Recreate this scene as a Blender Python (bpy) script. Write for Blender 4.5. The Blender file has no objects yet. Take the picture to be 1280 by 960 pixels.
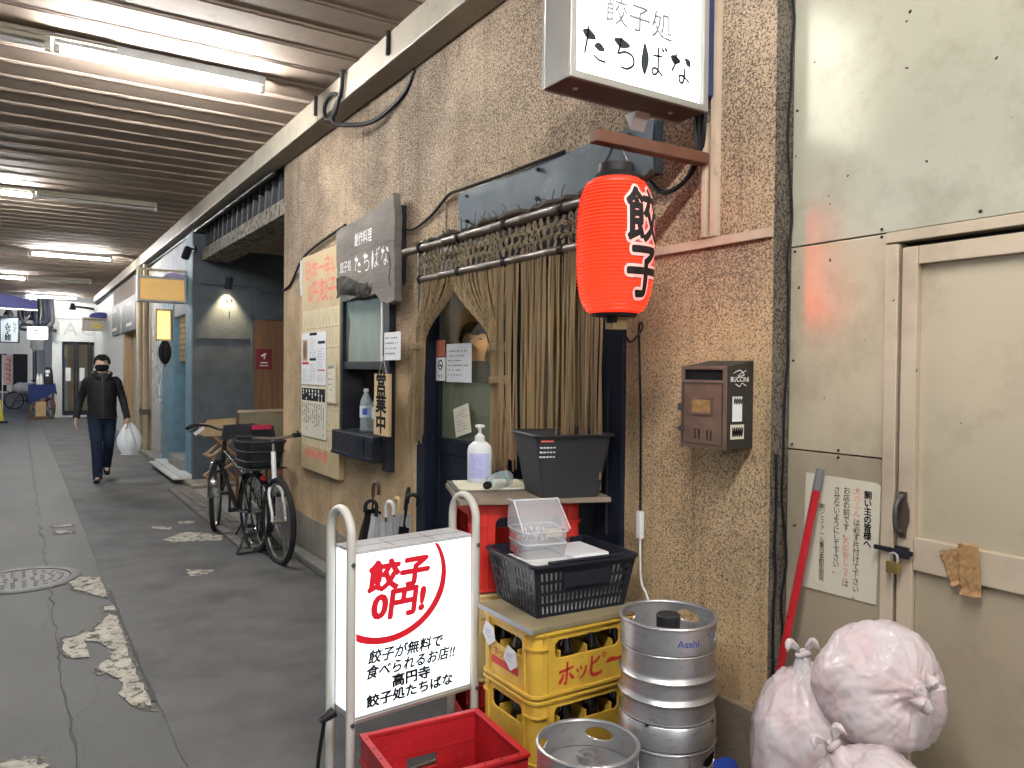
import bpy, bmesh, math, random
from mathutils import Vector, Matrix, noise as mnoise
random.seed(7)
R = math.radians
S = bpy.context.scene
COL = S.collection
# ---------------------------------------------------------------- camera
cam_d = bpy.data.cameras.new('camera'); cam = bpy.data.objects.new('camera', cam_d); COL.objects.link(cam)
S.camera = cam
cam_d.sensor_width = 36.0; cam_d.lens = 968.48/1280*36; cam_d.clip_end = 500; cam_d.clip_start = 0.05
yaw, pitch, roll = R(32.567), R(1.018), R(-0.569)
fw = Vector((-math.cos(yaw)*math.cos(pitch), math.sin(yaw)*math.cos(pitch), -math.sin(pitch)))
rt = fw.cross(Vector((0, 0, 1))).normalized(); dn = fw.cross(rt)
rx = math.cos(roll)*rt + math.sin(roll)*dn; dx_ = -math.sin(roll)*rt + math.cos(roll)*dn
mw = Matrix((rx, -dx_, -fw)).transposed().to_4x4(); mw.translation = (0, 0, 1.56)
cam.matrix_world = mw
# ---------------------------------------------------------------- world, sun, exposure
w = bpy.data.worlds.new('World'); S.world = w; w.use_nodes = True
nt = w.node_tree; bg = nt.nodes['Background']
sky = nt.nodes.new('ShaderNodeTexSky'); sky.sky_type = 'NISHITA'; sky.sun_disc = False
sky.sun_elevation = R(38); sky.sun_rotation = R(60); sky.dust_density = 2.0
nt.links.new(sky.outputs[0], bg.inputs[0]); bg.inputs[1].default_value = 0.10
sd = bpy.data.lights.new('sun', 'SUN'); sun = bpy.data.objects.new('sun', sd); COL.objects.link(sun)
sd.energy = 0.6; sd.angle = R(15); sd.color = (1, .96, .9)
sun.rotation_euler = (R(52), 0, R(150))
sun.location = (0, 0, 30)
S.view_settings.view_transform = 'Standard'; S.view_settings.look = 'None'
S.view_settings.exposure = 0.22; S.view_settings.gamma = 1.0; S.view_settings.use_curve_mapping = False
S.render.engine = 'CYCLES'
S.cycles.use_denoising = True
S.cycles.max_bounces = 6; S.cycles.diffuse_bounces = 3; S.cycles.glossy_bounces = 3; S.cycles.use_light_tree = False
S.cycles.transmission_bounces = 6; S.cycles.transparent_max_bounces = 12
S.cycles.sample_clamp_indirect = 4.0; S.cycles.caustics_reflective = False; S.cycles.caustics_refractive = False
TUBE_E = 450.0
# ---------------------------------------------------------------- materials
MATS = {}
def mat(name, col, rough=.6, metal=0., var=.14, vs=5., bump=0., bs=90., dirt=0., dcol=(.05, .04, .03), ds=7., emit=None, es=0.,
        trans=0., alpha=1., ragged=0., rs=9., streak=0., ior=1.45, sss=0., dth=.58, coat=0., stretch=(1, 1, 1)):
    if name in MATS: return MATS[name]
    m = bpy.data.materials.new(name); m.use_nodes = True; N = m.node_tree.nodes; L = m.node_tree.links
    b = N['Principled BSDF']; b.inputs['Roughness'].default_value = rough; b.inputs['Metallic'].default_value = metal
    b.inputs['IOR'].default_value = ior
    if max(col) < .06 and not metal and not coat: b.inputs['Specular IOR Level'].default_value = .22
    if trans: b.inputs['Transmission Weight'].default_value = trans
    if alpha < 1: b.inputs['Alpha'].default_value = alpha
    if coat: b.inputs['Coat Weight'].default_value = coat; b.inputs['Coat Roughness'].default_value = .15
    if sss:
        b.inputs['Subsurface Weight'].default_value = sss; b.inputs['Subsurface Radius'].default_value = (.03, .02, .015)
    if emit: b.inputs['Emission Color'].default_value = (*emit, 1); b.inputs['Emission Strength'].default_value = es
    tc = N.new('ShaderNodeTexCoord'); oi = N.new('ShaderNodeObjectInfo')
    va = N.new('ShaderNodeVectorMath'); va.operation = 'MULTIPLY_ADD'
    cm = N.new('ShaderNodeCombineXYZ')
    mu = N.new('ShaderNodeMath'); mu.operation = 'MULTIPLY'; mu.inputs[1].default_value = 37.0
    L.new(oi.outputs['Random'], mu.inputs[0])
    for i in range(3): L.new(mu.outputs[0], cm.inputs[i])
    va.inputs[1].default_value = stretch
    L.new(tc.outputs['Object'], va.inputs[0]); L.new(cm.outputs[0], va.inputs[2])
    vec = va.outputs[0]
    def nz(scale, det=4, ro=.6, v=vec):
        n = N.new('ShaderNodeTexNoise'); n.inputs['Scale'].default_value = scale; n.inputs['Detail'].default_value = det
        n.inputs['Roughness'].default_value = ro; L.new(v, n.inputs['Vector']); return n.outputs[0]
    def ramp(s, a, bb):
        r = N.new('ShaderNodeMapRange'); r.inputs[1].default_value = a; r.inputs[2].default_value = bb; L.new(s, r.inputs[0]); return r.outputs[0]
    def mix(f, a, bb):
        x = N.new('ShaderNodeMix'); x.data_type = 'RGBA'
        for s, v in ((0, f), (6, a), (7, bb)):
            if hasattr(v, 'is_linked'): L.new(v, x.inputs[s])
            else: x.inputs[s].default_value = v if s == 0 else (*v, 1)
        return x.outputs[2]
    lo = tuple(max(0, c*(1-var)) for c in col); hi = tuple(min(1, c*(1+var)) for c in col)
    c = mix(ramp(nz(vs), .3, .7), lo, hi)
    if streak:
        mp = N.new('ShaderNodeVectorMath'); mp.operation = 'MULTIPLY'; mp.inputs[1].default_value = (9, 9, .5); L.new(vec, mp.inputs[0])
        f = ramp(nz(1.0, 4, .6, mp.outputs[0]), .5, .78)
        q = N.new('ShaderNodeMath'); q.operation = 'MULTIPLY'; q.inputs[1].default_value = streak; L.new(f, q.inputs[0])
        c = mix(q.outputs[0], c, dcol)
    if dirt:
        f = ramp(nz(ds, 6, .7), dth, dth+.12)
        q = N.new('ShaderNodeMath'); q.operation = 'MULTIPLY'; q.inputs[1].default_value = dirt; L.new(f, q.inputs[0])
        c = mix(q.outputs[0], c, dcol)
    L.new(c, b.inputs['Base Color'])
    if not trans:
        rr = N.new('ShaderNodeMapRange'); rr.inputs[3].default_value = max(0.03, rough-.1); rr.inputs[4].default_value = min(1, rough+.1)
        L.new(nz(vs*2.3), rr.inputs[0]); L.new(rr.outputs[0], b.inputs['Roughness'])
    if ragged:           # worn through: the coat is gone where the noise is high
        L.new(ramp(nz(rs, 6, .7), ragged+.03, ragged-.03), b.inputs['Alpha'])
    if bump:
        bp = N.new('ShaderNodeBump'); bp.inputs['Strength'].default_value = bump; bp.inputs['Distance'].default_value = .01
        L.new(nz(bs, 3), bp.inputs['Height']); L.new(bp.outputs[0], b.inputs['Normal'])
    if emit and es < 2: m.cycles.emission_sampling = 'NONE'
    MATS[name] = m
    return m
def node_mat(name):
    m = bpy.data.materials.new(name); m.use_nodes = True; MATS[name] = m
    return m, m.node_tree.nodes, m.node_tree.links, m.node_tree.nodes['Principled BSDF']
def _n(N, t, **k):
    n = N.new(t)
    for a, v in k.items():
        if a.startswith('i_'):
            kk = a[2:]; n.inputs[int(kk) if kk.isdigit() else kk].default_value = v
        else: setattr(n, a, v)
    return n
def stucco(name, base, pit, pits=1.0, z0=2.0, z1=3.4, high=None):
    """rough-cast render: lumpy relief, dark pits full of soot, broad stains and drips"""
    m, N, L, b = node_mat(name)
    b.inputs['Roughness'].default_value = .82
    tc = _n(N, 'ShaderNodeTexCoord'); v = tc.outputs['Object']
    n1 = _n(N, 'ShaderNodeTexNoise', i_Scale=128., i_Detail=3., i_Roughness=.6, i_Distortion=.8); L.new(v, n1.inputs['Vector'])
    vo = _n(N, 'ShaderNodeTexVoronoi', i_Scale=150.); L.new(v, vo.inputs['Vector'])
    n2 = _n(N, 'ShaderNodeTexNoise', i_Scale=1.1, i_Detail=5., i_Roughness=.6); L.new(v, n2.inputs['Vector'])
    n3 = _n(N, 'ShaderNodeTexNoise', i_Scale=6., i_Detail=4.); L.new(v, n3.inputs['Vector'])
    st = _n(N, 'ShaderNodeVectorMath', operation='MULTIPLY'); st.inputs[1].default_value = (5, 5, .35); L.new(v, st.inputs[0])
    n4 = _n(N, 'ShaderNodeTexNoise', i_Scale=1., i_Detail=4.); L.new(st.outputs[0], n4.inputs['Vector'])
    # soot level rises with height and with the broad stain noise
    sx = _n(N, 'ShaderNodeSeparateXYZ'); L.new(v, sx.inputs[0])
    hz = _n(N, 'ShaderNodeMapRange'); hz.inputs[1].default_value = z0; hz.inputs[2].default_value = z1; hz.inputs[3].default_value = .015; hz.inputs[4].default_value = .075*pits
    L.new(sx.outputs[2], hz.inputs[0])
    lv = _n(N, 'ShaderNodeMapRange'); lv.inputs[1].default_value = .35; lv.inputs[2].default_value = .65; lv.inputs[3].default_value = -.05; lv.inputs[4].default_value = .05
    L.new(n2.outputs[0], lv.inputs[0])
    s1 = _n(N, 'ShaderNodeMath', operation='ADD'); L.new(hz.outputs[0], s1.inputs[0]); L.new(lv.outputs[0], s1.inputs[1])
    th = _n(N, 'ShaderNodeMath', operation='SUBTRACT'); L.new(n1.outputs[0], th.inputs[0]); L.new(s1.outputs[0], th.inputs[1])
    pr = _n(N, 'ShaderNodeMapRange'); pr.inputs[1].default_value = .37; pr.inputs[2].default_value = .45; L.new(th.outputs[0], pr.inputs[0])
    cA = _n(N, 'ShaderNodeMix', data_type='RGBA'); cA.inputs[6].default_value = (*[c*.78 for c in base], 1); cA.inputs[7].default_value = (*[min(1, c*1.16) for c in base], 1)
    L.new(n3.outputs[0], cA.inputs[0])
    if high:                 # the upper wall has weathered greyer
        hm = _n(N, 'ShaderNodeMapRange'); hm.inputs[1].default_value = 1.7; hm.inputs[2].default_value = 2.8; L.new(sx.outputs[2], hm.inputs[0])
        hmn = _n(N, 'ShaderNodeMath', operation='MULTIPLY_ADD', use_clamp=True); hmn.inputs[1].default_value = 1.6; L.new(n2.outputs[0], hmn.inputs[0]); hmn.inputs[2].default_value = -.8
        hma = _n(N, 'ShaderNodeMath', operation='ADD', use_clamp=True); L.new(hm.outputs[0], hma.inputs[0]); L.new(hmn.outputs[0], hma.inputs[1])
        cH = _n(N, 'ShaderNodeMix', data_type='RGBA'); L.new(hma.outputs[0], cH.inputs[0]); L.new(cA.outputs[2], cH.inputs[6]); cH.inputs[7].default_value = (*high, 1); cA = cH
    g = _n(N, 'ShaderNodeMapRange'); g.inputs[1].default_value = .5; g.inputs[2].default_value = .75; g.inputs[4].default_value = .6; L.new(n4.outputs[0], g.inputs[0])
    cB = _n(N, 'ShaderNodeMix', data_type='RGBA'); cB.inputs[7].default_value = (*[c*.5 for c in base], 1); L.new(g.outputs[0], cB.inputs[0]); L.new(cA.outputs[2], cB.inputs[6])
    cD = _n(N, 'ShaderNodeMix', data_type='RGBA'); L.new(pr.outputs[0], cD.inputs[0]); cD.inputs[6].default_value = (*pit, 1); pitsock = cD.inputs[6]; L.new(cB.outputs[2], cD.inputs[7])
    if high:                 # soot in the pits high up, only dust lower down
        cP = _n(N, 'ShaderNodeMix', data_type='RGBA'); L.new(hm.outputs[0], cP.inputs[0]); cP.inputs[6].default_value = (*[q*2.2 for q in pit], 1); cP.inputs[7].default_value = (*pit, 1); L.new(cP.outputs[2], pitsock)
    # broad cloudy grime, doubling as uneven light painted on the wall; thin runs
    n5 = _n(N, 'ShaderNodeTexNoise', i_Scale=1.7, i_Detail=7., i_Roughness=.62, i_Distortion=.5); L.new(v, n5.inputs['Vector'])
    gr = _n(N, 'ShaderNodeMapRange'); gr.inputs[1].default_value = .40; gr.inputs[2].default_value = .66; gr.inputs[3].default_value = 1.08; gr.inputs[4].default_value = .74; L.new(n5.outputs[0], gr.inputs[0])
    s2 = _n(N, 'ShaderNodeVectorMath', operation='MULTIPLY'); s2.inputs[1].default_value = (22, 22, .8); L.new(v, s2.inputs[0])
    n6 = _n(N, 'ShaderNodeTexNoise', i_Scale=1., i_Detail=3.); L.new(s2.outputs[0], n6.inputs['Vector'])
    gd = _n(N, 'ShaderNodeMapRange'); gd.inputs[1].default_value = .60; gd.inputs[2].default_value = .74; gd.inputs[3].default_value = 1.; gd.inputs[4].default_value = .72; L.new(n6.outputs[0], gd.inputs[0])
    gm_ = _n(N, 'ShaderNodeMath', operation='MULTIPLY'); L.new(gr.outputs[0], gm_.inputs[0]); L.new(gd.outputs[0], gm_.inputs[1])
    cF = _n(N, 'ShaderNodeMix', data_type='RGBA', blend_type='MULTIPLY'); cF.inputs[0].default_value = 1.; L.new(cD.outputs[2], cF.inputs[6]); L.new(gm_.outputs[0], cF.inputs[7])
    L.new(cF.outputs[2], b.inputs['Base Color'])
    hs = _n(N, 'ShaderNodeMath', operation='MULTIPLY_ADD'); hs.inputs[1].default_value = .5; L.new(vo.outputs[0], hs.inputs[0]); L.new(pr.outputs[0], hs.inputs[2])
    bp = _n(N, 'ShaderNodeBump', i_Strength=1., i_Distance=.008); L.new(hs.outputs[0], bp.inputs['Height']); L.new(bp.outputs[0], b.inputs['Normal'])
    return m
# ---------------------------------------------------------------- mesh builder
class MB:
    def __init__(s): s.v = []; s.f = []
    def add(s, vs, fs):
        o = len(s.v); s.v += [tuple(p) for p in vs]; s.f += [tuple(i+o for i in f) for f in fs]; return s
    def box(s, x0, x1, y0, y1, z0, z1, T=None):
        vs = [Vector((x, y, z)) for z in (z0, z1) for y in (y0, y1) for x in (x0, x1)]
        if T: vs = [T @ p for p in vs]
        return s.add(vs, [(0, 2, 3, 1), (4, 5, 7, 6), (0, 1, 5, 4), (2, 6, 7, 3), (0, 4, 6, 2), (1, 3, 7, 5)])
    def bar(s, p0, p1, wx, wz, up=(0, 0, 1)):
        p0 = Vector(p0); p1 = Vector(p1); d = (p1-p0).normalized(); a = d.cross(Vector(up))
        if a.length < 1e-4: a = d.cross(Vector((1, 0, 0)))
        a.normalize(); u = a.cross(d)
        vs = [p + a*(i*wx/2) + u*(j*wz/2) for p in (p0, p1) for j in (-1, 1) for i in (-1, 1)]
        return s.add(vs, [(0, 2, 3, 1), (4, 5, 7, 6), (0, 1, 5, 4), (2, 6, 7, 3), (0, 4, 6, 2), (1, 3, 7, 5)])
    def tube(s, path, r, n=8, cap=True, closed=False, sq=1.0):
        P = [Vector(p) for p in path]; k = len(P); rs = r if isinstance(r, (list, tuple)) else [r]*k
        o = len(s.v); prev = None; vs = []
        for i in range(k):
            t = (P[(i+1) % k]-P[i-1]) if closed else (P[min(i+1, k-1)]-P[max(i-1, 0)])
            if t.length < 1e-9: t = Vector((0, 0, 1))
            t.normalize()
            if prev is None:
                a = t.orthogonal().normalized()
                if abs(t.z) < .9: a = t.cross(Vector((0, 0, 1))).normalized()
                elif abs(t.z) >= .9: a = (Vector((1, 0, 0)) - t*t.x).normalized()
            else:
                a = (prev - t*prev.dot(t))
                a = a.normalized() if a.length > 1e-6 else t.orthogonal().normalized()
            prev = a; u = t.cross(a)
            for j in range(n):
                q = 2*math.pi*j/n; vs.append(P[i] + (a*math.cos(q) + u*math.sin(q)*sq)*rs[i])
        fs = []
        for i in range(k if closed else k-1):
            i2 = (i+1) % k
            for j in range(n): fs.append((i*n+j, i*n+(j+1) % n, i2*n+(j+1) % n, i2*n+j))
        if cap and not closed: fs.append(tuple(range(n-1, -1, -1))); fs.append(tuple((k-1)*n+j for j in range(n)))
        return s.add(vs, fs)
    def cyl(s, p0, p1, r0, r1=None, n=16): return s.tube([p0, p1], [r0, r0 if r1 is None else r1], n)
    def lathe(s, prof, n=32, c=(0, 0, 0), cap=False, fn=None):
        vs = []; m = len(prof)
        for j in range(n):
            q = 2*math.pi*j/n
            for (r, z) in prof: vs.append((c[0]+r*math.cos(q), c[1]+r*math.sin(q), c[2]+z))
        fs = []
        for j in range(n):
            for i in range(m-1):
                if fn and fn(2*math.pi*(j+.5)/n, i): continue
                fs.append((j*m+i, ((j+1) % n)*m+i, ((j+1) % n)*m+i+1, j*m+i+1))
        if cap:
            fs.append(tuple(j*m for j in range(n-1, -1, -1))); fs.append(tuple(j*m+m-1 for j in range(n)))
        return s.add(vs, fs)
    def prism(s, poly, o, u, v, n, t):
        """polygon in the (u,v) plane at o, extruded by t along n"""
        o, u, v, n = Vector(o), Vector(u), Vector(v), Vector(n); k = len(poly)
        a = [o+u*p[0]+v*p[1] for p in poly]; bb = [p+n*t for p in a]
        fs = [tuple(range(k-1, -1, -1)), tuple(range(k, 2*k))] + [(i, (i+1) % k, k+(i+1) % k, k+i) for i in range(k)]
        return s.add(a+bb, fs)
    def plate(s, outer, holes, o, u, v, n, t):
        """plate with holes: outline and holes in 2-D, filled, then given thickness t along n"""
        bm = bmesh.new(); es = []
        for loop in [outer]+list(holes):
            vv = [bm.verts.new((p[0], p[1], 0)) for p in loop]
            es += [bm.edges.new((vv[i], vv[(i+1) % len(vv)])) for i in range(len(vv))]
        bmesh.ops.triangle_fill(bm, use_beauty=True, use_dissolve=False, edges=es, normal=(0, 0, 1))
        bm.verts.ensure_lookup_table(); bm.verts.index_update()
        o, u, v, n = Vector(o), Vector(u), Vector(v), Vector(n)
        k = len(bm.verts); a = [o+u*q.co.x+v*q.co.y for q in bm.verts]; bb = [p+n*t for p in a]
        fs = []
        for f in bm.faces:
            id_ = [q.index for q in f.verts]; fs.append(tuple(i+k for i in id_)); fs.append(tuple(reversed(id_)))
        for e in bm.edges:
            if len(e.link_faces) == 1: i, j = e.verts[0].index, e.verts[1].index; fs.append((i, j, j+k, i+k))
        bm.free()
        return s.add(a+bb, fs)
    def grid(s, fn, nu, nv, wrap=False):
        vs = [fn(i/(nu if wrap else nu-1), j/(nv-1)) for j in range(nv) for i in range(nu)]
        fs = []
        for j in range(nv-1):
            for i in range(nu if wrap else nu-1):
                i2 = (i+1) % nu; fs.append((j*nu+i, j*nu+i2, (j+1)*nu+i2, (j+1)*nu+i))
        return s.add(vs, fs)
    def pieces(s, name, m, parent=None, **k):
        """build every connected piece as an object of its own"""
        par = list(range(len(s.v)))
        def root(i):
            while par[i] != i: par[i] = par[par[i]]; i = par[i]
            return i
        for f in s.f:
            for q in f[1:]: par[root(q)] = root(f[0])
        groups = {}
        for f in s.f: groups.setdefault(root(f[0]), []).append(f)
        out = []
        for fs in groups.values():
            ids = sorted({q for f in fs for q in f}); mp = {q: i for i, q in enumerate(ids)}
            mb = MB(); mb.v = [s.v[q] for q in ids]; mb.f = [tuple(mp[q] for q in f) for f in fs]; out.append(mb.build(name, m, parent, **k))
        return out
    def build(s, name, m, parent=None, smooth=False, bevel=0., loc=None, seg=2, ang=40):
        me = bpy.data.meshes.new(name); me.from_pydata(s.v, [], s.f)
        bm = bmesh.new(); bm.from_mesh(me); bmesh.ops.recalc_face_normals(bm, faces=bm.faces); bm.to_mesh(me); bm.free()
        if isinstance(m, str): m = MATS[m]
        if m: me.materials.append(m)
        if smooth:
            for p in me.polygons: p.use_smooth = True
            me.set_sharp_from_angle(angle=R(ang))
        o = bpy.data.objects.new(name, me); COL.objects.link(o)
        adopt(o, parent)
        if loc: o.location = loc
        if bevel:
            b = o.modifiers.new('bevel', 'BEVEL'); b.width = bevel; b.segments = seg; b.limit_method = 'ANGLE'; b.angle_limit = R(50)
        return o
def tag(o, label=None, cat=None, group=None, kind=None):
    if label: o['label'] = label
    if cat: o['category'] = cat
    if group: o['group'] = group
    if kind: o['kind'] = kind
    return o
WP = set()                 # things whose parts are written in world metres
def adopt(o, parent):
    if parent:
        o.parent = parent
        if parent.name in WP: o.matrix_parent_inverse = parent.matrix_basis.inverted()
def thing(name, label, cat, loc=(0, 0, 0), rz=0, group=None, wp=False):
    o = bpy.data.objects.new(name, None); COL.objects.link(o); o.empty_display_size = .1
    o.location = loc; o.rotation_euler = (0, 0, rz)
    if wp: WP.add(o.name)
    return tag(o, label, cat, group)
def copy_tree(o, parent=None):
    c = o.copy(); COL.objects.link(c); c.parent = parent
    if parent: c.matrix_parent_inverse = o.matrix_parent_inverse.copy()
    for ch in o.children: copy_tree(ch, c)
    return c
def instance(o, parent, loc=None, rot=None, name=None):
    c = o.copy(); COL.objects.link(c); c.parent = parent
    if loc is not None: c.location = loc
    if rot is not None: c.rotation_euler = rot
    return c
UX, UY, UZ = Vector((1, 0, 0)), Vector((0, 1, 0)), Vector((0, 0, 1))
WALLB = (UX, UZ, -UY)      # lettering on a face that looks at the street (-y)
SIDEB = (UY, UZ, UX)       # lettering on a face that looks along the street (+x)
def text_data(body, size=.1, offset=0., line=1.0, char=1.0, align='CENTER', shear=0.):
    c = bpy.data.curves.new('txt', 'FONT'); c.body = body; c.size = size; c.space_line = line
    c.space_character = char; c.align_x = align; c.align_y = 'CENTER'; c.resolution_u = 3; c.shear = shear
    c.fill_mode = 'FRONT'
    o = bpy.data.objects.new('txt', c); me = o.to_mesh()
    vs = [v.co.copy() for v in me.vertices]; fs = [tuple(p.vertices) for p in me.polygons]
    o.to_mesh_clear(); bpy.data.objects.remove(o); bpy.data.curves.remove(c)
    if offset > 0:                      # a bolder weight: the glyph repeated round a small circle
        k = 6 if offset < .003 else 12; v0, f0 = list(vs), list(fs)
        for i in range(k):
            a = 2*math.pi*i/k; b = len(vs); e = .000012*(i+1)
            vs += [Vector((p.x+offset*math.cos(a), p.y+offset*math.sin(a), p.z+e)) for p in v0]; fs += [tuple(q+b for q in f) for f in f0]
    return vs, fs
def flat(vs, fs, m, parent, loc, basis, name='lettering', lift=.0008, sx=1., sy=1.):
    """flat print: 2-D mesh laid on a face"""
    u, v, n = basis; loc = Vector(loc)
    me = bpy.data.meshes.new(name); me.from_pydata([loc+u*(p[0]*sx)+v*(p[1]*sy)+n*(lift+(p[2] if len(p) > 2 else 0)) for p in vs], [], fs)
    me.materials.append(MATS[m] if isinstance(m, str) else m)
    o = bpy.data.objects.new(name, me); COL.objects.link(o); adopt(o, parent)
    return o
def text(body, size, m, parent, loc, basis=WALLB, offset=0., lift=.0008, name='lettering', sx=1., vertical=False, line=1.0, char=1.0, align='CENTER', shear=0.):
    if vertical: body = '\n'.join(body)
    vs, fs = text_data(body, size, offset, line, char, align, shear)
    return flat(vs, fs, m, parent, loc, basis, name, lift, sx)
def cr(pts, k=6):
    """Catmull-Rom through points of any dimension"""
    P = [pts[0]]+list(pts)+[pts[-1]]; out = []
    for i in range(1, len(P)-2):
        for j in range(k):
            t = j/k; out.append(tuple(.5*(2*b+(c-a)*t+(2*a-5*b+4*c-d)*t*t+(3*b-a-3*c+d)*t**3) for a, b, c, d in zip(P[i-1], P[i], P[i+1], P[i+2])))
    out.append(tuple(pts[-1])); return out
def brush(strokes, k=6):
    """brush lettering: strokes of (x, y, width) as ribbons"""
    vs = []; fs = []
    for s in strokes:
        q = cr(s, k); o = len(vs)
        for i, (x, y, wd) in enumerate(q):
            a = q[max(i-1, 0)]; b = q[min(i+1, len(q)-1)]; t = Vector((b[0]-a[0], b[1]-a[1])); t = t.normalized() if t.length > 1e-9 else Vector((1, 0))
            nn = Vector((-t.y, t.x))*(max(wd, .0004)/2)
            vs += [(x+nn.x, y+nn.y, 0), (x-nn.x, y-nn.y, 0)]
        for i in range(len(q)-1): fs.append((o+2*i, o+2*i+1, o+2*i+3, o+2*i+2))
    return vs, fs
def rrect(x0, x1, y0, y1, r, k=3):
    out = []
    for cx, cy, a0 in ((x1-r, y1-r, 0), (x0+r, y1-r, 90), (x0+r, y0+r, 180), (x1-r, y0+r, 270)):
        for i in range(k+1): a = R(a0+90*i/k); out.append((cx+r*math.cos(a), cy+r*math.sin(a)))
    return out
def arc(c, r, a0, a1, k, plane='xz'):
    out = []
    for i in range(k+1):
        a = R(a0+(a1-a0)*i/k); p, q = r*math.cos(a), r*math.sin(a)
        out.append((c[0]+p, c[1], c[2]+q) if plane == 'xz' else (c[0]+p, c[1]+q, c[2]) if plane == 'xy' else (c[0], c[1]+p, c[2]+q))
    return out
# ================================================================ materials used all over
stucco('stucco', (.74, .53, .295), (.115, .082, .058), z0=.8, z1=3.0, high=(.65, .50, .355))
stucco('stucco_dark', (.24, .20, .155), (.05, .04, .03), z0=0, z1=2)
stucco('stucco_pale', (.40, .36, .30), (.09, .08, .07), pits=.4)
mat('black_metal', (.018, .02, .026), .45, var=.3, dirt=.25, dcol=(.09, .08, .07), ds=14)
mat('navy_frame', (.012, .016, .028), .35, var=.3)
mat('beam_paint', (.42, .375, .295), .5, var=.12, dirt=.85, dcol=(.05, .045, .04), ds=42, dth=.60, bump=.15)
mat('deck_paint', (.39, .31, .245), .75, var=.14, vs=1.5, streak=.15, dirt=.5, dcol=(.06, .05, .04), ds=5, dth=.62)
mat('white_paint', (.72, .72, .70), .4, var=.05)
mat('paper', (.74, .75, .77), .6, var=.04)
mat('paper_cream', (.66, .62, .50), .6, var=.06)
mat('ink', (.006, .006, .007), .8, var=0)
mat('ink_grey', (.16, .16, .18), .6, var=0)
mat('red_ink', (.55, .03, .03), .6, var=.1)
mat('pink_ink', (.70, .21, .15), .7, var=.3, vs=30)
mat('blue_ink', (.05, .10, .42), .6, var=.1)
mat('white_ink', (.78, .77, .74), .6, var=.04)
mat('concrete', (.27, .26, .24), .85, var=.2, bump=.4, bs=60, dirt=.5, ds=4)
mat('kerb', (.20, .195, .18), .85, var=.25, bump=.4, bs=50, dirt=.5, ds=6)
mat('brick_pave', (.17, .16, .145), .85, var=.3, bump=.4, bs=60)
mat('worn', (.47, .44, .37), .85, var=.25, vs=12, bump=.5, bs=40, dirt=.7, dcol=(.16, .15, .135), ds=14, dth=.52, ragged=.56, rs=18)
mat('pink_wear', (.135, .118, .11), .9, var=.3, vs=30, bump=.4, bs=90, ragged=.465, rs=70)
mat('worn_halo', (.19, .18, .16), .9, var=.3, vs=20, bump=.4, bs=50, ragged=.50, rs=26)
mat('tar', (.05, .051, .053), .6, var=.2)
mat('iron', (.075, .075, .075), .5, metal=.4, var=.3, bump=.3)
mat('cable', (.012, .012, .013), .5)
mat('alu', (.62, .62, .60), .38, metal=.75, var=.08, dirt=.3, ds=10, dcol=(.25, .24, .22))
def glass_mat():
    m, N, L, b = node_mat('glass'); N.remove(b); out = N['Material Output']
    t = _n(N, 'ShaderNodeBsdfTransparent'); t.inputs[0].default_value = (.90, .93, .92, 1); g = _n(N, 'ShaderNodeBsdfGlossy'); g.inputs['Roughness'].default_value = .02
    lw = _n(N, 'ShaderNodeLayerWeight'); pw_ = _n(N, 'ShaderNodeMath', operation='POWER'); pw_.inputs[1].default_value = 5.; L.new(lw.outputs['Facing'], pw_.inputs[0])
    f = _n(N, 'ShaderNodeMath', operation='MULTIPLY_ADD'); f.inputs[1].default_value = .94; f.inputs[2].default_value = .05; L.new(pw_.outputs[0], f.inputs[0]); x = _n(N, 'ShaderNodeMixShader'); L.new(f.outputs[0], x.inputs[0]); L.new(t.outputs[0], x.inputs[1]); L.new(g.outputs[0], x.inputs[2]); L.new(x.outputs[0], out.inputs[0])
glass_mat()
mat('blue_side', (.08, .098, .115), .7, var=.2, bump=.55, bs=45, dirt=.2)
mat('blue_paint', (.13, .25, .33), .6, var=.2, bump=.5, bs=70, dirt=.35, ds=20)
mat('white_wall', (.62, .64, .62), .6, var=.06, streak=.2, dcol=(.3, .3, .28))
mat('wood_door', (.20, .105, .055), .5, var=.25, vs=3, stretch=(6, 6, .4))
mat('beige_post', (.44, .36, .25), .6, var=.12, streak=.4, dcol=(.15, .12, .09))
mat('shutter', (.50, .49, .46), .45, metal=.3, var=.1, dirt=.3)
mat('glow_tube', (1, 1, 1), .4, emit=(1.0, .98, .95), es=TUBE_E)
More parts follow.
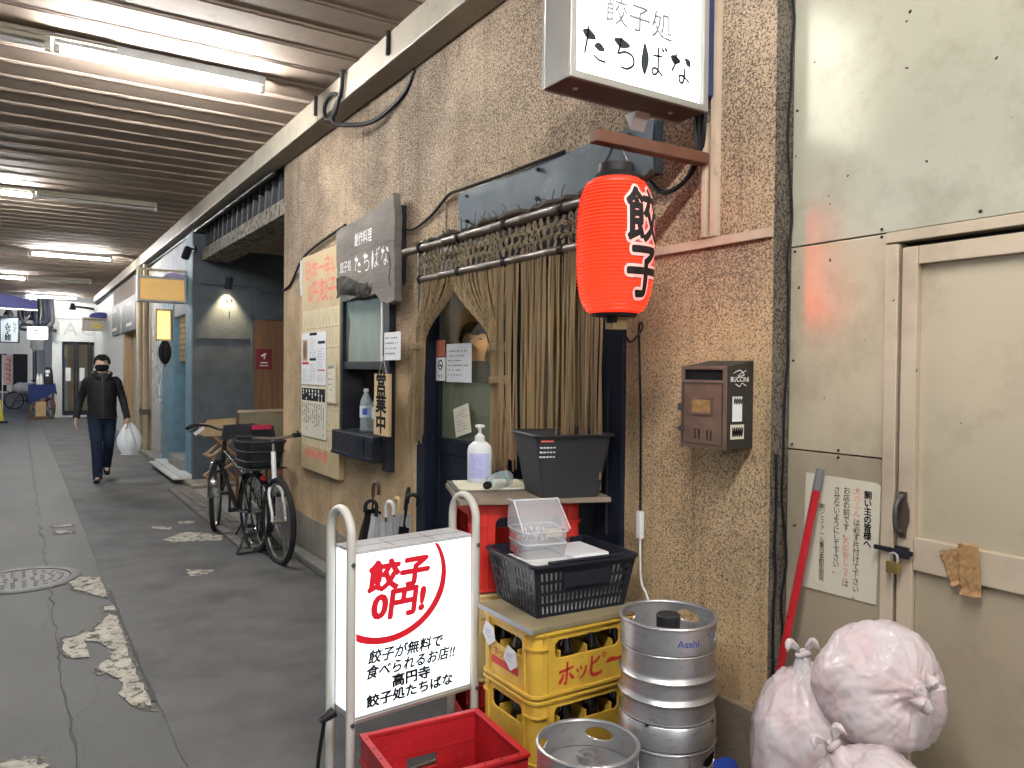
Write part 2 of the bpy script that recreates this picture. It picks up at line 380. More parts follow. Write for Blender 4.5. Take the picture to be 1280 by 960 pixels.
def asphalt():
    m, N, L, b = node_mat('asphalt'); tc = _n(N, 'ShaderNodeTexCoord'); v = tc.outputs['Object']
    a = _n(N, 'ShaderNodeTexNoise', i_Scale=.55, i_Detail=6., i_Roughness=.65); L.new(v, a.inputs['Vector'])
    g = _n(N, 'ShaderNodeTexNoise', i_Scale=140., i_Detail=2.); L.new(v, g.inputs['Vector'])
    sv = _n(N, 'ShaderNodeVectorMath', operation='MULTIPLY'); sv.inputs[1].default_value = (1.6, 5, 1); L.new(v, sv.inputs[0])
    e = _n(N, 'ShaderNodeTexNoise', i_Scale=1.1, i_Detail=5.); L.new(sv.outputs[0], e.inputs['Vector'])
    r = _n(N, 'ShaderNodeValToRGB'); r.color_ramp.elements[0].position = .32; r.color_ramp.elements[0].color = (.054, .057, .057, 1)
    r.color_ramp.elements[1].position = .72; r.color_ramp.elements[1].color = (.118, .12, .115, 1)
    av = _n(N, 'ShaderNodeMix'); av.inputs[0].default_value = .45; L.new(a.outputs[0], av.inputs[2]); L.new(e.outputs[0], av.inputs[3]); L.new(av.outputs[0], r.inputs[0])
    sp = _n(N, 'ShaderNodeMapRange'); sp.inputs[1].default_value = .3; sp.inputs[2].default_value = .7; sp.inputs[3].default_value = .72; sp.inputs[4].default_value = 1.25; L.new(g.outputs[0], sp.inputs[0])
    mx = _n(N, 'ShaderNodeMix', data_type='RGBA', blend_type='MULTIPLY'); mx.inputs[0].default_value = 1; L.new(r.outputs[0], mx.inputs[6]); L.new(sp.outputs[0], mx.inputs[7])
    # pale spots of trodden gum
    vo = _n(N, 'ShaderNodeTexVoronoi', i_Scale=3.2); L.new(v, vo.inputs['Vector'])
    gm = _n(N, 'ShaderNodeMapRange'); gm.inputs[1].default_value = .075; gm.inputs[2].default_value = .06; gm.inputs[4].default_value = .55; L.new(vo.outputs[0], gm.inputs[0])
    sel = _n(N, 'ShaderNodeMath', operation='GREATER_THAN'); sel.inputs[1].default_value = .62
    sc = _n(N, 'ShaderNodeSeparateColor'); L.new(vo.outputs[1], sc.inputs[0]); L.new(sc.outputs[0], sel.inputs[0])
    ml = _n(N, 'ShaderNodeMath', operation='MULTIPLY'); L.new(gm.outputs[0], ml.inputs[0]); L.new(sel.outputs[0], ml.inputs[1])
    m2 = _n(N, 'ShaderNodeMix', data_type='RGBA'); L.new(ml.outputs[0], m2.inputs[0]); L.new(mx.outputs[2], m2.inputs[6]); m2.inputs[7].default_value = (.26, .26, .25, 1)
    # hairline cracks
    vc = _n(N, 'ShaderNodeTexVoronoi', feature='DISTANCE_TO_EDGE', i_Scale=.9)
    ds = _n(N, 'ShaderNodeTexNoise', i_Scale=3., i_Detail=4.); L.new(v, ds.inputs['Vector'])
    dv = _n(N, 'ShaderNodeVectorMath', operation='MULTIPLY_ADD'); dv.inputs[1].default_value = (.5, .5, 0); L.new(ds.outputs[1], dv.inputs[0]); L.new(v, dv.inputs[2]); L.new(dv.outputs[0], vc.inputs['Vector'])
    ck = _n(N, 'ShaderNodeMapRange'); ck.inputs[1].default_value = .001; ck.inputs[2].default_value = .006; ck.inputs[3].default_value = .8; L.new(vc.outputs[0], ck.inputs[0])
    m3 = _n(N, 'ShaderNodeMix', data_type='RGBA'); m3.inputs[6].default_value = (.028, .028, .028, 1); L.new(ck.outputs[0], m3.inputs[0]); L.new(m2.outputs[2], m3.inputs[7])
    L.new(m3.outputs[2], b.inputs['Base Color']); b.inputs['Roughness'].default_value = .62
    ro = _n(N, 'ShaderNodeMapRange'); ro.inputs[3].default_value = .5; ro.inputs[4].default_value = .78; L.new(e.outputs[0], ro.inputs[0]); L.new(ro.outputs[0], b.inputs['Roughness'])
    hh = _n(N, 'ShaderNodeMath', operation='MULTIPLY_ADD'); hh.inputs[1].default_value = .35; L.new(g.outputs[0], hh.inputs[0]); L.new(ck.outputs[0], hh.inputs[2])
    bp = _n(N, 'ShaderNodeBump', i_Strength=.5, i_Distance=.006); L.new(hh.outputs[0], bp.inputs['Height']); L.new(bp.outputs[0], b.inputs['Normal'])
asphalt()
mat('new_asphalt', (.102, .103, .103), .68, var=.38, vs=2.2, bump=.5, bs=150, dirt=.6, dcol=(.125, .122, .118), ds=3.2, dth=.52)
# ================================================================ ground
W0 = 2.03          # the restaurant wall's face; the camera stands at y = 0
ground = MB(); ground.grid(lambda a, b: (-90+130*a, -40+80*b, 0), 2, 2)
ground = tag(ground.build('ground', 'asphalt'), kind='structure')
def sheet(poly, name, m, z):
    random.seed(len(poly)*31+int(abs(poly[0][0])*100))
    q = []
    for i in range(len(poly)):      # rough the outline
        a, b = Vector(poly[i]), Vector(poly[(i+1) % len(poly)]); k = max(1, int((b-a).length/.035))
        for j in range(k):
            p = a.lerp(b, j/k); q.append((p.x+random.uniform(-.009, .009), p.y+random.uniform(-.007, .007)))
    mb = MB(); mb.plate(q, [], (0, 0, z), UX, UY, UZ, .0015); return mb.build(name, m, ground)
sheet([(-26, .54), (-20, .53), (-12, .545), (-7.5, .535), (-6.2, .52), (-5, .53), (-3.8, .55), (-2.2, .56), (3, .55), (3, 1.913), (-7.1, 1.913), (-7.2, 1.595), (-10.6, 1.595), (-10.7, 1.855), (-26, 1.855)], 'resurfaced_strip', 'new_asphalt', .003)
for P in ([(-6.55, .3), (-6.42, .51), (-6.04, .52), (-5.83, .49), (-5.93, .44), (-6.07, .39), (-6.15, .33)],
          [(-5.15, .38), (-5.42, .49), (-5.35, .52), (-5.04, .515), (-4.6, .505), (-4.22, .51), (-3.86, .52), (-3.9, .44), (-4.08, .4), (-4.2, .44), (-4.34, .4), (-4.46, .35), (-4.55, .36), (-4.59, .42), (-4.76, .42), (-4.9, .39), (-4.96, .32), (-4.78, .32), (-4.68, .32), (-4.71, .24), (-4.88, .21), (-5.06, .22), (-5.08, .29)],
          [(-8.71, .29), (-8.71, .44), (-8.62, .45), (-8.62, .30)], [(-8.42, .30), (-8.4, .43), (-8.25, .44), (-8.28, .31)],
          [(-3.62, -.2), (-3.57, .05), (-3.48, .1), (-3.44, .02), (-3.5, -.2)], [(-5.62, .47), (-5.6, .53), (-5.5, .53), (-5.52, .47)]):
    c_ = (sum(q[0] for q in P)/len(P), sum(q[1] for q in P)/len(P)); sheet([(q[0]+(q[0]-c_[0])*.06+math.copysign(.03, q[0]-c_[0]), q[1]+math.copysign(.025, q[1]-c_[1])) for q in P], 'worn_edge', 'worn_halo', .0032)
    sheet(P, 'worn_patch', 'worn', .005)
for P in ([(-7.51, 1.1), (-7.72, 1.28), (-7.77, 1.33), (-7.61, 1.47), (-7.43, 1.6), (-7.24, 1.55), (-7.31, 1.31), (-7.37, 1.15)],
          [(-6.32, 1.09), (-6.19, 1.27), (-6.08, 1.19), (-6.09, 1.08)], [(-8.21, 1.09), (-8.06, 1.26), (-7.95, 1.23), (-8.08, 1.09)], [(-8.33, 1.35), (-8.29, 1.51), (-8.16, 1.48), (-8.19, 1.35)]):
    sheet(P, 'worn_patch', 'worn', .0085)
# the long joint between old and new asphalt, broken into crooked lengths
random.seed(3)
def crack(pts, wd, name='joint'):
    mb = MB(); L_ = []; Rr = []
    for i, (x, y) in enumerate(pts):
        h = wd*random.uniform(.35, 1.2)/2; L_.append((x, y-h)); Rr.append((x, y+h))
    mb.plate(L_+Rr[::-1], [], (0, 0, .0045), UX, UY, UZ, .001); return mb.build(name, 'tar', ground)
x = -26.0; y = .19; pts = []
while x < 2: pts.append((x, y+random.uniform(-.018, .018))); x += random.uniform(.05, .18)
crack(pts, .010)
pts = [(-6.0+.06*i, .535+.004*random.random()) for i in range(36)]; crack(pts, .02)
# kerb and brick edging in front of the facades
kerb = MB(); kerb.box(-7.05, 6, 1.914, 2.25, 0, .06)
kerb = tag(kerb.build('kerb', 'kerb', bevel=.012), kind='structure')
k2 = MB(); k2.box(-40, -10.3, 1.86, 2.6, 0, .07); tag(k2.build('kerb', 'kerb', bevel=.012), kind='structure')
k3 = MB(); k3.box(-10.3, -7.05, 1.86, 6, -.02, .03); pave = tag(k3.build('pavement', 'concrete'), kind='structure')
proto = None
for r_ in range(3):                        # brick edging beside the bicycles
    for i in range(14):
        y0 = 1.60+r_*.087; x0 = -10.55+i*.265+(.13 if r_ % 2 else 0)
        if proto is None:
            mb = MB(); mb.box(0, .255, 0, .08, 0, .035); proto = mb.build('brick', 'brick_pave', pave, bevel=.008); b_ = proto
        else: b_ = instance(proto, pave)
        b_.location = (x0, y0, random.uniform(-.004, .006)); b_.rotation_euler = (random.uniform(-.02, .02), random.uniform(-.02, .02), random.uniform(-.015, .015))
# manhole
mh = thing('manhole_cover', 'round iron manhole cover with cast bosses let into the street', 'manhole', (-6.62, .04, 0))
mb = MB(); mb.lathe([(.30, 0), (.30, .012), (.35, .012), (.37, .004), (.37, 0)], 48); mb.build('rim', 'iron', mh, True)
mb = MB(); mb.lathe([(0.001, .009), (.29, .009), (.297, 0)], 48); cov = mb.build('cover', 'iron', mh, True)
mb = MB()
for rr_, n_ in ((.06, 6), (.12, 10), (.18, 16), (.24, 22)):
    for i in range(n_):
        a = 2*math.pi*i/n_; mb.cyl((rr_*math.cos(a), rr_*math.sin(a), .008), (rr_*math.cos(a), rr_*math.sin(a), .014), .017, .013, 7)
tag(mb.build('boss', 'kerb', mh), kind='stuff')
# ================================================================ arcade ceiling, edge beam, lamps
ceil = MB(); ceil.box(-26, 9, -3.3, 1.87, 3.60, 3.75); ceil = tag(ceil.build('ceiling', 'deck_paint'), kind='structure')
prof = [(0, 3.562), (.004, 3.556), (.262, 3.556), (.266, 3.550), (.276, 3.549), (.280, 3.555), (.292, 3.555), (.296, 3.549), (.308, 3.550), (.312, 3.556), (.316, 3.556), (.3199, 3.562), (.3199, 3.60), (0, 3.60)]
proto = None
for i in range(109):
    if proto is None:
        mb = MB(); mb.prism(prof, (0, 1.868, 0), UX, UZ, -UY, 5.15); proto = o = mb.build('deck_panel', 'deck_paint', ceil)
    else: o = instance(proto, ceil)
    o.location = (-25.9+.32*i, 0, random.uniform(-.002, .002))
rf = MB(); rf.box(-27, 9, 1.872, 7, 3.63, 3.75); tag(rf.build('unseen_roof', 'concrete'), kind='structure')  # unseen slab added to keep sky light out of the recess
beam = thing('edge_beam', 'long cream painted beam running above the shop fronts', 'beam', (-9, 1.95, 3.38), wp=True)
for a, b in ((-25.5, -19.6), (-19.59, -13.2), (-13.19, -7.4), (-7.39, -5.62), (-5.61, 1.4), (1.41, 9)):
    mb = MB(); mb.box(a, b, 1.862, 2.028 if b > -7.4 else 2.06, 3.38, 3.56); mb.build('beam_length', 'beam_paint', beam, bevel=.008)
mb = MB(); mb.tube(cr([(-25.5, 1.95, 3.34), (-20, 1.96, 3.36), (-13, 1.97, 3.345), (-7.2, 1.985, 3.352)], 6), .018, 8); mb.build('cable', 'cable', beam, True)
# cables tied round the beam
cb = thing('cable_loop', 'black cable looped around the cream beam and wall', 'cable', (-5.2, 1.85, 3.3), wp=True)
mb = MB(); mb.tube(cr([(-5.02, 1.84, 3.56), (-5.06, 1.84, 3.42), (-5.16, 1.835, 3.34), (-5.2, 1.84, 3.26), (-5.05, 1.9, 3.21), (-4.8, 1.98, 3.19), (-4.45, 2.02, 3.26), (-4.3, 2.03, 3.37)], 8), .016, 8); mb.build('cable', 'cable', cb, True)
mb = MB(); mb.tube(cr([(-5.25, 1.845, 3.3), (-5.36, 1.84, 3.33), (-5.38, 1.84, 3.42), (-5.25, 1.84, 3.46), (-5.1, 1.84, 3.4), (-5.18, 1.84, 3.3)], 8), .013, 8); mb.build('cable', 'cable', cb, True)
mb = MB()
for x_ in (-5.62, -4.3): mb.tube([(x_, 1.855, 3.57), (x_, 1.852, 3.42)], .014, 6)
mb.build('clip', 'cable', cb)
mat('unlit_tube', (.55, .55, .53), .3, var=.05)
lamp_names = {}
def tube_row(x, y0, states, label):
    """a row of bare batten fittings: each one a thin channel with a 1.2 m tube, lit or dead"""
    t = thing('fluorescent_batten', label, 'ceiling light', (x, y0, 3.465), group='bare fluorescent battens under the arcade ceiling')
    yy = 0
    for st in states:
        mb = MB(); mb.box(-.03, .03, yy+.01, yy+1.25, .022, .082); mb.build('channel', 'white_paint' if st else 'beam_paint', t, bevel=.004)
        for e in (yy+.02, yy+1.235):
            mb = MB(); mb.box(-.018, .018, e-.015, e+.015, -.02, .03); mb.build('lamp_holder', 'white_paint', t)
        mb = MB(); mb.cyl((0, yy+.04, 0), (0, yy+1.215, 0), .0165, None, 12); mb.build('tube', 'glow_tube' if st else 'unlit_tube', t, True)
        yy += 1.262
    mb = MB(); mb.tube([(.05, -2.0, .055), (.05, 1.6, .055)], .011, 6); mb.build('conduit', 'beam_paint', t)
    return t
tube_row(-5.43, -1.08, (0, 1), 'nearest fluorescent batten, its wall-side tube lit')
tube_row(-10.3, -1.08, (1, 0), 'second fluorescent batten from the camera, only its street-side tube lit')
tube_row(-15.6, -1.08, (0, 1), 'third fluorescent batten from the camera, lit above the walking person')
tube_row(-20.2, -1.08, (1, 0), 'farthest fluorescent batten in view above the arcade end')
tube_row(-25.2, -1.08, (0, 1), 'last fluorescent batten at the very end of the arcade ceiling')
tube_row(-.4, -1.08, (1, 1), 'unseen fluorescent batten above and behind the viewpoint, both tubes lit to add light')  # row continued out of view; both tubes lit to brighten door wall and bags
tube_row(4.6, -1.08, (1, 1), 'unseen fluorescent batten farther back behind the viewpoint, both tubes lit to add light')  # another unseen row, fully lit for extra light from behind
# ================================================================ restaurant building
mat('fascia_blue', (.075, .105, .135), .62, var=.25, vs=3, bump=.5, bs=9, dirt=.3, dcol=(.25, .26, .27), ds=6)
mat('room_wall', (.34, .27, .15), .7, var=.15)
mat('room_dark', (.06, .045, .035), .7, var=.3)
mat('curtain_cloth', (.50, .53, .50), .8, var=.1, vs=3, stretch=(8, 8, .6))
mat('warm_bulb', (1, .8, .5), .4, emit=(1, .72, .38), es=800.)
rb = thing('restaurant_building', 'restaurant front of sooty tan rough-cast render with rope curtain door', 'building', (-4.3, W0, 0), wp=True)
DX0, DX1, DZ = -4.20, -2.34, 2.26
WX0, WX1, WZ0, WZ1 = -5.44, -4.56, 1.0, 2.10
mb = MB(); mb.plate([(-7.02, 0), (-1.642, 0), (-1.642, 3.62), (-7.02, 3.62)], [[(DX0, .06), (DX1, .06), (DX1, DZ), (DX0, DZ)], [(WX0, WZ0), (WX1, WZ0), (WX1, WZ1), (WX0, WZ1)]], (0, W0, 0), UX, UZ, UY, .18)
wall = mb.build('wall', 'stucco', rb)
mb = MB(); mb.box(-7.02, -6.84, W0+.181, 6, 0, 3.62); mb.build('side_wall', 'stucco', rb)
mb = MB(); mb.box(-1.6415, -1.636, W0+.004, 2.20, 0, 3.62); mb.build('pier_reveal', 'stucco_dark', rb)
mb = MB(); mb.prism([(-3.86, 2.494), (-2.3, 2.494), (-2.3, 2.668), (-2.9, 2.672), (-3.3, 2.664), (-3.86, 2.67)], (0, W0+.001, 0), UX, UZ, -UY, .012); mb.build('render_patch', 'stucco', rb, bevel=.003)
mb = MB(); mb.box(-4.15, -3.87, W0-.009, W0+.001, 2.30, 2.64); mb.build('render_patch', 'stucco', rb, bevel=.004)
mb = MB(); mb.box(-2.335, -1.643, W0-.022, W0+.001, .06, .465); mb.build('plinth', mat('plinth_brown', (.19, .155, .115), .85, var=.2, bump=.4, bs=50, dirt=.5), rb, bevel=.008)
mb = MB(); mb.box(-7.03, -4.215, W0-.014, W0+.001, .06, .34); mb.build('plinth', 'stucco_pale', rb, bevel=.008)
mat('trim_paint', (.46, .36, .26), .6, var=.15, dirt=.5, ds=18)
mb = MB(); mb.box(-2.20, -1.64, W0-.016, W0+.001, 1.992, 2.024); mb.build('trim_strip', 'trim_paint', rb, bevel=.003)
# dark lintel board over the door, with nails
mb = MB(); mb.grid(lambda a, b: (-3.66+1.51*a, 1.985+.005*math.sin(9*a+4*b)+.004*mnoise.noise((a*9, b*3, 1)), 2.297+.197*b), 40, 8)
mb.box(-3.66, -2.15, 1.994, W0+.002, 2.297, 2.494); li = mb.build('lintel_board', 'fascia_blue', rb, True, ang=30)
mb = MB()
for x_ in (-3.6, -2.95, -2.3):
    for z_ in (2.33, 2.46): mb.lathe([(.001, .006), (.008, .004), (.01, 0)], 8, (0, 0, 0)); 
mb = MB()
for x_ in (-3.55, -2.9, -2.28):
    for z_ in (2.335, 2.465): mb.cyl((x_, 1.986, z_), (x_, 1.968, z_), .010, .008, 8)
mb.pieces('nail', 'cable', li)
# door: navy frame, sliding leaf of glass, lower panel
dr = MB()
dr.box(DX0, DX0+.11, W0-.02, 2.2, .06, DZ); dr.box(DX1-.175, DX1, W0-.02, 2.2, .06, DZ); dr.box(DX0+.11, DX1-.175, W0+.02, 2.2, DZ-.14, DZ); dr.box(DX0+.11, DX1-.175, W0+.03, 2.2, .06, .12)
door = dr.build('door', 'navy_frame', rb, bevel=.004)
def leaf(x0, x1, y):
    mb = MB()
    for a, b in ((x0, x0+.05), (x1-.05, x1)): mb.box(a, b, y, y+.035, .125, DZ-.145)
    mb.box(x0+.05, x1-.05, y, y+.035, 1.08, 1.16); mb.box(x0+.05, x1-.05, y, y+.035, DZ-.2, DZ-.145); mb.box(x0+.05, x1-.05, y+.008, y+.028, .125, 1.08)
    mb.build('leaf_frame', 'navy_frame', door, bevel=.003)
    mb = MB(); mb.box(x0+.051, x1-.051, y+.014, y+.020, 1.161, DZ-.201); mb.build('pane', 'glass', door)
leaf(DX0+.112, -3.30, 2.075); leaf(-3.34, DX1-.177, 2.125)
mb = MB(); mb.box(DX0+.165, -3.36, 2.096, 2.098, 1.165, 1.49); mb.build('frosted_film', mat('film_olive', (.34, .33, .23), .6, var=.1, vs=3, alpha=.8), door)
mb = MB(); mb.box(-2.43, -2.415, W0-.03, W0-.02, .9, 1.5); mb.build('handle', 'black_metal', door, bevel=.003)
# window: black frame standing proud, frosted sash above, open hatch below
wf = MB()
y0 = W0-.045
wf.box(WX0, WX0+.045, y0, 2.16, WZ0, WZ1); wf.box(WX1-.10, WX1, y0, 2.16, .90, WZ1); wf.box(WX0+.045, WX1-.1, y0, 2.16, WZ1-.06, WZ1)
wf.box(WX0+.045, WX1-.1, y0+.01, 2.16, 1.555, 1.61)
win = wf.build('window', 'black_metal', rb, bevel=.004)
mb = MB(); mb.box(WX0, WX1-.10, y0-.06, 2.16, .95, 1.12); mb.build('sill', 'black_metal', win, bevel=.005)
mb = MB(); mb.box(WX0+.02, WX1-.13, y0-.075, y0-.06, .955, .975); mb.box(-4.98, -4.82, y0-.066, y0-.06, .99, 1.10); mb.box(-4.80, -4.67, y0-.066, y0-.06, 1.0, 1.09); mb.build('sill_plate', 'navy_frame', win)
mb = MB(); mb.box(WX0+.045, WX1-.1, 2.0, 2.004, 1.61, WZ1-.06); mb.build('pane', 'glass', win)
mb = MB(); mb.box(WX1-.15, WX1-.125, 1.992, 1.999, 1.61, WZ1-.06); mb.build('sash_stile', 'white_paint', win)
mb = MB(); mb.grid(lambda a, b: (WX0+.05+(WX1-WX0-.155)*a, 2.03+.012*math.sin(30*a+3*math.sin(4*b)), 1.612+.425*b), 60, 4); mb.build('curtain', 'curtain_cloth', win, True)
mb = MB(); mb.box(WX0+.07, WX1-.1, 2.02, 2.5, 1.105, 1.125); mb.box(WX0+.07, WX1-.1, 2.5, 2.51, 1.125, 1.555); mb.box(WX0, WX0+.07, 2.161, 2.5, 1.1, 1.6); mb.box(WX1-.1, WX1-.04, 2.161, 2.5, 1.1, 1.6); mb.build('hatch_shelf', 'black_metal', win)
# the room behind
mb = MB(); mb.box(-5.9, -2.0, 4.6, 4.65, 0, 2.9); mb.box(-5.95, -5.9, 2.22, 4.65, 0, 2.9); mb.box(-2.0, -1.95, 2.22, 4.65, 0, 2.9); mb.build('room_wall', 'room_wall', rb)
mb = MB(); mb.box(-5.9, -2, 2.215, 4.6, 2.8, 2.85); mb.box(-5.9, -2, 2.215, 4.6, .01, .07); mb.build('room_floor', 'room_dark', rb)
mb = MB(); mb.box(-4.6, -2.4, 3.2, 3.7, .07, 1.1); mb.box(-4.7, -2.3, 3.1, 3.75, 1.1, 1.14); mb.build('counter', 'wood_door', rb, bevel=.005)
mb = MB(); mb.box(-4.75, -4.0, 4.45, 4.6, 1.35, 1.75); mb.box(-3.7, -2.7, 4.3, 4.6, 1.5, 1.53); mb.build('shelf', 'room_dark', rb)
for x_ in (-3.6, -2.8):
    pl = thing('pendant_lamp', 'warm pendant bulb hanging inside the restaurant' if x_ < -3 else 'warm bulb inside the restaurant nearer the lantern', 'lamp', (x_, 3.1, 2.15), group=None)
    mb = MB(); mb.lathe([(.001, .16), (.02, .15), (.07, .09), (.10, 0)], 20); mb.build('shade', 'black_metal', pl, True)
    mb = MB(); mb.lathe([(.001, -.03), (.03, -.01), (.035, .02), (.02, .06), (.001, .07)], 16); mb.build('bulb', 'warm_bulb', pl, True)
    mb = MB(); mb.tube([(0, 0, .15), (0, 0, .65)], .004, 6); mb.build('cord', 'cable', pl)
# ================================================================ painted metal wall with service door, right of the pier
def panel_mat(name, col, rough=.3):
    m, N, L, b = node_mat(name)
    tc = _n(N, 'ShaderNodeTexCoord'); v = tc.outputs['Object']
    n1 = _n(N, 'ShaderNodeTexNoise', i_Scale=1.3, i_Detail=2.); L.new(v, n1.inputs['Vector'])
    c1 = _n(N, 'ShaderNodeMix', data_type='RGBA'); c1.inputs[6].default_value = (*[c*.82 for c in col], 1); c1.inputs[7].default_value = (*[c*1.12 for c in col], 1); L.new(n1.outputs[0], c1.inputs[0])
    # rust specks and scuffs
    wn = _n(N, 'ShaderNodeTexNoise', i_Scale=40.); L.new(v, wn.inputs['Vector'])
    wv_ = _n(N, 'ShaderNodeVectorMath', operation='MULTIPLY_ADD'); wv_.inputs[1].default_value = (.03, .03, .03); L.new(wn.outputs[1], wv_.inputs[0]); L.new(v, wv_.inputs[2])
    n2 = _n(N, 'ShaderNodeTexVoronoi', i_Scale=17.); L.new(wv_.outputs[0], n2.inputs['Vector'])
    scl = _n(N, 'ShaderNodeSeparateColor'); L.new(n2.outputs[1], scl.inputs[0])
    rad = _n(N, 'ShaderNodeMapRange'); rad.inputs[1].default_value = .35; rad.inputs[2].default_value = 1.; rad.inputs[3].default_value = 0; rad.inputs[4].default_value = .10; L.new(scl.outputs[0], rad.inputs[0])
    k = _n(N, 'ShaderNodeMath', operation='LESS_THAN'); L.new(n2.outputs[0], k.inputs[0]); L.new(rad.outputs[0], k.inputs[1])
    c2 = _n(N, 'ShaderNodeMix', data_type='RGBA'); c2.inputs[7].default_value = (.06, .045, .03, 1); L.new(k.outputs[0], c2.inputs[0]); L.new(c1.outputs[2], c2.inputs[6])
    n3 = _n(N, 'ShaderNodeTexNoise', i_Scale=4.5, i_Detail=5., i_Roughness=.7); L.new(v, n3.inputs['Vector'])
    k3 = _n(N, 'ShaderNodeMapRange'); k3.inputs[1].default_value = .48; k3.inputs[2].default_value = .72; k3.inputs[4].default_value = .3; L.new(n3.outputs[0], k3.inputs[0])
    c3 = _n(N, 'ShaderNodeMix', data_type='RGBA'); c3.inputs[7].default_value = (.20, .155, .09, 1); L.new(k3.outputs[0], c3.inputs[0]); L.new(c2.outputs[2], c3.inputs[6])
    L.new(c3.outputs[2], b.inputs['Base Color'])
    b.inputs['Metallic'].default_value = .4
    ro = _n(N, 'ShaderNodeMapRange'); ro.inputs[3].default_value = rough; ro.inputs[4].default_value = rough+.1; L.new(n1.outputs[0], ro.inputs[0]); L.new(ro.outputs[0], b.inputs['Roughness'])
    sv = _n(N, 'ShaderNodeVectorMath', operation='MULTIPLY'); sv.inputs[1].default_value = (3, 3, 60); L.new(v, sv.inputs[0])
    n4 = _n(N, 'ShaderNodeTexNoise', i_Scale=3., i_Detail=3.); L.new(sv.outputs[0], n4.inputs['Vector'])
    bp = _n(N, 'ShaderNodeBump', i_Strength=.06, i_Distance=.004); L.new(n4.outputs[0], bp.inputs['Height'])
    L.new(bp.outputs[0], b.inputs['Normal'])
panel_mat('panel_upper', (.68, .665, .53), .16); panel_mat('panel_metal', (.72, .625, .46), .165); panel_mat('panel_frame', (.72, .60, .45), .32); panel_mat('panel_lower', (.50, .43, .31), .38)
DW = 2.11
dw = thing('service_wall', 'painted metal panel wall with framed service door beside the tan pier', 'wall', (-.4, DW, 0), wp=True)
def pan(x0, x1, z0, z1, m='panel_metal', y=DW, t=.02, name='panel', par=None):
    mb = MB(); mb.box(x0, x1, y, y+t, z0, z1); return mb.build(name, m, par or dw, bevel=.0025)
mb = MB(); mb.box(-1.636, 6, DW+.035, DW+.06, .06, 3.62); mb.build('backing', 'black_metal', dw)
pan(-1.634, .75, 1.967, 3.6, 'panel_upper'); pan(.754, 3.2, 1.967, 3.6); pan(3.204, 6, .06, 3.6)
pan(-1.634, -1.304, 1.316, 1.963); pan(-1.634, -1.304, .06, 1.312, 'panel_lower')
pan(-1.30, -1.262, .06, 1.928, 'panel_frame', DW-.016, .05, 'door_jamb'); pan(-1.30, -.20, 1.932, 1.963, 'panel_frame', DW-.016, .05, 'door_head')
sd_ = MB(); sd_.box(-1.254, -.25, DW+.012, DW+.03, .10, 1.92); sdo = sd_.build('door', 'panel_metal', dw)
mb = MB(); mb.box(-1.252, -1.208, DW-.012, DW+.0115, .10, 1.915); mb.box(-.30, -.25, DW-.012, DW+.0115, .10, 1.915); mb.build('stile', 'panel_frame', sdo, bevel=.002)
for a, b in ((1.865, 1.915), (1.015, 1.105), (.10, .22)):
    mb = MB(); mb.box(-1.207, -.301, DW-.010, DW+.0115, a, b); mb.build('rail', 'panel_frame', sdo, bevel=.002)
mb = MB(); mb.box(-1.206, -.302, DW+.004, DW+.0118, .221, 1.014); mb.build('lower_panel', 'panel_lower', sdo)
pan(-.196, .75, .06, 1.963)
hd = MB(); hd.prism([(-.011, 0), (.011, 0), (.012, .025), (.019, .05), (.019, .08), (.012, .105), (.011, .13), (-.011, .13), (-.012, .105), (-.019, .08), (-.019, .05), (-.012, .025)], (-1.235, DW-.012, 1.10), UX, UZ, -UY, .006)
hd = hd.build('pull_handle', mat('bronze', (.10, .075, .055), .45, metal=.5), sdo, bevel=.002)
mb = MB(); mb.tube(cr([(-1.235, DW-.018, 1.115), (-1.235, DW-.05, 1.135), (-1.235, DW-.05, 1.195), (-1.235, DW-.018, 1.22)], 6), .0065, 8); mb.build('grip', 'iron', sdo, True)
mb = MB(); mb.box(-1.315, -1.20, DW-.026, DW-.0165, 1.055, 1.068); mb.box(-1.25, -1.21, DW-.03, DW-.02, 1.045, 1.078); mb.build('hasp', 'black_metal', sdo, bevel=.002)
mb = MB()
for x_, z_ in ((-1.322, 1.978), (-1.322, 1.956), (-1.45, 1.326), (-1.45, 1.304), (-1.618, 1.95), (-1.618, 1.60), (-1.618, 1.33), (-1.05, 1.985), (-.92, 1.98), (-1.618, 2.4), (-1.618, 2.9), (-1.28, 1.7), (-1.28, 1.4)): mb.cyl((x_, DW-.001, z_), (x_, DW-.005, z_), .0045, .0035, 8)
tag(mb.build('screw', 'black_metal', dw), kind='stuff')
pk = thing('padlock', 'small brass padlock hanging on the black hasp of the service door', 'padlock', (-1.248, DW-.035, 1.0))
mb = MB(); mb.box(-.019, .019, -.009, .009, 0, .034); mb.build('body', mat('brass', (.55, .40, .14), .3, metal=.9), pk, bevel=.004)
mb = MB(); mb.tube([(-.012, 0, .03), (-.012, 0, .045)]+arc((0, 0, .045), .012, 180, 0, 8)+[(.012, 0, .03)], .0035, 8); mb.build('shackle', 'alu', pk, True)
cbl = thing('wall_cable', 'sooty black cable running down the edge of the tan pier', 'cable', (-1.63, 2.08, .1), wp=True)
random.seed(11)
mb = MB(); mb.tube(cr([(-1.628+random.uniform(-.004, .004), 2.09+random.uniform(-.012, .008), .06+.11*i) for i in range(31)], 3), .0045, 7); mb.tube(cr([(-1.629, 2.05+random.uniform(-.006, .006), .3+.1*i) for i in range(11)], 3), .005, 6); mb.build('cable', 'cable', cbl, True)
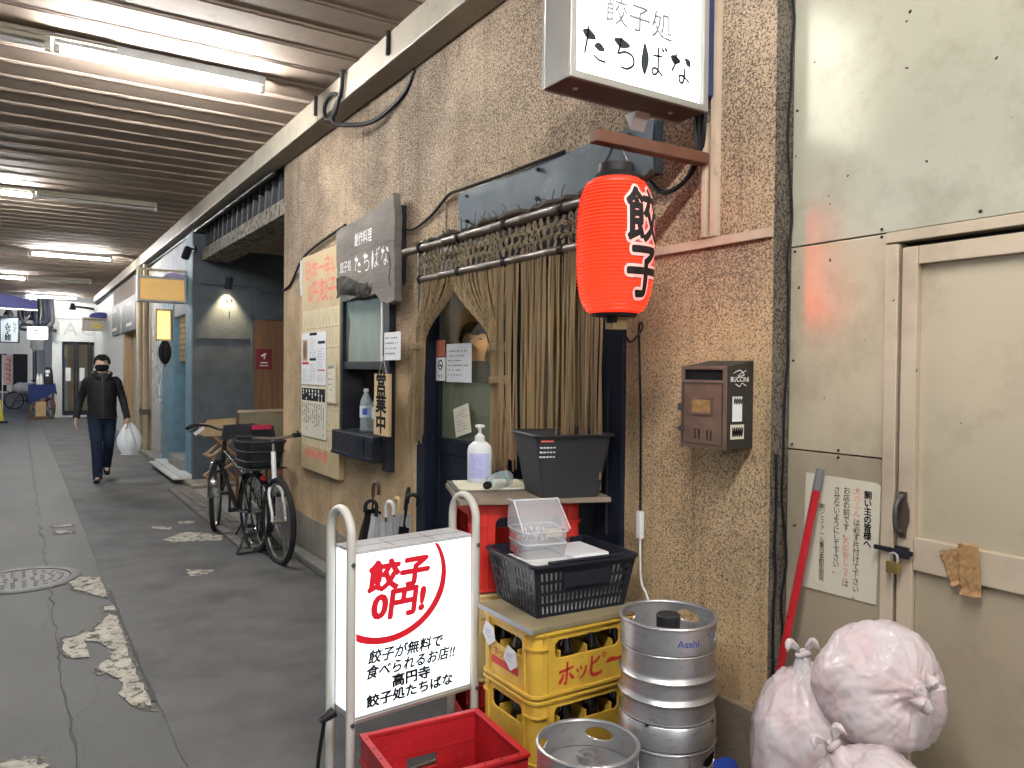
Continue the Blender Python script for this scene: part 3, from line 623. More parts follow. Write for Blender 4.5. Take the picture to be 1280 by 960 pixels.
# ================================================================ recess left of the restaurant and its beams
rc = thing('recess_canopy', 'dirty concrete beam with dark joists over the recess beside the restaurant', 'beam', (-9, 2.2, 3), wp=True)
mb = MB(); mb.box(-10.88, -7.03, 2.06, 2.42, 2.97, 3.12); mb.build('beam', mat('dirty_beam', (.30, .27, .22), .8, var=.2, bump=.5, bs=30, dirt=.95, dcol=(.04, .04, .04), ds=16, dth=.47), rc, bevel=.01)
pj = None
for i in range(16):
    if pj is None: mb = MB(); mb.prism([(0, 3.121), (.05, 3.121), (.12, 3.40), (.05, 3.40)], (0, 2.10, 0), UX, UZ, UY, .3); pj = o = mb.build('joist', mat('joist', (.055, .06, .07), .7, var=.3, dirt=.6), rc)
    else: o = instance(pj, rc)
    o.matrix_parent_inverse = rc.matrix_basis.inverted(); o.location = (-10.85+.24*i, 0, 0)
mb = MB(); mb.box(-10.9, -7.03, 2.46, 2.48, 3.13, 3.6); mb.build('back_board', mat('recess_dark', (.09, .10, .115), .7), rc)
mb = MB(); mb.box(-10.9, -7.03, 2.40, 6, 3.145, 3.2); mb.build('soffit', 'deck_paint', rc)
rr2 = None
for i in range(18):
    if rr2 is None: mb = MB(); mb.prism([(0, 3.12), (.05, 3.12), (.08, 3.1449), (-.03, 3.1449)], (0, 2.49, 0), UX, UZ, UY, 3.5); rr2 = o = mb.build('soffit_rib', 'deck_paint', rc)
    else: o = instance(rr2, rc)
    o.matrix_parent_inverse = rc.matrix_basis.inverted(); o.location = (-10.8+.21*i, 0, 0)
# ================================================================ blue corner shop
bs_ = thing('blue_shop', 'blue painted corner shop with dark slate side wall and shuttered doorway', 'building', (-12, 2.0, 0), wp=True)
mb = MB(); mb.box(-11.0, -10.9, 1.955, 6, .071, 3.6); sw = mb.build('side_wall', 'blue_side', bs_)
mb = MB(); mb.box(-11.47, -11.0005, 1.96, 2.3, .07, 3.37); mb.build('pilaster', 'blue_paint', bs_, bevel=.01)
mb = MB(); mb.box(-13.57, -12.5, 1.97, 2.3, .07, 2.6); mb.build('pilaster', 'blue_paint', bs_, bevel=.01)
mb = MB(); mb.box(-13.57, -11.47, 1.98, 2.3, 2.30, 3.37); mb.build('upper_wall', mat('lilac_wall', (.40, .44, .50), .7, var=.15, bump=.4, bs=60, dirt=.2), bs_)
mb = MB(); mb.box(-12.5, -11.47, 2.16, 2.3, .07, 2.3); dd = mb.build('door', mat('dark_door', (.028, .03, .042), .45, var=.15), bs_)
mb = MB(); mb.cyl((-11.56, 2.16, 1.05), (-11.56, 2.12, 1.05), .018, None, 10); mb.build('door_knob', 'alu', dd, True)
mat('yellow_slat', (.50, .40, .22), .5, var=.15)
for i in range(8):
    mb = MB(); mb.box(-12.48, -11.48, 2.05+.002*(i % 2), 2.10, 1.64+.083*i, 1.64+.083*i+.074); mb.build('shutter_slat', 'yellow_slat', bs_, bevel=.006)
mb = MB(); mb.box(-12.5, -11.47, 1.90, 2.3, .071, .28); mb.build('door_step', 'concrete', bs_, bevel=.01)
mb = MB(); mb.box(-13.1, -10.95, 1.80, 1.955, .071, .13); mb.box(-13.1, -10.95, 1.72, 1.82, .07, .10); mb.build('shutter_track', 'white_paint', bs_, bevel=.006)
# side wall fittings
mb = MB(); mb.box(-10.9, -10.875, 2.74, 3.5, .03, 2.22); sdr = mb.build('side_door', 'wood_door', bs_, bevel=.004)
for i in range(5):
    mb = MB(); mb.box(-10.876, -10.868, 2.76+.15*i, 2.76+.15*i+.142, .05, 2.20); mb.build('door_plank', 'wood_door', sdr, bevel=.003)
mb = MB(); mb.box(-10.9, -10.865, 2.705, 2.738, .03, 2.26); mb.box(-10.9, -10.865, 2.705, 3.5, 2.225, 2.27); mb.build('door_casing', 'blue_side', bs_)
mb = MB(); mb.box(-10.9, -10.885, 2.70, 3.5, 2.30, 2.55); mb.build('vent_board', 'blue_side', bs_, bevel=.004)
mb = MB(); mb.tube([(-10.885, 2.03, 2.665), (-10.885, 2.83, 2.665), (-10.885, 2.84, 2.60), (-10.885, 3.5, 2.60)], .016, 8); mb.box(-10.9, -10.885, 2.02, 3.5, 1.945, 1.955); mb.build('conduit', 'blue_side', bs_)
# ================================================================ shops farther down the arcade
ss = thing('shutter_shop', 'shop with closed roller shutter and grey sign board beyond the blue shop', 'building', (-18, 2.0, 0), wp=True)
mb = MB(); mb.box(-14.95, -13.575, 2.0, 2.3, .07, 3.37); mb.build('peeling_wall', mat('peeling', (.46, .47, .46), .7, var=.2, bump=.6, bs=20, dirt=.85, dcol=(.16, .15, .14), ds=7, dth=.5), ss)
random.seed(5)
for i in range(46):
    x_ = random.uniform(-14.9, -13.62); z_ = random.uniform(.9, 2.3); a_ = random.uniform(.05, .17); b_ = random.uniform(.05, .2)
    mb = MB(); mb.prism([(0, 0), (a_, random.uniform(-.02, .02)), (a_*random.uniform(.8, 1.1), b_), (random.uniform(-.02, .02), b_*random.uniform(.8, 1.1))], (x_, 1.9985-.0012*(i % 9), z_), UX, UZ, -UY, .001)
    mb.build('sticker', ('white_paint', 'shutter', 'alu', 'paper')[i % 4], ss)
mb = MB(); mb.box(-14.75, -13.85, 1.975, 1.998, .15, .95); mb.box(-14.6, -14.0, 1.965, 1.975, .25, .85); mb.build('low_door', 'shutter', ss, bevel=.006)
mb = MB(); mb.tube([(-15.6, 1.90, .07), (-15.6, 1.90, 3.38)], .075, 14); mb.build('drain_pipe', 'beige_post', ss, True)
mb = MB(); mb.tube([(-15.15, 1.93, .07), (-15.15, 1.93, 3.38)], .05, 12); mb.build('drain_pipe', 'beige_post', ss, True)
mb = MB(); mb.box(-15.75, -15.05, 1.86, 1.99, .72, .80); mb.build('pipe_clamp', 'iron', ss)
mb = MB(); mb.box(-16.75, -14.96, 2.0, 2.3, .07, 3.37); mb.build('pier', 'beige_post', ss)
for i in range(29):
    mb = MB(); mb.box(-18.65, -16.76, 2.12+.006*(i % 2), 2.15, .08+.076*i, .08+.076*i+.07); mb.build('shutter_slat', 'shutter', ss, bevel=.01)
mb = MB(); mb.box(-18.9, -18.66, 1.96, 2.3, .07, 2.3); mb.box(-16.755, -16.70, 1.97, 2.2, .07, 2.3); mb.build('wood_post', mat('tan_wood', (.40, .27, .15), .6, var=.2, stretch=(5, 5, .5)), ss)
mb = MB(); mb.box(-21, -16.6, 1.93, 2.2, 2.28, 2.98); sb = mb.build('sign_board', mat('slate_sign', (.07, .07, .075), .5, var=.2), ss, bevel=.01)
mb = MB(); mb.box(-21, -16.6, 1.96, 2.2, 2.99, 3.37); mb.build('fascia', mat('rusty_wood', (.22, .14, .09), .7, var=.25), ss)
mb = MB()
for x_ in (-20.4, -17.6):
    for z_ in (2.42, 2.84): mb.box(x_-.45, x_+.45, 1.925, 1.93, z_-.035, z_+.035)
mb.build('sign_stripe', 'white_ink', sb)
vs, fs = brush([[(-.3+.13*i, .06, .05), (-.2+.13*i, -.02, .06), (-.28+.13*i, -.08, .05)] for i in range(5)]); flat(vs, fs, 'white_ink', sb, (-19.1, 1.929, 2.82), WALLB)
vs, fs = brush([[(-.14, .2, .05), (.05, .24, .09), (.12, .1, .07), (0, -.02, .06)], [(0, 0, .05), (.12, -.1, .08), (.05, -.26, .06)], [(-.05, 0, .05), (-.12, -.25, .07)]])
flat(vs, fs, 'white_ink', sb, (-19.1, 1.929, 2.5), WALLB, 'emblem')
mb = MB(); mb.box(-26.8, -18.9, 1.98, 2.3, .07, 3.37); mb.build('white_wall', 'white_wall', ss)
# ================================================================ end of the arcade
mat('glow_white', (1, 1, 1), .4, emit=(.95, 1.0, 1.0), es=2.2)
mat('glow_amber', (1, .7, .3), .4, emit=(1.0, .62, .22), es=1.1)
mat('amber_board', (.62, .38, .12), .5, var=.08, emit=(1.0, .58, .2), es=.22)
mat('violet', (.055, .06, .30), .5, var=.15)
mat('navy_cloth', (.012, .028, .12), .8, var=.2)
mat('card', (.48, .34, .17), .75, var=.12)
mat('dark_wood', (.10, .055, .035), .6, var=.25)
mat('pale_front', (.62, .60, .55), .7, var=.1, emit=None)
hb = thing('white_shop', 'white painted shop with faint raised letters and glazed folding doors', 'building', (-27, 1.6, 0), wp=True)
HX = -27.0
mb = MB(); mb.plate([(.88, 0), (3.4, 0), (3.4, 3.5), (.88, 3.5)], [[(1.14, .05), (2.25, .05), (2.25, 2.30), (1.14, 2.30)]], (HX, 0, 0), UY, UZ, -UX, .3); mb.build('wall', 'white_wall', hb, bevel=.01)
mb = MB(); mb.box(HX-7, HX-.3, .88, 1.0, 0, 3.5); mb.build('wall', 'white_wall', hb)
mb = MB(); mb.box(HX, HX+.06, .86, 3.4, 2.98, 3.05); mb.box(HX, HX+.03, .86, 3.4, 2.30, 2.36); mb.build('moulding', 'white_wall', hb)
text('HACO', .56, mat('faint_letter', (.47, .49, .47), .6), hb, (HX, 1.62, 2.66), SIDEB, .008, .012, char=1.25)
for y_ in (1.15, 1.52, 1.89):
    mb = MB(); mb.plate([(y_, .06), (y_+.36, .06), (y_+.36, 2.29), (y_, 2.29)], [[(y_+.06, .2), (y_+.30, .2), (y_+.30, 2.2), (y_+.06, 2.2)]], (HX-.12, 0, 0), UY, UZ, UX, .05); df = mb.build('door_leaf', 'black_metal' if y_ > 1.2 else 'navy_frame', hb, bevel=.005)
    mb = MB(); mb.box(HX-.1, HX-.095, y_+.06, y_+.30, .2, 2.2); mb.build('pane', 'glass', df)
    mb = MB(); mb.box(HX-.093, HX-.09, y_+.09, y_+.22, 1.1, 1.5); mb.build('notice', 'paper', df)
mb = MB(); mb.box(HX-1.5, HX-1.45, 1.0, 3.4, 0, 2.6); mb.build('back_wall', mat('tan_room', (.40, .29, .18), .7), hb)
mb = MB(); mb.tube(cr([(HX+.02, 2.07, 2.5), (HX+.02, 2.07, 3.15), (HX+.1, 1.95, 3.3), (HX+2.2, 1.3, 3.22)], 5), .03, 8); mb.cyl((HX+2.2, 1.3, 3.3), (HX+2.2, 1.3, 3.12), .05, .09, 12); mb.build('sign_lamp_arm', 'cable', hb, True)
hs = thing('hanging_sign', 'cream hanging sign with a yellow dish picture under a violet hood', 'sign', (-23, 1.74, 2.5), wp=True)
mb = MB(); mb.box(-23.05, -23, 1.43, 2.04, 2.48, 2.83); mb.build('panel', mat('cream_panel', (.42, .38, .32), .5, var=.1), hs, bevel=.01)
vs, fs = brush([[(-.12, 0, .03), (0, .05, .07), (.12, 0, .06), (.02, -.05, .06), (-.1, -.02, .05)]]); flat(vs, fs, mat('egg', (.62, .48, .12), .5), hs, (-23, 1.74, 2.62), SIDEB, 'picture', .002)
vs, fs = brush([[(-.24+.07*i, .015, .02), (-.2+.07*i, .0, .025), (-.22+.07*i, -.02, .015)] for i in range(7)]); flat(vs, fs, 'ink', hs, (-23, 1.72, 2.77), SIDEB)
mb = MB(); mb.lathe([(.26, 0), (.26, .05), (.2, .1), (.1, .13), (.001, .14)], 20, (-23.05, 1.85, 2.84)); mb.build('hood', 'violet', hs, True)
mb = MB(); mb.bar((-23.02, 2.0, 2.9), (-23.02, 2.04, 3.38), .04, .04); mb.build('hanger', 'cable', hs)
# lit box sign, vertical sign, hood and pipes at the far left
ws = thing('lit_box_sign', 'small white lit box sign hanging over the blue cloth table', 'sign', (-25, .48, 2.3), wp=True)
mb = MB(); mb.box(-25.12, -25, .23, .72, 2.28, 2.63); mb.build('box', 'glow_white', ws, bevel=.03)
vs, fs = brush([[(-.05, .05, .03), (.03, .05, .035), (.04, -.02, .03), (-.05, -.05, .03), (-.05, .03, .025)]]); flat(vs, fs, 'ink_grey', ws, (-25, .42, 2.47), SIDEB, 'emblem', .002)
mb = MB(); mb.bar((-25.06, .5, 2.62), (-25.06, .5, 3.4), .05, .05); mb.build('hanger', 'cable', ws)
mb = MB(); mb.lathe([(.001, -.3), (.13, -.29), (.16, -.2), (.15, -.02), (.1, 0)], 16, (-25.06, .48, 2.28)); mb.build('lamp_globe', mat('globe', (.6, .62, .6), .2, trans=.5), ws, True)
vs_ = thing('vertical_sign', 'pale vertical hanging sign with black brush characters at the far left', 'sign', (-26, -.18, 2.3), wp=True)
mb = MB(); mb.box(-26.06, -26, -.39, .03, 2.22, 2.9); mb.build('panel', mat('pale_sign', (.50, .58, .62), .5, var=.05), vs_, bevel=.006)
mb = MB(); mb.plate([(-.42, 2.19), (.06, 2.19), (.06, 2.93), (-.42, 2.93)], [[(-.39, 2.22), (.03, 2.22), (.03, 2.9), (-.39, 2.9)]], (-26.07, 0, 0), UY, UZ, UX, .09); mb.build('frame', 'black_metal', vs_)
text('んちん館', .16, 'ink', vs_, (-26, -.22, 2.5), SIDEB, .004, .002, vertical=True, line=.75)
text('らっく', .11, 'ink', vs_, (-26, -.06, 2.62), SIDEB, .002, .002, vertical=True, line=.85)
mb = MB(); mb.bar((-26.03, -.2, 2.92), (-26.03, -.2, 3.4), .03, .03); mb.lathe([(.001, .22), (.05, .2), (.12, .05), (.14, 0)], 14, (-25.95, -.2, 2.95)); mb.build('hanger', 'cable', vs_)
aw = thing('awning', 'deep violet curved awning under the far end of the ceiling', 'awning', (-24, -1, 3.1), wp=True)
mb = MB(); mb.grid(lambda a, b: (-24-1.2*b, -3.0+3.45*a, 3.12+(.42-.25*max(0, a-.45))*math.sin(b*1.4)**.7+.0), 24, 8); mb.prism([(-3.0, 3.06), (.45, 3.02), (.45, 3.2), (.1, 3.34), (-.35, 3.42), (-3.0, 3.46)], (-24, 0, 0), UY, UZ, -UX, .03); mb.build('hood', 'violet', aw, True, ang=30)
mb = MB(); mb.bar((-24, -3, 3.05), (-24, .46, 3.02), .05, .04); mb.bar((-24.5, .3, 3.05), (-24.5, .3, 3.56), .04, .04); mb.build('rail', 'alu', aw)
pd = thing('pipe_cluster', 'dark tangle of pipes and ducts beyond the arcade end', 'pipes', (-26.5, .5, 2.6), wp=True)
random.seed(9)
for i in range(9):
    mb = MB(); y_ = .05+.1*i; z_ = 2.55+random.uniform(0, .5); mb.tube(cr([(-26.5, y_, 3.5), (-26.4, y_+.02, z_+.2), (-26.4, y_+.12*random.choice((-1, 1)), z_), (-26.7, y_+.1, z_-.05)], 5), random.uniform(.03, .07), 8); mb.build('pipe', ('black_metal', 'navy_frame', 'iron')[i % 3], pd, True)
mb = MB(); mb.box(-27.2, -26.7, .0, .85, 2.9, 3.45); mb.build('duct', 'navy_frame', pd)
# low table with a blue cloth, bottles, boxes
tb = thing('display_table', 'small table under a navy cloth outside the white shop', 'table', (-26, .6, 0), wp=True)
mb = MB(); mb.box(-26.4, -26, .28, .93, .96, 1.0); mb.build('top', 'dark_wood', tb)
for y_ in (.31, .88):
    for x_ in (-26.36, -26.04): mb = MB(); mb.box(x_-.025, x_+.025, y_-.025, y_+.025, 0, .96); mb.build('leg', 'dark_wood', tb)
cl = thing('navy_cloth', 'navy cloth draped askew over the small display table', 'cloth', (-26, .6, 1.0), wp=True)
mb = MB(); mb.prism([(.26, 1.02), (.26, .52), (.34, .47), (.5, .58), (.72, .66), (.86, .78), (.98, .72), (.93, 1.02)], (-25.99, 0, 0), UY, UZ, UX, .012); mb.box(-26.42, -25.99, .26, .94, 1.001, 1.014); mb.build('cloth', 'navy_cloth', cl, bevel=.004)
bx = thing('cardboard_box', 'brown cardboard box standing under the navy cloth table', 'box', (-26.1, .57, 0))
mb = MB(); mb.box(-.2, .1, -.13, .13, .1, .52); b1 = mb.build('box', 'card', bx, bevel=.005)
mb = MB(); mb.box(-.22, .12, -.22, .22, 0, .1); mb.build('base', 'dark_wood', bx)
for i, (y_, h_, m_) in enumerate(((.5, .32, 'white_paint'), (.58, .3, 'white_paint'), (.66, .2, 'paper'))):
    b = thing('bottle', ('tall white bottle at the street side of the navy cloth table', 'white bottle in the middle of the navy cloth table', 'short white jar beside the black helmet on the navy cloth table')[i], 'bottle', (-26.1, y_, 1.014))
    mb = MB(); mb.lathe([(.001, 0), (.045, .005), (.045, h_*.6), (.02, h_*.8), (.018, h_)], 12, cap=True); mb.build('body', m_, b, True)
bg_ = thing('black_bag', 'black bag with white patches hung beside the navy cloth table', 'bag', (-26.0, .76, 1.016))
mb = MB(); mb.grid(lambda a, b: (.05*math.cos(a*6.283)*(1-.4*b), (.12+.03*b)*math.sin(a*6.283)*(1-.5*b*b), .5*b), 14, 8, True); mb.build('body', 'black_metal', bg_, True)
mb = MB(); mb.box(.045, .056, -.08, .03, .33, .42); mb.box(.04, .055, -.07, .0, .24, .31); mb.build('patch', 'paper', bg_)
# far bicycle is copied later; yellow board at the very edge
ya = thing('yellow_board', 'yellow standing board at the left edge of the street', 'sign', (-25, -.55, 0))
mb = MB(); mb.prism([(-.22, .06), (.24, .06), (.18, .62), (-.22, .62)], (0, 0, 0), UY, UZ, -UX, .04); mb.build('board', mat('yellow_board', (.72, .62, .04), .5), ya, bevel=.01)
mb = MB(); mb.box(-.1, .1, -.26, .34, 0, .05); mb.build('foot', 'black_metal', ya, bevel=.01)
# far street: pale fronts and a closing row
def far_front(label, x0, x1, y, h, m, doors):
    t = thing('far_shopfront', label, 'building', ((x0+x1)/2, y, 0), wp=True, group='pale shop fronts beyond the arcade')
    s = 1 if y > 0 else -1
    mb = MB(); mb.box(x0, x1, min(y, y+s*.4), max(y, y+s*.4), 0, h); mb.build('wall', m, t)
    for a, b, z0, z1 in doors: mb = MB(); mb.box(a, b, min(y, y-s*.04), max(y, y-s*.04), z0, z1); mb.build('door', 'black_metal', t); 
    mb = MB(); mb.box(x0+.2, x1-.2, min(y, y-s*.12), max(y, y-s*.12), 2.5, 3.0); mb.build('sign_band', 'white_paint', t)
far_front('pale far shop front beside the blue cloth table', -36, -28.2, .95, 3.6, 'pale_front', [(-31, -30.2, .1, 2.1), (-34, -33, .1, 2.1)])
far_front('farthest pale shop front on the right of the street', -50, -36.1, .7, 4.2, 'white_wall', [(-40, -39, .1, 2.2), (-45, -44, .1, 2.2)])
far_front('pale shop front on the opposite side of the street', -50, -27, -3.6, 4.2, 'pale_front', [(-30, -29, .1, 2.1), (-36, -35, .1, 2.1)])
ef = thing('end_building', 'white building closing the far end of the street', 'building', (-52, -1, 0), wp=True)
mb = MB(); mb.box(-53, -52, -9, 6, 0, 6); mb.build('wall', 'white_wall', ef)
for y_ in (-2.2, -1.2, -.2):
    mb = MB(); mb.box(-52, -51.95, y_, y_+.7, .1, 2.2); mb.build('door', 'black_metal' if y_ > -2 else 'pale_front', ef)
rs = thing('red_banner', 'narrow red lettered banner far down the street', 'banner', (-31, -.25, .8), wp=True)
mb = MB(); mb.box(-31.02, -31, -.4, -.12, .9, 1.9); mb.build('cloth', mat('pink_banner', (.72, .52, .48), .7), rs)
vs, fs = brush([[(-.05, .35-.16*i, .03), (.06, .33-.16*i, .03), (.04, .25-.16*i, .03)] for i in range(5)]); flat(vs, fs, 'red_ink', rs, (-31, -.26, 1.4), SIDEB, 'lettering', .004)
mb = MB(); mb.bar((-31.01, -.42, 0), (-31.01, -.42, 2.0), .02, .02); mb.build('pole', 'alu', rs)
# the other side of the arcade, behind the left edge of the picture
of = thing('opposite_fronts', 'plain row of closed shop fronts across the open street', 'building', (-8, -9.3, 0), wp=True)
mb = MB(); mb.box(-26, 9, -9.8, -9.3, 0, 4.5); mb.build('wall', 'pale_front', of)
for i in range(8):
    mb = MB(); mb.box(-25+4.2*i, -22.2+4.2*i, -9.3, -9.27, .05, 2.4); mb.build('shutter', 'shutter', of)
# ================================================================ fittings on the blue shop
ys = thing('amber_sign', 'blank amber box sign sticking out beside the blue pilaster', 'sign', (-11.3, 1.64, 2.44), wp=True)
mb = MB(); mb.box(-11.44, -11.303, 1.36, 1.92, 2.45, 2.74); mb.build('face', 'amber_board', ys)
mb = MB(); mb.plate([(1.335, 2.425), (1.945, 2.425), (1.945, 2.765), (1.335, 2.765)], [[(1.365, 2.455), (1.915, 2.455), (1.915, 2.735), (1.365, 2.735)]], (-11.46, 0, 0), UY, UZ, UX, .17); mb.build('frame', mat('grey_frame', (.34, .33, .33), .5), ys, bevel=.004)
mb = MB(); mb.bar((-11.38, 1.37, 2.75), (-11.38, 1.37, 2.87), .045, .045); mb.bar((-11.38, 1.345, 2.86), (-11.38, 1.97, 2.86), .03, .03); mb.build('hanger', 'beige_post', ys)
va_ = thing('violet_hood', 'lilac curved lamp hood behind the amber box sign', 'hood', (-12, 1.87, 2.6), wp=True)
mb = MB(); mb.grid(lambda a, b: (-12.3+.5*b, 1.88+.24*math.cos(a*math.pi), 2.62+.27*math.sin(a*math.pi)), 18, 3); mb.prism([(.24*math.cos(a*math.pi/14), .27*math.sin(a*math.pi/14)) for a in range(15)], (-11.8, 1.88, 2.62), UY, UZ, -UX, .01); mb.build('hood', mat('lilac', (.36, .30, .50), .5), va_, True, ang=30)
lb = thing('amber_lantern_box', 'lit amber box lantern on the blue shop wall under the hood', 'lantern', (-12.62, 1.85, 1.96), wp=True)
mb = MB(); mb.box(-12.72, -12.58, 1.75, 1.94, 1.97, 2.40); mb.build('body', 'glow_amber', lb, bevel=.006)
mb = MB(); mb.plate([(1.735, 1.95), (1.955, 1.95), (1.955, 2.42), (1.735, 2.42)], [[(1.755, 1.975), (1.935, 1.975), (1.935, 2.395), (1.755, 2.395)]], (-12.735, 0, 0), UY, UZ, UX, .17); mb.box(-12.70, -12.6, 1.955, 1.98, 2.15, 2.25); mb.build('frame', 'yellow_slat', lb)
ub = thing('black_umbrella', 'furled black umbrella hanging below the amber lantern', 'umbrella', (-12.62, 1.87, 1.6))
mb = MB(); mb.grid(lambda a, b: ((.02+.05*math.sin(b*math.pi)**.7)*(1+.25*math.sin(a*6.283*6))*math.cos(a*6.283), (.02+.055*math.sin(b*math.pi)**.7)*(1+.25*math.sin(a*6.283*6))*math.sin(a*6.283), .36*b), 36, 10, True); mb.build('canopy', 'cable', ub, True)
mb = MB(); mb.tube([(0, 0, -.04), (0, 0, .37)], .008, 6); mb.build('shaft', 'black_metal', ub)
def spot(name_label, loc, aim, lit):
    t = thing('spotlight', name_label, 'spotlight', loc, wp=False)
    d = Vector(aim).normalized(); q = Vector((0, 0, -1)).rotation_difference(d)
    T = q.to_matrix().to_4x4()
    mb = MB(); mb.lathe([(.001, .07), (.045, .065), (.05, .05), (.05, -.09), (.042, -.09), (.04, -.07), (.001, -.07)], 20); mb.v = [tuple(T @ Vector(p)) for p in mb.v]; mb.build('head', 'black_metal', t, True)
    if lit:
        mb = MB(); mb.lathe([(.001, -.078), (.038, -.078)], 16); mb.v = [tuple(T @ Vector(p)) for p in mb.v]; mb.build('lens', mat('spot_lens', (1, .9, .7), .3, emit=(1, .85, .6), es=18.), t)
        l = bpy.data.lights.new('spot_lamp', 'SPOT'); l.energy = 85; l.spot_size = R(82); l.spot_blend = .75; l.color = (1, .74, .42); l.shadow_soft_size = .03
        lo = bpy.data.objects.new('spot_lamp', l); COL.objects.link(lo); lo.parent = t; lo.location = d*.1; lo.rotation_euler = Vector((0, 0, -1)).rotation_difference(d).to_euler()
    return t
s1 = spot('black unlit spotlight at the top of the blue pilaster', (-10.84, 1.87, 3.06), (.25, -.35, -1), 0)
mb = MB(); mb.tube([(0, .03, .04), (-.02, .1, .05)], .012, 8); mb.cyl((-.03, .085, .05), (-.03, .12, .05), .05, None, 14); mb.build('arm', 'black_metal', s1)
s2 = spot('black wall spotlight casting a warm pool on the slate wall', (-10.77, 2.38, 2.70), (-.28, 0, -1), 1)
mb = MB(); mb.box(-.1, -.03, -.02, .02, -.02, .04); mb.build('arm', 'black_metal', s2)
sl = thing('house_emblem', 'tiny black marks on the slate wall under the spotlight', 'sign', (-10.898, 2.41, 2.4), wp=True)
vs, fs = brush([[(-.03, .06, .02), (-.01, .03, .015), (-.015, .0, .006)], [(.04, .06, .025), (.05, .02, .012)], [(.015, -.1, .012), (.015, -.2, .01)]]); flat(vs, fs, 'ink', sl, (-10.895, 2.40, 2.42), SIDEB, 'mark', .003)
ms = thing('maroon_sign', 'small square maroon sign on the brown plank door', 'sign', (-10.86, 2.87, 1.54), wp=True)
mb = MB(); mb.box(-10.867, -10.855, 2.76, 2.98, 1.54, 1.82); mb.build('plate', mat('maroon', (.16, .02, .03), .4), ms, bevel=.003)
vs, fs = brush([[(-.04, .03, .02), (0, .05, .03), (.03, .07, .015)], [(.01, .05, .02), (.0, -.01, .015)], [(-.05, -.06, .016), (.05, -.06, .016)], [(-.06, -.1, .012), (.06, -.1, .012)]]); flat(vs, fs, 'white_ink', ms, (-10.855, 2.87, 1.69), SIDEB, 'emblem', .002)
# ================================================================ things stored in the recess
khaki = mat('khaki', (.23, .20, .125), .85, var=.12, bump=.2, bs=200)
cv = thing('canvas_screen', 'khaki canvas stretched on a pale rail in the recess', 'screen', (-8.8, 2.4, .03), wp=True)
mb = MB(); mb.grid(lambda a, b: (-8.8+.02*math.sin(7*a+5*b), 2.06+.9*a, .45+.61*b+.01*math.sin(9*a)), 24, 10); mb.build('canvas', khaki, cv, True)
mb = MB(); mb.bar((-8.8, 2.04, 1.075), (-8.8, 2.97, 1.085), .03, .03); mb.build('rail', 'beige_post', cv, bevel=.004)
for y_ in (2.05, 2.95): mb = MB(); mb.bar((-8.83, y_, .03), (-8.83, y_, 1.07), .03, .03); mb.build('leg', 'dark_wood', cv)
fold = mat('fold_wood', (.33, .19, .09), .6, var=.2)
zs = thing('folding_rack', 'zigzag folding wooden rack standing under the cardboard boxes', 'rack', (-9.6, 2.05, .03), wp=True)
Z = [(1.86, .28), (2.16, .16), (2.22, .24), (1.90, .50), (2.08, .52), (2.2, .42), (1.92, .28)]
for a, b in (((1.88, .27), (2.2, .46)), ((1.90, .52), (2.18, .24)), ((1.90, .52), (2.17, .74)), ((1.87, .27), (2.1, .19)), ((1.92, .76), (2.2, .5))):
    for x_ in (-9.75, -9.45): mb = MB(); mb.bar((x_, a[0], a[1]), (x_, b[0], b[1]), .025, .06, (1, 0, 0)); mb.build('slat', fold, zs, bevel=.003)
for y_, z_ in ((1.9, .52), (1.9, .27), (2.17, .22)): mb = MB(); mb.bar((-9.78, y_, z_), (-9.42, y_, z_), .06, .02); mb.build('tread', fold, zs)
for y_ in (1.9, 2.12): mb = MB(); mb.bar((-9.6, y_, .03), (-9.6, y_, .3), .03, .03); mb.build('foot', fold, zs)
cbx = thing('open_carton', 'open cardboard carton with a white flap behind the bicycle handlebars', 'box', (-9.6, 2.02, .76))
mb = MB(); mb.box(-.16, .16, -.2, .2, 0, .13); mb.build('body', 'card', cbx)
mb = MB(); mb.prism([(-.2, .13), (.2, .15), (.21, .21), (-.17, .19)], (.165, 0, 0), UY, UZ, UX, .004); mb.build('flap', 'card', cbx)
mb = MB(); mb.prism([(0, 0), (-.12, -.09), (-.09, -.12), (.02, -.03)], (.15, -.2, .13), UY, UZ, UX, .004); mb.build('flap', 'paper', cbx)
# ================================================================ bicycles
rub = mat('rubber', (.02, .02, .021), .75, var=.2); chrome = mat('chrome', (.65, .65, .65), .2, metal=1.)
bkp = mat('bike_black', (.012, .012, .014), .25, coat=.5); bwp = mat('bike_white', (.72, .73, .75), .25, coat=.5)
plast = mat('black_plastic', (.02, .021, .024), .5); refl = mat('red_reflector', (.5, .02, .015), .15, coat=.6)
def wheel(parent, loc, r, steer=0., tw=.022):
    wmb = MB(); wmb.tube([(r*math.cos(2*math.pi*i/40), 0, r*math.sin(2*math.pi*i/40)) for i in range(40)], tw, 10, closed=True); t = wmb.build('wheel', rub, parent, True); t.location = loc; t.rotation_euler = (0, 0, steer)
    m2 = MB(); m2.tube([((r-.03)*math.cos(2*math.pi*i/40), 0, (r-.03)*math.sin(2*math.pi*i/40)) for i in range(40)], .012, 6, closed=True); m2.build('rim', chrome, t, True)
    m3 = MB()
    for i in range(28):
        a = 2*math.pi*i/28; s = 1 if i % 2 else -1; m3.tube([(.02*math.cos(a+.5*s), .025*s, .02*math.sin(a+.5*s)), ((r-.03)*math.cos(a), 0, (r-.03)*math.sin(a))], .0014, 3)
    m3.cyl((0, -.045, 0), (0, .045, 0), .022, None, 10); m3.build('spokes', chrome, t)
    return t
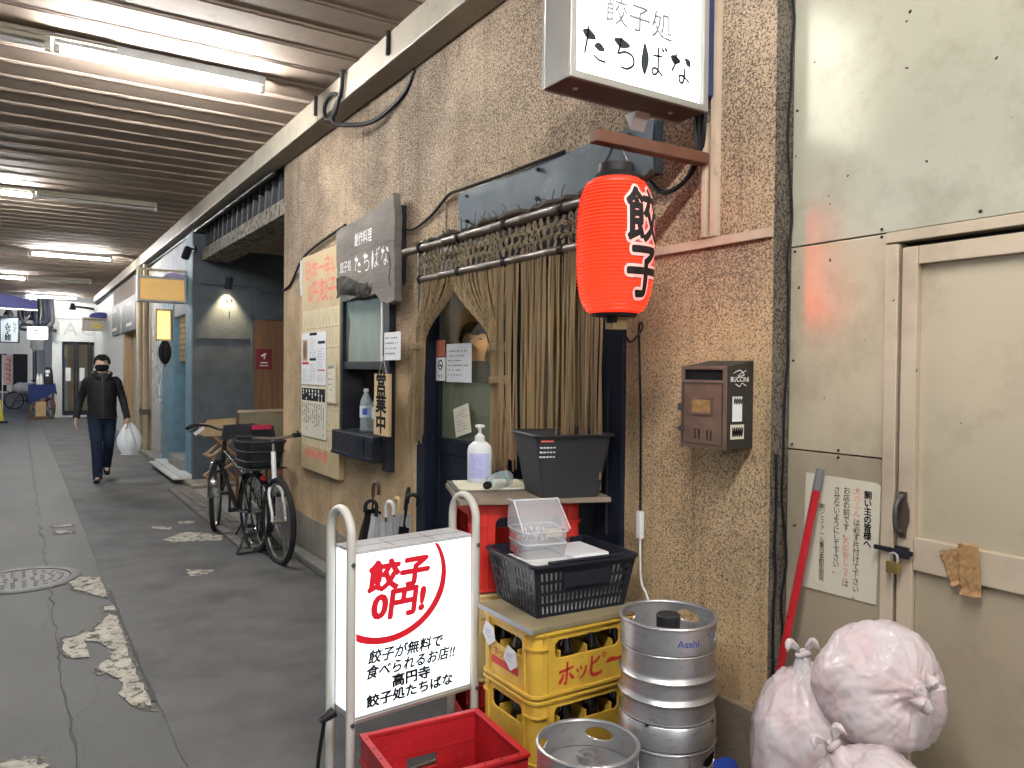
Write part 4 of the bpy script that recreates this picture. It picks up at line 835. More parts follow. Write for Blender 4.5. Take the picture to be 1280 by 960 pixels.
def bicycle(name, label, loc, rz, paint, r=.33, basket=False, guard=True, steer=0., wb=1.06, stand='double'):
    t = thing(name, label, 'bicycle', loc, rz)
    f = MB(); B = (.45, 0, .28); seat = (.28, 0, .62); hd = (.82, 0, .78); hb_ = (.87, 0, .60); A = (0, 0, r)
    wheel(t, A, r); wheel(t, (wb, 0, r), r, steer)
    f.tube([seat, hd], .017, 10); f.tube([B, seat], .017, 10); f.tube([B, hb_], .021, 10); f.tube([(.80, 0, .86), hb_], .021, 10)
    for s in (-1, 1): f.tube([(0, .05*s, r), (.40, .03*s, .28)], .010, 8); f.tube([(0, .05*s, r), (.27, .02*s, .60)], .009, 8)
    f.build('frame', paint, t, True)
    k = MB(); c, s_ = math.cos(steer), math.sin(steer)
    for s in (-1, 1): k.tube(cr([hb_, (.90, .05*s, .55), (wb-.03, .05*s+.02*s_, r+.06), (wb, .05*s, r)], 4), .012, 8)
    k.build('fork', paint, t, True)
    sp = MB(); sp.tube([seat, (.235, 0, .80)], .013, 8); sp.build('seat_post', chrome, t, True)
    sa = MB(); sa.grid(lambda a, b: (.10+.27*b, (.085*(1-b)**.6+.02)*math.cos(a*6.283), .82+.03*math.sin(a*6.283)+.01*math.cos(b*4)), 16, 8, True); sa.build('saddle', plast, t, True)
    h = MB(); zz = .99
    h.tube([(.80, 0, .86), (.775, 0, zz-.02)], .014, 8)
    def rot(p): x_, y_, z_ = p; x_ -= .79; return (.79+c*x_-s_*y_, s_*x_+c*y_, z_)
    if not guard: h.tube([rot(p) for p in ((.77, -.27, zz), (.79, 0, zz-.02), (.77, .27, zz))], .013, 8)
    else: h.tube([rot(p) for p in cr([(.60, -.29, zz+.02), (.68, -.27, zz+.035), (.79, -.15, zz+.02), (.79, 0, zz-.02), (.79, .15, zz+.02), (.68, .27, zz+.035), (.60, .29, zz+.02)], 5)], .012, 8)
    hbo = h.build('handlebar', chrome if paint is not bkp else bkp, t, True)
    for s in (-1, 1):
        g = MB(); g.tube([rot(p) for p in (((.71, .265*s, zz+.03), (.57, .295*s, zz+.015)) if guard else ((.775, .17*s, zz-.003), (.768, .295*s, zz+.002)))], .019, 10); g.build('grip', plast, hbo, True)
        g = MB(); g.tube([rot(p) for p in cr([(.74, .22*s, zz+.03), (.72, .26*s, zz-.01), (.62, .285*s, zz-.02)], 4)], .006, 6); g.build('brake_lever', plast, hbo, True)
    c2 = MB(); c2.lathe([(.02, -.004), (.085, -.004), (.085, .004), (.02, .004)], 24); c2.v = [(p[0]+.45, p[2]-.05, p[1]+.28) for p in c2.v]; c2.tube([(.45, -.07, .28), (.47, -.075, .12)], .011, 6); c2.tube([(.45, .07, .28), (.43, .075, .44)], .011, 6); c2.tube([(.45, -.08, .28), (.45, .08, .28)], .02, 8)
    c2.box(.43, .51, -.17, -.085, .105, .13); c2.box(.39, .47, .085, .17, .43, .455); c2.build('crank', plast, t)
    if guard:
        for cx, st, a0, a1 in ((0, 0, 20, 200), (wb, steer, 10, 175)):
            gd = MB(); n_ = 20
            gd.grid(lambda a, b: tuple(Vector((cx, 0, r))+Matrix.Rotation(st, 3, 'Z') @ Vector(((r+.028)*math.cos(R(a0+(a1-a0)*b)), (a-.5)*.062, (r+.028-.012*abs(2*a-1)**2)*math.sin(R(a0+(a1-a0)*b))))), 6, n_); gd.build('mudguard', paint, t, True)
    if stand == 'double':
        sm = MB(); sm.tube(cr([(.02, -.06, r), (-.05, -.12, .12), (-.10, -.19, .012)], 4), .009, 8); sm.tube(cr([(.02, .06, r), (-.05, .12, .12), (-.10, .19, .012)], 4), .009, 8); sm.tube([(-.10, -.19, .01), (-.10, .19, .01)], .009, 8); sm.build('kick_stand', plast, t, True)
    else:
        sm = MB(); sm.tube([(.05, -.06, r-.02), (.0, -.2, .01)], .009, 8); sm.build('kick_stand', plast, t, True)
    rl = MB(); rl.lathe([(.001, .02), (.02, .016), (.028, 0), (.028, -.02), (.001, -.02)], 14); rl.v = [(-p[2]-.18 if guard else -p[2]-.03, p[0]*.8, p[1]*1.3+.62 if guard else p[1]+.55) for p in rl.v]; rl.build('reflector', refl, t, True)
    if basket:
        rk = MB()
        for s in (-1, 1): rk.tube([(.22, .06*s, .70), (-.25, .06*s, .71)], .006, 6); rk.tube([(0, .06*s, r), (-.1, .06*s, .71)], .006, 6)
        rk.build('rack', plast, t)
        bk = MB(); q = [(-.30, .20), (.10, .17)]
        bk.grid(lambda a, b: (-.08+(.17+.03*b)*_sq(a)[0], (.14+.03*b)*_sq(a)[1], .72+.22*b), 40, 7, True)
        bk.add([(-.27, -.165, .722), (.11, -.165, .722), (.11, .165, .722), (-.27, .165, .722)], [(0, 1, 2, 3)])
        ba = bk.build('basket', plast, t, True); mo = ba.modifiers.new('s', 'SOLIDIFY'); mo.thickness = .008
        bk = MB(); bk.tube([(-.08+.203*_sq(i/40)[0], .173*_sq(i/40)[1], .94) for i in range(40)], .012, 6, closed=True); bk.build('basket_rim', plast, ba, True)
        for s_2, (x0, x1, z0, z1) in enumerate(((-.33, .2, .78, .80), (-.33, .2, .86, .88))):
            bk = MB(); bk.tube([(-.08+(.182+.012*s_2)*_sq(i/40)[0], (.152+.012*s_2)*_sq(i/40)[1], z0) for i in range(40)], .008, 6, closed=True); bk.build('basket_band', 'black_metal', ba, True)
    return t
def _sq(a):
    x, y = math.cos(a*6.2832), math.sin(a*6.2832); e = .35
    return math.copysign(abs(x)**e, x), math.copysign(abs(y)**e, y)
bicycle('bicycle', 'black utility bicycle with a rear basket on its double stand', (-6.72, 1.71, .006), math.atan2(-.10, -1), bkp, .325, True, True, -.42)
bicycle('bicycle', 'white framed bicycle close to the tan wall, its front wheel nearest', (-7.235, 1.86, .006), math.atan2(-.10, 1), bwp, .33, False, False, .16, stand='side')
ca = thing('flat_carton', 'dark folded carton with a red strip lying on the bicycle basket', 'carton', (-6.75, 1.72, .947), math.atan2(-.10, -1))
mb = MB(); mb.prism([(-.22, 0), (.25, 0), (.23, .12), (.1, .13), (-.2, .1)], (.12, 0, 0), UY, UZ, UX, .02); mb.build('board', 'black_metal', ca)
mb = MB(); mb.box(.095, .119, -.17, .0, .075, .115); mb.build('strip', mat('crimson', (.35, .02, .06), .5), ca)
fb = bicycle('bicycle', 'small bicycle with white bags parked far down the street', (-33, -.1, 0), R(100), bkp, .3, False, True)
fb2 = bicycle('bicycle', 'red framed bicycle parked behind the navy cloth table', (-27.4, .45, 0), R(20), mat('bike_red', (.45, .05, .06), .4), .3, False, True)
wbg = thing('white_bags', 'white shopping bags piled on the far bicycle', 'bag', (-32.9, .25, .55))
random.seed(2)
for i in range(3):
    mb = MB(); mb.grid(lambda a, b: (.25*math.sin(b*3.14)*math.cos(a*6.283)+.1*i, .24*math.sin(b*3.14)*math.sin(a*6.283)-.15+.2*i, .2-.2*math.cos(b*3.14)), 14, 8, True); mb.build('bag', 'white_paint', wbg, True)
# ================================================================ things on the restaurant front
def scrib(parent, basis, o, w, h, rows, m, seed=1, dens=.75, th=.35, lift=.0012, vertical=False, name='lettering'):
    """fine print too small to read: short marks in rows"""
    random.seed(seed); vs = []; fs = []
    for r in range(rows):
        c = (r+.5)/rows; t = 0.; L_ = h if vertical else w; D = w if vertical else h; g = D/rows*th
        end = random.uniform(.55, 1.)*L_
        while t < end:
            k = g*random.uniform(.5, 1.1)
            if random.random() < dens:
                a, b, c0, c1 = t, t+k, c*D-g*random.uniform(.2, .5), c*D+g*random.uniform(.2, .5)
                q = [(c0, h-a), (c1, h-a), (c1, h-b), (c0, h-b)] if vertical else [(a, c0), (b, c0), (b, c1), (a, c1)]
                i = len(vs); vs += [(x, y, 0) for x, y in q]; fs.append((i, i+1, i+2, i+3))
            t += k*1.35
    return tag(flat(vs, fs, m, parent, o, basis, name, lift), kind='stuff')
def rect(x, y, w, h): return [(x, y, 0), (x+w, y, 0), (x+w, y+h, 0), (x, y+h, 0)], [(0, 1, 2, 3)]
# ---- plywood notice board
mat('ply', (.50, .39, .22), .65, var=.14, vs=3, dirt=.2, dcol=(.3, .2, .09), ds=3)
mat('ply_line', (.40, .28, .14), .7); mat('ply_pale', (.60, .52, .34), .65, var=.1)
nb = thing('notice_board', 'tall yellowish plywood board with red handwriting fixed to the tan wall', 'notice board', (-5.9, 1.99, .7), wp=True)
mb = MB(); mb.box(-6.35, -5.455, 1.985, 2.028, .74, 2.47); mb.build('board', 'ply', nb, bevel=.003)
text('日本一辛い', .17, 'pink_ink', nb, (-5.88, 1.985, 2.33), offset=.004, sx=.92)
text('0円餃子', .19, 'pink_ink', nb, (-5.85, 1.985, 2.15), offset=.004)
scrib(nb, WALLB, (-6.25, 1.985, .82), .75, .12, 1, 'pink_ink', 4, .95, .8)
k = 0
for i in range(6):
    for j in range(7):
        x_ = -6.32+.144*i; z_ = .93+.157*j
        vs, fs = rect(x_+.006, z_+.006, .132, .145); flat(vs, fs, 'ply_pale', nb, (0, 1.985, 0), WALLB, 'printed_tile', .0006)
        vs, fs = brush([[(.02, .13, .004), (.066, .02, .006), (.115, .13, .004)], [(.066, .02, .004), (.066, .14, .004)]], 3); flat(vs, fs, 'ply_line', nb, (x_+.006, 1.985, z_+.006), WALLB, 'printed_line', .001)
def poster(label, x0, x1, z0, z1, y, m='paper', name='poster'):
    t = thing(name, label, 'poster', ((x0+x1)/2, y, z0), wp=True)
    mb = MB(); mb.box(x0, x1, y, y+.004, z0, z1); mb.build('sheet', m, t); return t
p1 = poster('white press-clipping poster with a portrait on the plywood board', -6.33, -5.73, 1.43, 1.845, 1.978)
for i, (a, b, c, d, m_) in enumerate(((.02, .33, .17, .05, 'paper'), (.02, .13, .17, .022, 'red_ink'), (.21, .36, .18, .022, 'ink'), (.21, .16, .16, .02, 'ink'), (.41, .29, .17, .022, 'ink'), (.41, .08, .17, .01, 'red_ink'))):
    vs, fs = rect(a, b+.03, c, d); flat(vs, fs, m_, p1, (-6.33, 1.978, 1.43), WALLB, 'print', .0006)
vs, fs = rect(.03, .19, .13, .17); flat(vs, fs, mat('tan_print', (.45, .30, .18), .6), p1, (-6.33, 1.978, 1.43), WALLB, 'portrait', .0006)
vs = [(.095+.045*math.cos(a*.3142), .275+.075*math.sin(a*.3142), 0) for a in range(20)]; flat(vs, [tuple(range(20))], mat('brown_print', (.14, .075, .045), .6), p1, (-6.33, 1.978, 1.43), WALLB, 'portrait', .001)
for i, (a, b, c, d, n_) in enumerate(((.02, .02, .16, .11, 6), (.21, .02, .17, .15, 8), (.21, .21, .17, .16, 9), (.41, .11, .17, .18, 9), (.41, .02, .17, .06, 4))): scrib(p1, WALLB, (-6.33+a, 1.978, 1.43+b), c, d, n_, 'ink_grey', i+20)
p2 = poster('menu poster with a black header below the press clipping', -6.33, -5.71, 1.01, 1.415, 1.978, 'paper_cream')
vs, fs = rect(.02, .29, .57, .10); flat(vs, fs, 'ink', p2, (-6.33, 1.978, 1.01), WALLB, 'header', .0006)
scrib(p2, WALLB, (-6.30, 1.978, 1.31), .52, .08, 7, 'white_ink', 31, .8, .4, .0014, True); scrib(p2, WALLB, (-6.31, 1.978, 1.03), .56, .25, 11, 'ink', 32, .75, .4, .0012, True)
p3_ = poster('small framed cream notice at the right edge of the plywood board', -5.69, -5.50, 1.31, 1.595, 1.975, 'paper_cream')
mb = MB(); mb.plate([(-5.70, 1.30), (-5.49, 1.30), (-5.49, 1.605), (-5.70, 1.605)], [[(-5.685, 1.315), (-5.505, 1.315), (-5.505, 1.59), (-5.685, 1.59)]], (0, 1.97, 0), UX, UZ, UY, .012); mb.build('frame', 'ply_pale', p3_)
scrib(p3_, WALLB, (-5.67, 1.975, 1.34), .15, .2, 5, 'ink_grey', 33, .5); scrib(p3_, WALLB, (-5.67, 1.975, 1.55), .15, .035, 1, 'ink_grey', 35, .8, .7)
cd_ = thing('conduit_cable', 'thin dark cable with a grey clip box beside the plywood board', 'cable', (-6.4, 2.0, 2.4), wp=True)
mb = MB(); mb.tube(cr([(-7.0, 2.02, 2.26), (-6.75, 2.015, 2.30), (-6.45, 2.01, 2.46), (-6.1, 2.005, 2.53), (-5.4, 2.005, 2.60)], 6), .010, 6); mb.build('cable', 'cable', cd_, True)
mb = MB(); mb.box(-6.44, -6.365, 1.995, 2.03, 2.16, 2.46); mb.build('clip_box', mat('pale_blue_box', (.42, .47, .53), .5), cd_, bevel=.004)
# ---- weathered slab sign
mat('driftwood', (.175, .158, .14), .8, var=.35, vs=2.2, bump=.8, bs=22, dirt=.35, dcol=(.24, .22, .2), ds=4, stretch=(.7, 1, 2.2))
mat('rough_dark', (.05, .047, .042), .9, var=.4, bump=1., bs=45)
sg = thing('slab_sign', 'weathered grey wooden slab sign with white brush lettering over the window', 'sign', (-4.9, 1.95, 2.0), wp=True)
out = [(-5.40, 2.545), (-5.2, 2.56), (-4.9, 2.572), (-4.6, 2.60), (-4.40, 2.635), (-4.375, 2.50), (-4.38, 2.3), (-4.372, 2.1), (-4.375, 1.975), (-4.48, 1.965), (-4.58, 1.99), (-4.68, 2.04), (-4.85, 2.03), (-5.0, 2.045), (-5.12, 2.035), (-5.22, 2.08), (-5.31, 2.13), (-5.37, 2.17), (-5.385, 2.3)]
random.seed(21); o2 = []
for i in range(len(out)):
    a, b = Vector(out[i]), Vector(out[(i+1) % len(out)])
    for j in range(4): p = a.lerp(b, j/4); o2.append((p.x+random.uniform(-.005, .005), p.y+random.uniform(-.004, .004)))
mb = MB(); mb.plate(o2, [], (0, 1.935, 0), UX, UZ, UY, .05); slab = mb.build('slab', 'driftwood', sg, bevel=.006)
def rough(a, b): x_ = -5.36+.62*a; z_ = 2.055+.15*b*(1-.5*a)+.02*math.sin(6*a); n_ = mnoise.noise((x_*14, z_*14, 0)); return (x_, 1.925-.018*n_-.02*math.sin(a*3.14)*math.sin(b*3.14), z_)
mb = MB(); mb.grid(rough, 36, 14); mb.build('broken_edge', 'rough_dark', slab, True)
mb = MB(); mb.tube(cr([(-4.46, 1.934, 2.28), (-4.43, 1.934, 2.2), (-4.45, 1.934, 2.12), (-4.42, 1.934, 2.07)], 5), .0035, 5); mb.tube(cr([(-4.52, 1.934, 2.34), (-4.44, 1.934, 2.35), (-4.38, 1.934, 2.345)], 4), .0025, 5); mb.build('split', 'cable', slab)
mb = MB(); mb.box(-5.3, -4.41, 1.987, W0+.002, 2.09, 2.57); mb.build('backing', 'black_metal', sg)
text('創作料理', .095, 'white_ink', sg, (-4.88, 1.935, 2.425), offset=.001, lift=.002, sx=.8)
text('餃子処', .085, 'white_ink', sg, (-5.2, 1.935, 2.265), offset=.0004, lift=.002, sx=.85)
TA = [[(.05, .80, .05), (.25, .74, .20), (.5, .68, .10), (.55, .68, .03)], [(.26, .98, .04), (.22, .6, .05), (.12, .12, .05)], [(.5, .44, .05), (.68, .44, .17), (.9, .38, .05)], [(.48, .16, .04), (.66, .05, .05), (.95, .03, .05)]]
CHI = [[(.05, .82, .05), (.35, .76, .20), (.7, .74, .06)], [(.38, .98, .04), (.27, .58, .05), (.22, .42, .05), (.5, .52, .05), (.8, .45, .055), (.85, .2, .055), (.6, .02, .055), (.3, .03, .04)]]
BA = [[(.1, .97, .05), (.13, .6, .19), (.1, .3, .19), (.1, .0, .05)], [(.45, .68, .04), (.85, .72, .05)], [(.68, .98, .05), (.68, .5, .05), (.66, .2, .05), (.5, .08, .05), (.42, .2, .05), (.55, .3, .05), (.75, .2, .05), (.88, .1, .05)], [(.84, 1.0, .04), (.9, .9, .07), (.92, .87, .03)], [(.98, 1.04, .04), (1.03, .95, .07), (1.05, .92, .03)]]
NA = [[(.02, .84, .05), (.2, .76, .20), (.45, .74, .05)], [(.28, 1.0, .04), (.2, .6, .05), (.06, .36, .05)], [(.66, .9, .05), (.8, .77, .15), (.9, .66, .04)], [(.62, .58, .05), (.63, .3, .055), (.55, .08, .055), (.42, .1, .055), (.42, .28, .055), (.62, .28, .05), (.86, .13, .05)]]
def tachibana(size, adv, fat=1., pts=(TA, CHI, BA, NA), drop=0.):
    s = []
    for i, ch in enumerate(pts): s += [[((p[0])*size+i*adv, p[1]*size-i*drop, p[2]*size*fat) for p in st] for st in ch]
    return brush(s, 8)
vs, fs = tachibana(.125, .152, 1.25); flat(vs, fs, 'white_ink', sg, (-5.03, 1.935, 2.205), WALLB, 'lettering', .003)
# ---- paper notice, open-for-business plate
wn = poster('white paper notice hanging at the upper right of the black window', -4.59, -4.34, 1.615, 1.79, 1.965)
scrib(wn, WALLB, (-4.57, 1.965, 1.64), .21, .13, 4, 'ink_grey', 41, .85, .4)
pl_ = thing('open_plate', 'wooden plate with bold black characters hanging on a cord by the window', 'sign', (-4.53, 1.93, 1.14), wp=True)
mat('pale_wood', (.62, .44, .24), .55, var=.12, vs=4, stretch=(6, 1, .5))
mb = MB(); mb.box(-4.655, -4.425, 1.925, 1.947, 1.14, 1.53); mb.build('plate', 'pale_wood', pl_, bevel=.003)
mb = MB(); mb.tube([(-4.60, 1.935, 1.53), (-4.545, 1.94, 1.635), (-4.48, 1.935, 1.53)], .003, 5); mb.build('cord', 'alu', pl_)
for i, ch in enumerate('営業中'): text(ch, .135, 'ink', pl_, (-4.54, 1.925, 1.463-.128*i), offset=.0045, lift=.001, sx=1.25)
# ---- bottles on the hatch shelf
mat('clear_plastic', (.75, .84, .86), .06, alpha=.3, var=0)
def pet(label, loc, group=None):
    t = thing('water_bottle', label, 'bottle', loc, group=group)
    mb = MB(); mb.lathe([(.001, 0), (.04, 0), (.044, .01), (.042, .07), (.044, .09), (.044, .18), (.04, .21), (.02, .255), (.014, .262), (.014, .285)], 20); mb.build('body', 'clear_plastic', t, True)
    mb = MB(); mb.lathe([(.016, .272), (.017, .275), (.017, .295), (.001, .297)], 14); mb.build('cap', 'white_paint', t, True)
    mb = MB(); mb.lathe([(.0447, .095), (.0447, .175)], 20); lb_ = mb.build('wrapper', mat('bottle_label', (.55, .62, .72), .5, var=.1), t, True)
    mb = MB(); mb.grid(lambda a, b: (.0452*math.cos(-.2-.8*a), .0452*math.sin(-.2-.8*a), .115+.045*b), 8, 2); mb.build('emblem', 'blue_ink', lb_)
    return t
for i, (x_, y_) in enumerate(((-5.12, 2.06), (-4.95, 2.08), (-5.02, 2.17), (-4.86, 2.2))):
    pet(('clear water bottle foremost on the black window shelf', 'clear water bottle beside the open plate on the window shelf', 'water bottle in the second row on the window shelf', 'rearmost water bottle on the window shelf')[i], (x_, y_, 1.125))
# ---- papers on the door glass
def stuck(label, x0, x1, z0, z1, m, y=2.07, cat='notice', tilt=0):
    t = thing('door_notice', label, cat, ((x0+x1)/2, y, (z0+z1)/2)); t.rotation_euler = (0, tilt, 0)
    w_, h_ = (x1-x0)/2, (z1-z0)/2
    mb = MB(); mb.box(-w_, w_, 0, .002, -h_, h_); mb.build('sheet', m, t); return t
a = stuck('white printed sheet taped to the door glass behind the curtain', -3.94, -3.65, 1.49, 1.705, 'paper'); scrib(a, WALLB, (-.12, 0, -.08), .24, .16, 6, 'ink_grey', 51)
a = stuck('no smoking sticker on the door glass', -4.07, -3.955, 1.495, 1.63, 'paper', cat='sticker')
vs = [(.03*math.cos(q*.3142)*(1 if k else .75), .025+.03*math.sin(q*.3142)*(1 if k else .75), 0) for k in (0, 1) for q in range(20)]
flat(vs, [(q, (q+1) % 20, 20+(q+1) % 20, 20+q) for q in range(20)], 'ink', a, (0, 0, 0), WALLB, 'symbol', .001); vs, fs = brush([[(-.02, .045, .006), (.02, .005, .006)], [(-.02, .02, .007), (.02, .02, .007)], [(-.02, -.04, .012), (-.01, -.04, .012)], [(.01, -.04, .012), (.02, -.04, .012)]]); flat(vs, fs, 'ink', a, (0, 0, 0), WALLB, 'symbol', .0015)
a = stuck('small red sticker above the no smoking sign', -4.07, -3.96, 1.635, 1.73, mat('dull_red', (.35, .10, .06), .6, var=.3), cat='sticker')
a = stuck('tilted handwritten sheet low on the door glass', -3.84, -3.66, 1.20, 1.36, 'paper_cream', tilt=R(-14)); scrib(a, WALLB, (-.07, 0, -.06), .14, .12, 7, 'ink_grey', 53)
# ---- bamboo poles, rope lattice, rope curtain
mat('bamboo', (.115, .085, .06), .38, var=.3, vs=7, dirt=.35, dcol=(.30, .25, .18), ds=12)
mat('rope', (.50, .365, .20), .9, var=.5, vs=1., bump=.9, bs=160, stretch=(75, 12, .5))
mat('rope_net', (.25, .20, .13), .9, var=.3, vs=9)
cu = thing('rope_curtain', 'brown rope noren curtain tied back below two bamboo poles at the door', 'curtain', (-3.3, 1.94, 1.1), wp=True)
def bamboo(z, x0, x1, r, y=1.93):
    P = []; rs = []; x_ = x0
    while x_ < x1:
        for d_, q in ((0, 1.16), (.012, 1.0), (.13, .96), (.24, 1.0)): P.append((x_+d_, y, z)); rs.append(r*q)
        x_ += .252
    mb = MB(); mb.tube(P, rs, 12); mb.build('bamboo_pole', 'bamboo', cu, True)
bamboo(2.245, -4.20, -2.42, .022); bamboo(2.068, -4.0, -2.45, .019)
mb = MB()
for x_ in (-4.0, -3.55, -3.1, -2.65):
    for z_, r_ in ((2.245, .0245), (2.068, .0215)):
        for q in range(4): mb.tube([(x_+.008*q, 1.93+r_*math.cos(a*.5236), z_+r_*math.sin(a*.5236)) for a in range(12)], .004, 5, closed=True)
tag(mb.build('lashing', 'cable', cu), kind='stuff')
mb = MB(); mb.bar((-4.03, 1.935, 2.05), (-4.03, 1.935, 2.26), .014, .014); mb.bar((-2.22, 1.935, 2.05), (-2.22, 1.935, 2.26), .014, .014); mb.build('lattice_post', 'bamboo', cu)
mb = MB(); random.seed(13); px_ = .052
n_ = int(1.80/px_)
for i in range(n_+3):            # interlaced circles of twine
    for j in range(3):
        cx = -4.02+px_*i+(px_/2 if j % 2 else 0); cz = 2.108+.048*j
        mb.tube([(cx+.034*math.cos(a*.6283)+random.uniform(-.003, .003), 1.934+.006*math.sin(a*1.3+i), cz+.034*math.sin(a*.6283)+random.uniform(-.003, .003)) for a in range(10)], .006, 4, closed=True)
tag(mb.build('rope_lattice', 'rope_net', cu), kind='stuff')
mb = MB(); random.seed(17)
pts = [(-4.05+.05*i, 1.93+random.uniform(-.015, .015), 2.272+random.uniform(-.006, .012)) for i in range(40)]; mb.tube(cr(pts, 3), .014, 6)
for i in range(26):
    x_ = random.uniform(-4.1, -2.3); a = random.uniform(-.6, .6); l_ = random.uniform(.02, .09); mb.tube([(x_, 1.925, 2.27), (x_+l_*.5*math.sin(a)+.01, 1.915, 2.275+l_*.5), (x_+l_*math.sin(a)*1.4, 1.91, 2.27+l_*.8)], .0022, 4)
tag(mb.build('frayed_rope', mat('dark_rope', (.07, .055, .04), .9, var=.4), cu), kind='stuff')
def ropes(tops, path, name, r=.0052, seed=1, slack=.004):
    """a bundle: each rope starts at its own top and follows path(t, s) with s in -1..1 across the bundle"""
    random.seed(seed); mb = MB()
    for i, x0 in enumerate(tops):
        s = 2*i/max(1, len(tops)-1)-1; ph = random.uniform(0, 6.28); q = []
        yy = random.uniform(-.012, .012)
        n_ = 22; e = 1+random.uniform(-.05, .03)
        for k in range(n_+1):
            t = k/n_*e; x_, y_, z_ = path(t, s, x0); q.append((x_+slack*math.sin(9*t+ph), y_+yy*(.4+t)+slack*.7*math.cos(7*t+ph), z_))
        mb.tube(q, r*random.uniform(.85, 1.12), 5)
    return tag(mb.build(name, 'rope', cu, True), kind='stuff')
def lerp(a, b, t): return a+(b-a)*t
def ss_(t): t = max(0, min(1, t)); return t*t*(3-2*t)
# left bundle: from the pole end, pulled to the jamb, tied, hanging
def pl1(t, s, x0):
    z = lerp(2.06, 1.14, t)
    if z > 1.68: u = (2.06-z)/.38; return (lerp(x0, -4.06+.028*s, ss_(u)), lerp(1.93, 1.955, u), z)
    u = (1.68-z)/.54; return (-4.06+.028*s+(.03*s-.05)*ss_(u*1.3), 1.955-.01*u, z)
ropes([-3.985+.0175*i for i in range(24)], pl1, 'rope_bundle', seed=3)
ropes([-3.985+.03*i for i in range(14)], lambda t, s, x0: (pl1(t, s, x0)[0]+.012, 1.97, pl1(t, s, x0)[2]+.02), 'rope_bundle', seed=4)
def pl2(t, s, x0):
    z = lerp(2.055, 1.08, t)
    if z > 1.66: u = (2.055-z)/.395; return (lerp(x0, -3.19+.04*s, ss_(u)**1.1), lerp(1.93, 1.95, u), z)
    u = (1.66-z)/.58; return (-3.19+.04*s+(.03*s+.035)*ss_(u), 1.95-.01*u, z)
ropes([-3.62+.0155*i for i in range(36)], pl2, 'rope_bundle', seed=5)
def pl3(t, s, x0): return (x0+.004*math.sin(3*t+s*9), 1.925, lerp(2.06, 1.11, t))
ropes([-3.16+.0148*i for i in range(13)], pl3, 'rope_bundle', .0044, 8, .0022)
ropes([-2.945+.0135*i for i in range(44)], pl3, 'rope_bundle', .0041, 6, .0022)
ropes([-2.937+.0592*i for i in range(10)], lambda t, s, x0: (x0, 1.95, lerp(2.06, 1.10, t)), 'rope_bundle', .0042, 7, .0022)
mb = MB()
for c_, r_ in (((-4.06, 1.955, 1.68), .04), ((-3.19, 1.95, 1.66), .05), ((-3.17, 1.948, 1.50), .055)):
    for q in range(3): mb.tube([(c_[0]+r_*math.cos(a*.5236), c_[1]+r_*.75*math.sin(a*.5236), c_[2]+.012*q+.006*math.cos(a*.5236)) for a in range(12)], .006, 5, closed=True)
    mb.tube(cr([(c_[0]+r_, c_[1]-.02, c_[2]), (c_[0]+r_+.03, c_[1]-.03, c_[2]+.012), (c_[0]+r_+.05, c_[1]-.02, c_[2]-.015)], 4), .005, 5)
tag(mb.build('tie', 'rope', cu), kind='stuff')
# ---- black lintel cable
cc = thing('lintel_cable', 'frayed dark cable sagging from the slab sign to the lintel board', 'cable', (-4, 2.0, 2.4), wp=True)
mb = MB(); mb.tube(cr([(-4.44, 2.0, 2.43), (-4.25, 2.005, 2.40), (-4.0, 2.005, 2.45), (-3.8, 2.0, 2.52), (-3.62, 1.985, 2.515), (-3.2, 1.98, 2.503), (-2.7, 1.98, 2.50)], 6), .008, 6); mb.build('cable', 'cable', cc, True)
# ---- projecting light box
mat('lightbox_white', (1, 1, 1), .4, emit=(.97, 1.0, .99), es=1.45).cycles.emission_sampling = 'FRONT'
mat('box_metal', (.40, .39, .36), .42, metal=.55, var=.1, dirt=.25, ds=9); mat('box_brown', (.10, .055, .045), .45, var=.25, dirt=.3, dcol=(.2, .16, .12))
lx = thing('light_box_sign', 'white illuminated box sign with brush lettering projecting from the tan wall', 'sign', (-1.92, 1.95, 2.43), wp=True)
BZ0, BZ1 = 2.43, 2.93
mb = MB(); mb.box(-1.985, -1.865, 1.40, 1.925, BZ0+.024, BZ1-.024); mb.build('lit_panel', 'lightbox_white', lx)
for xa in (-1.865, -2.0):
    mb = MB(); mb.plate([(1.375, BZ0), (1.95, BZ0), (1.95, BZ1), (1.375, BZ1)], [[(1.398, BZ0+.022), (1.927, BZ0+.022), (1.927, BZ1-.022), (1.398, BZ1-.022)]], (xa, 0, 0), UY, UZ, UX, .015); mb.build('face_frame', 'box_metal', lx, bevel=.002)
mb = MB(); mb.box(-1.984, -1.866, 1.376, 1.398, BZ0+.003, BZ1); mb.box(-1.984, -1.866, 1.927, 1.949, BZ0+.003, BZ1); mb.box(-1.984, -1.866, 1.399, 1.926, BZ1-.022, BZ1); mb.build('side_panel', 'box_metal', lx, bevel=.002)
mb = MB(); mb.box(-1.984, -1.866, 1.377, 1.948, BZ0+.0005, BZ0+.0028); mb.box(-1.984, -1.866, 1.399, 1.926, BZ0+.003, BZ0+.022); bp_ = mb.build('base_panel', 'box_brown', lx)
mb = MB()
for y_ in (1.45, 1.85): mb.lathe([(.001, -.006), (.007, -.004), (.009, .001)], 10, (-1.925, y_, BZ0))
mb.build('bolt', 'alu', bp_)
vs, fs = tachibana(.100, .121, 1.55); flat(vs, fs, mat('ink_thin', (.02, .025, .03), .5, var=0), lx, (-1.865, 1.425, 2.502), SIDEB, 'lettering', .0015)
text('餃子処', .095, 'ink_grey', lx, (-1.865, 1.655, 2.665), SIDEB, .0006, .0015)
mb = MB(); mb.box(-1.97, -1.88, 1.952, 2.028, 2.5, 2.95); mb.build('wall_bracket', mat('blue_bracket', (.02, .035, .10), .5), lx, bevel=.005)
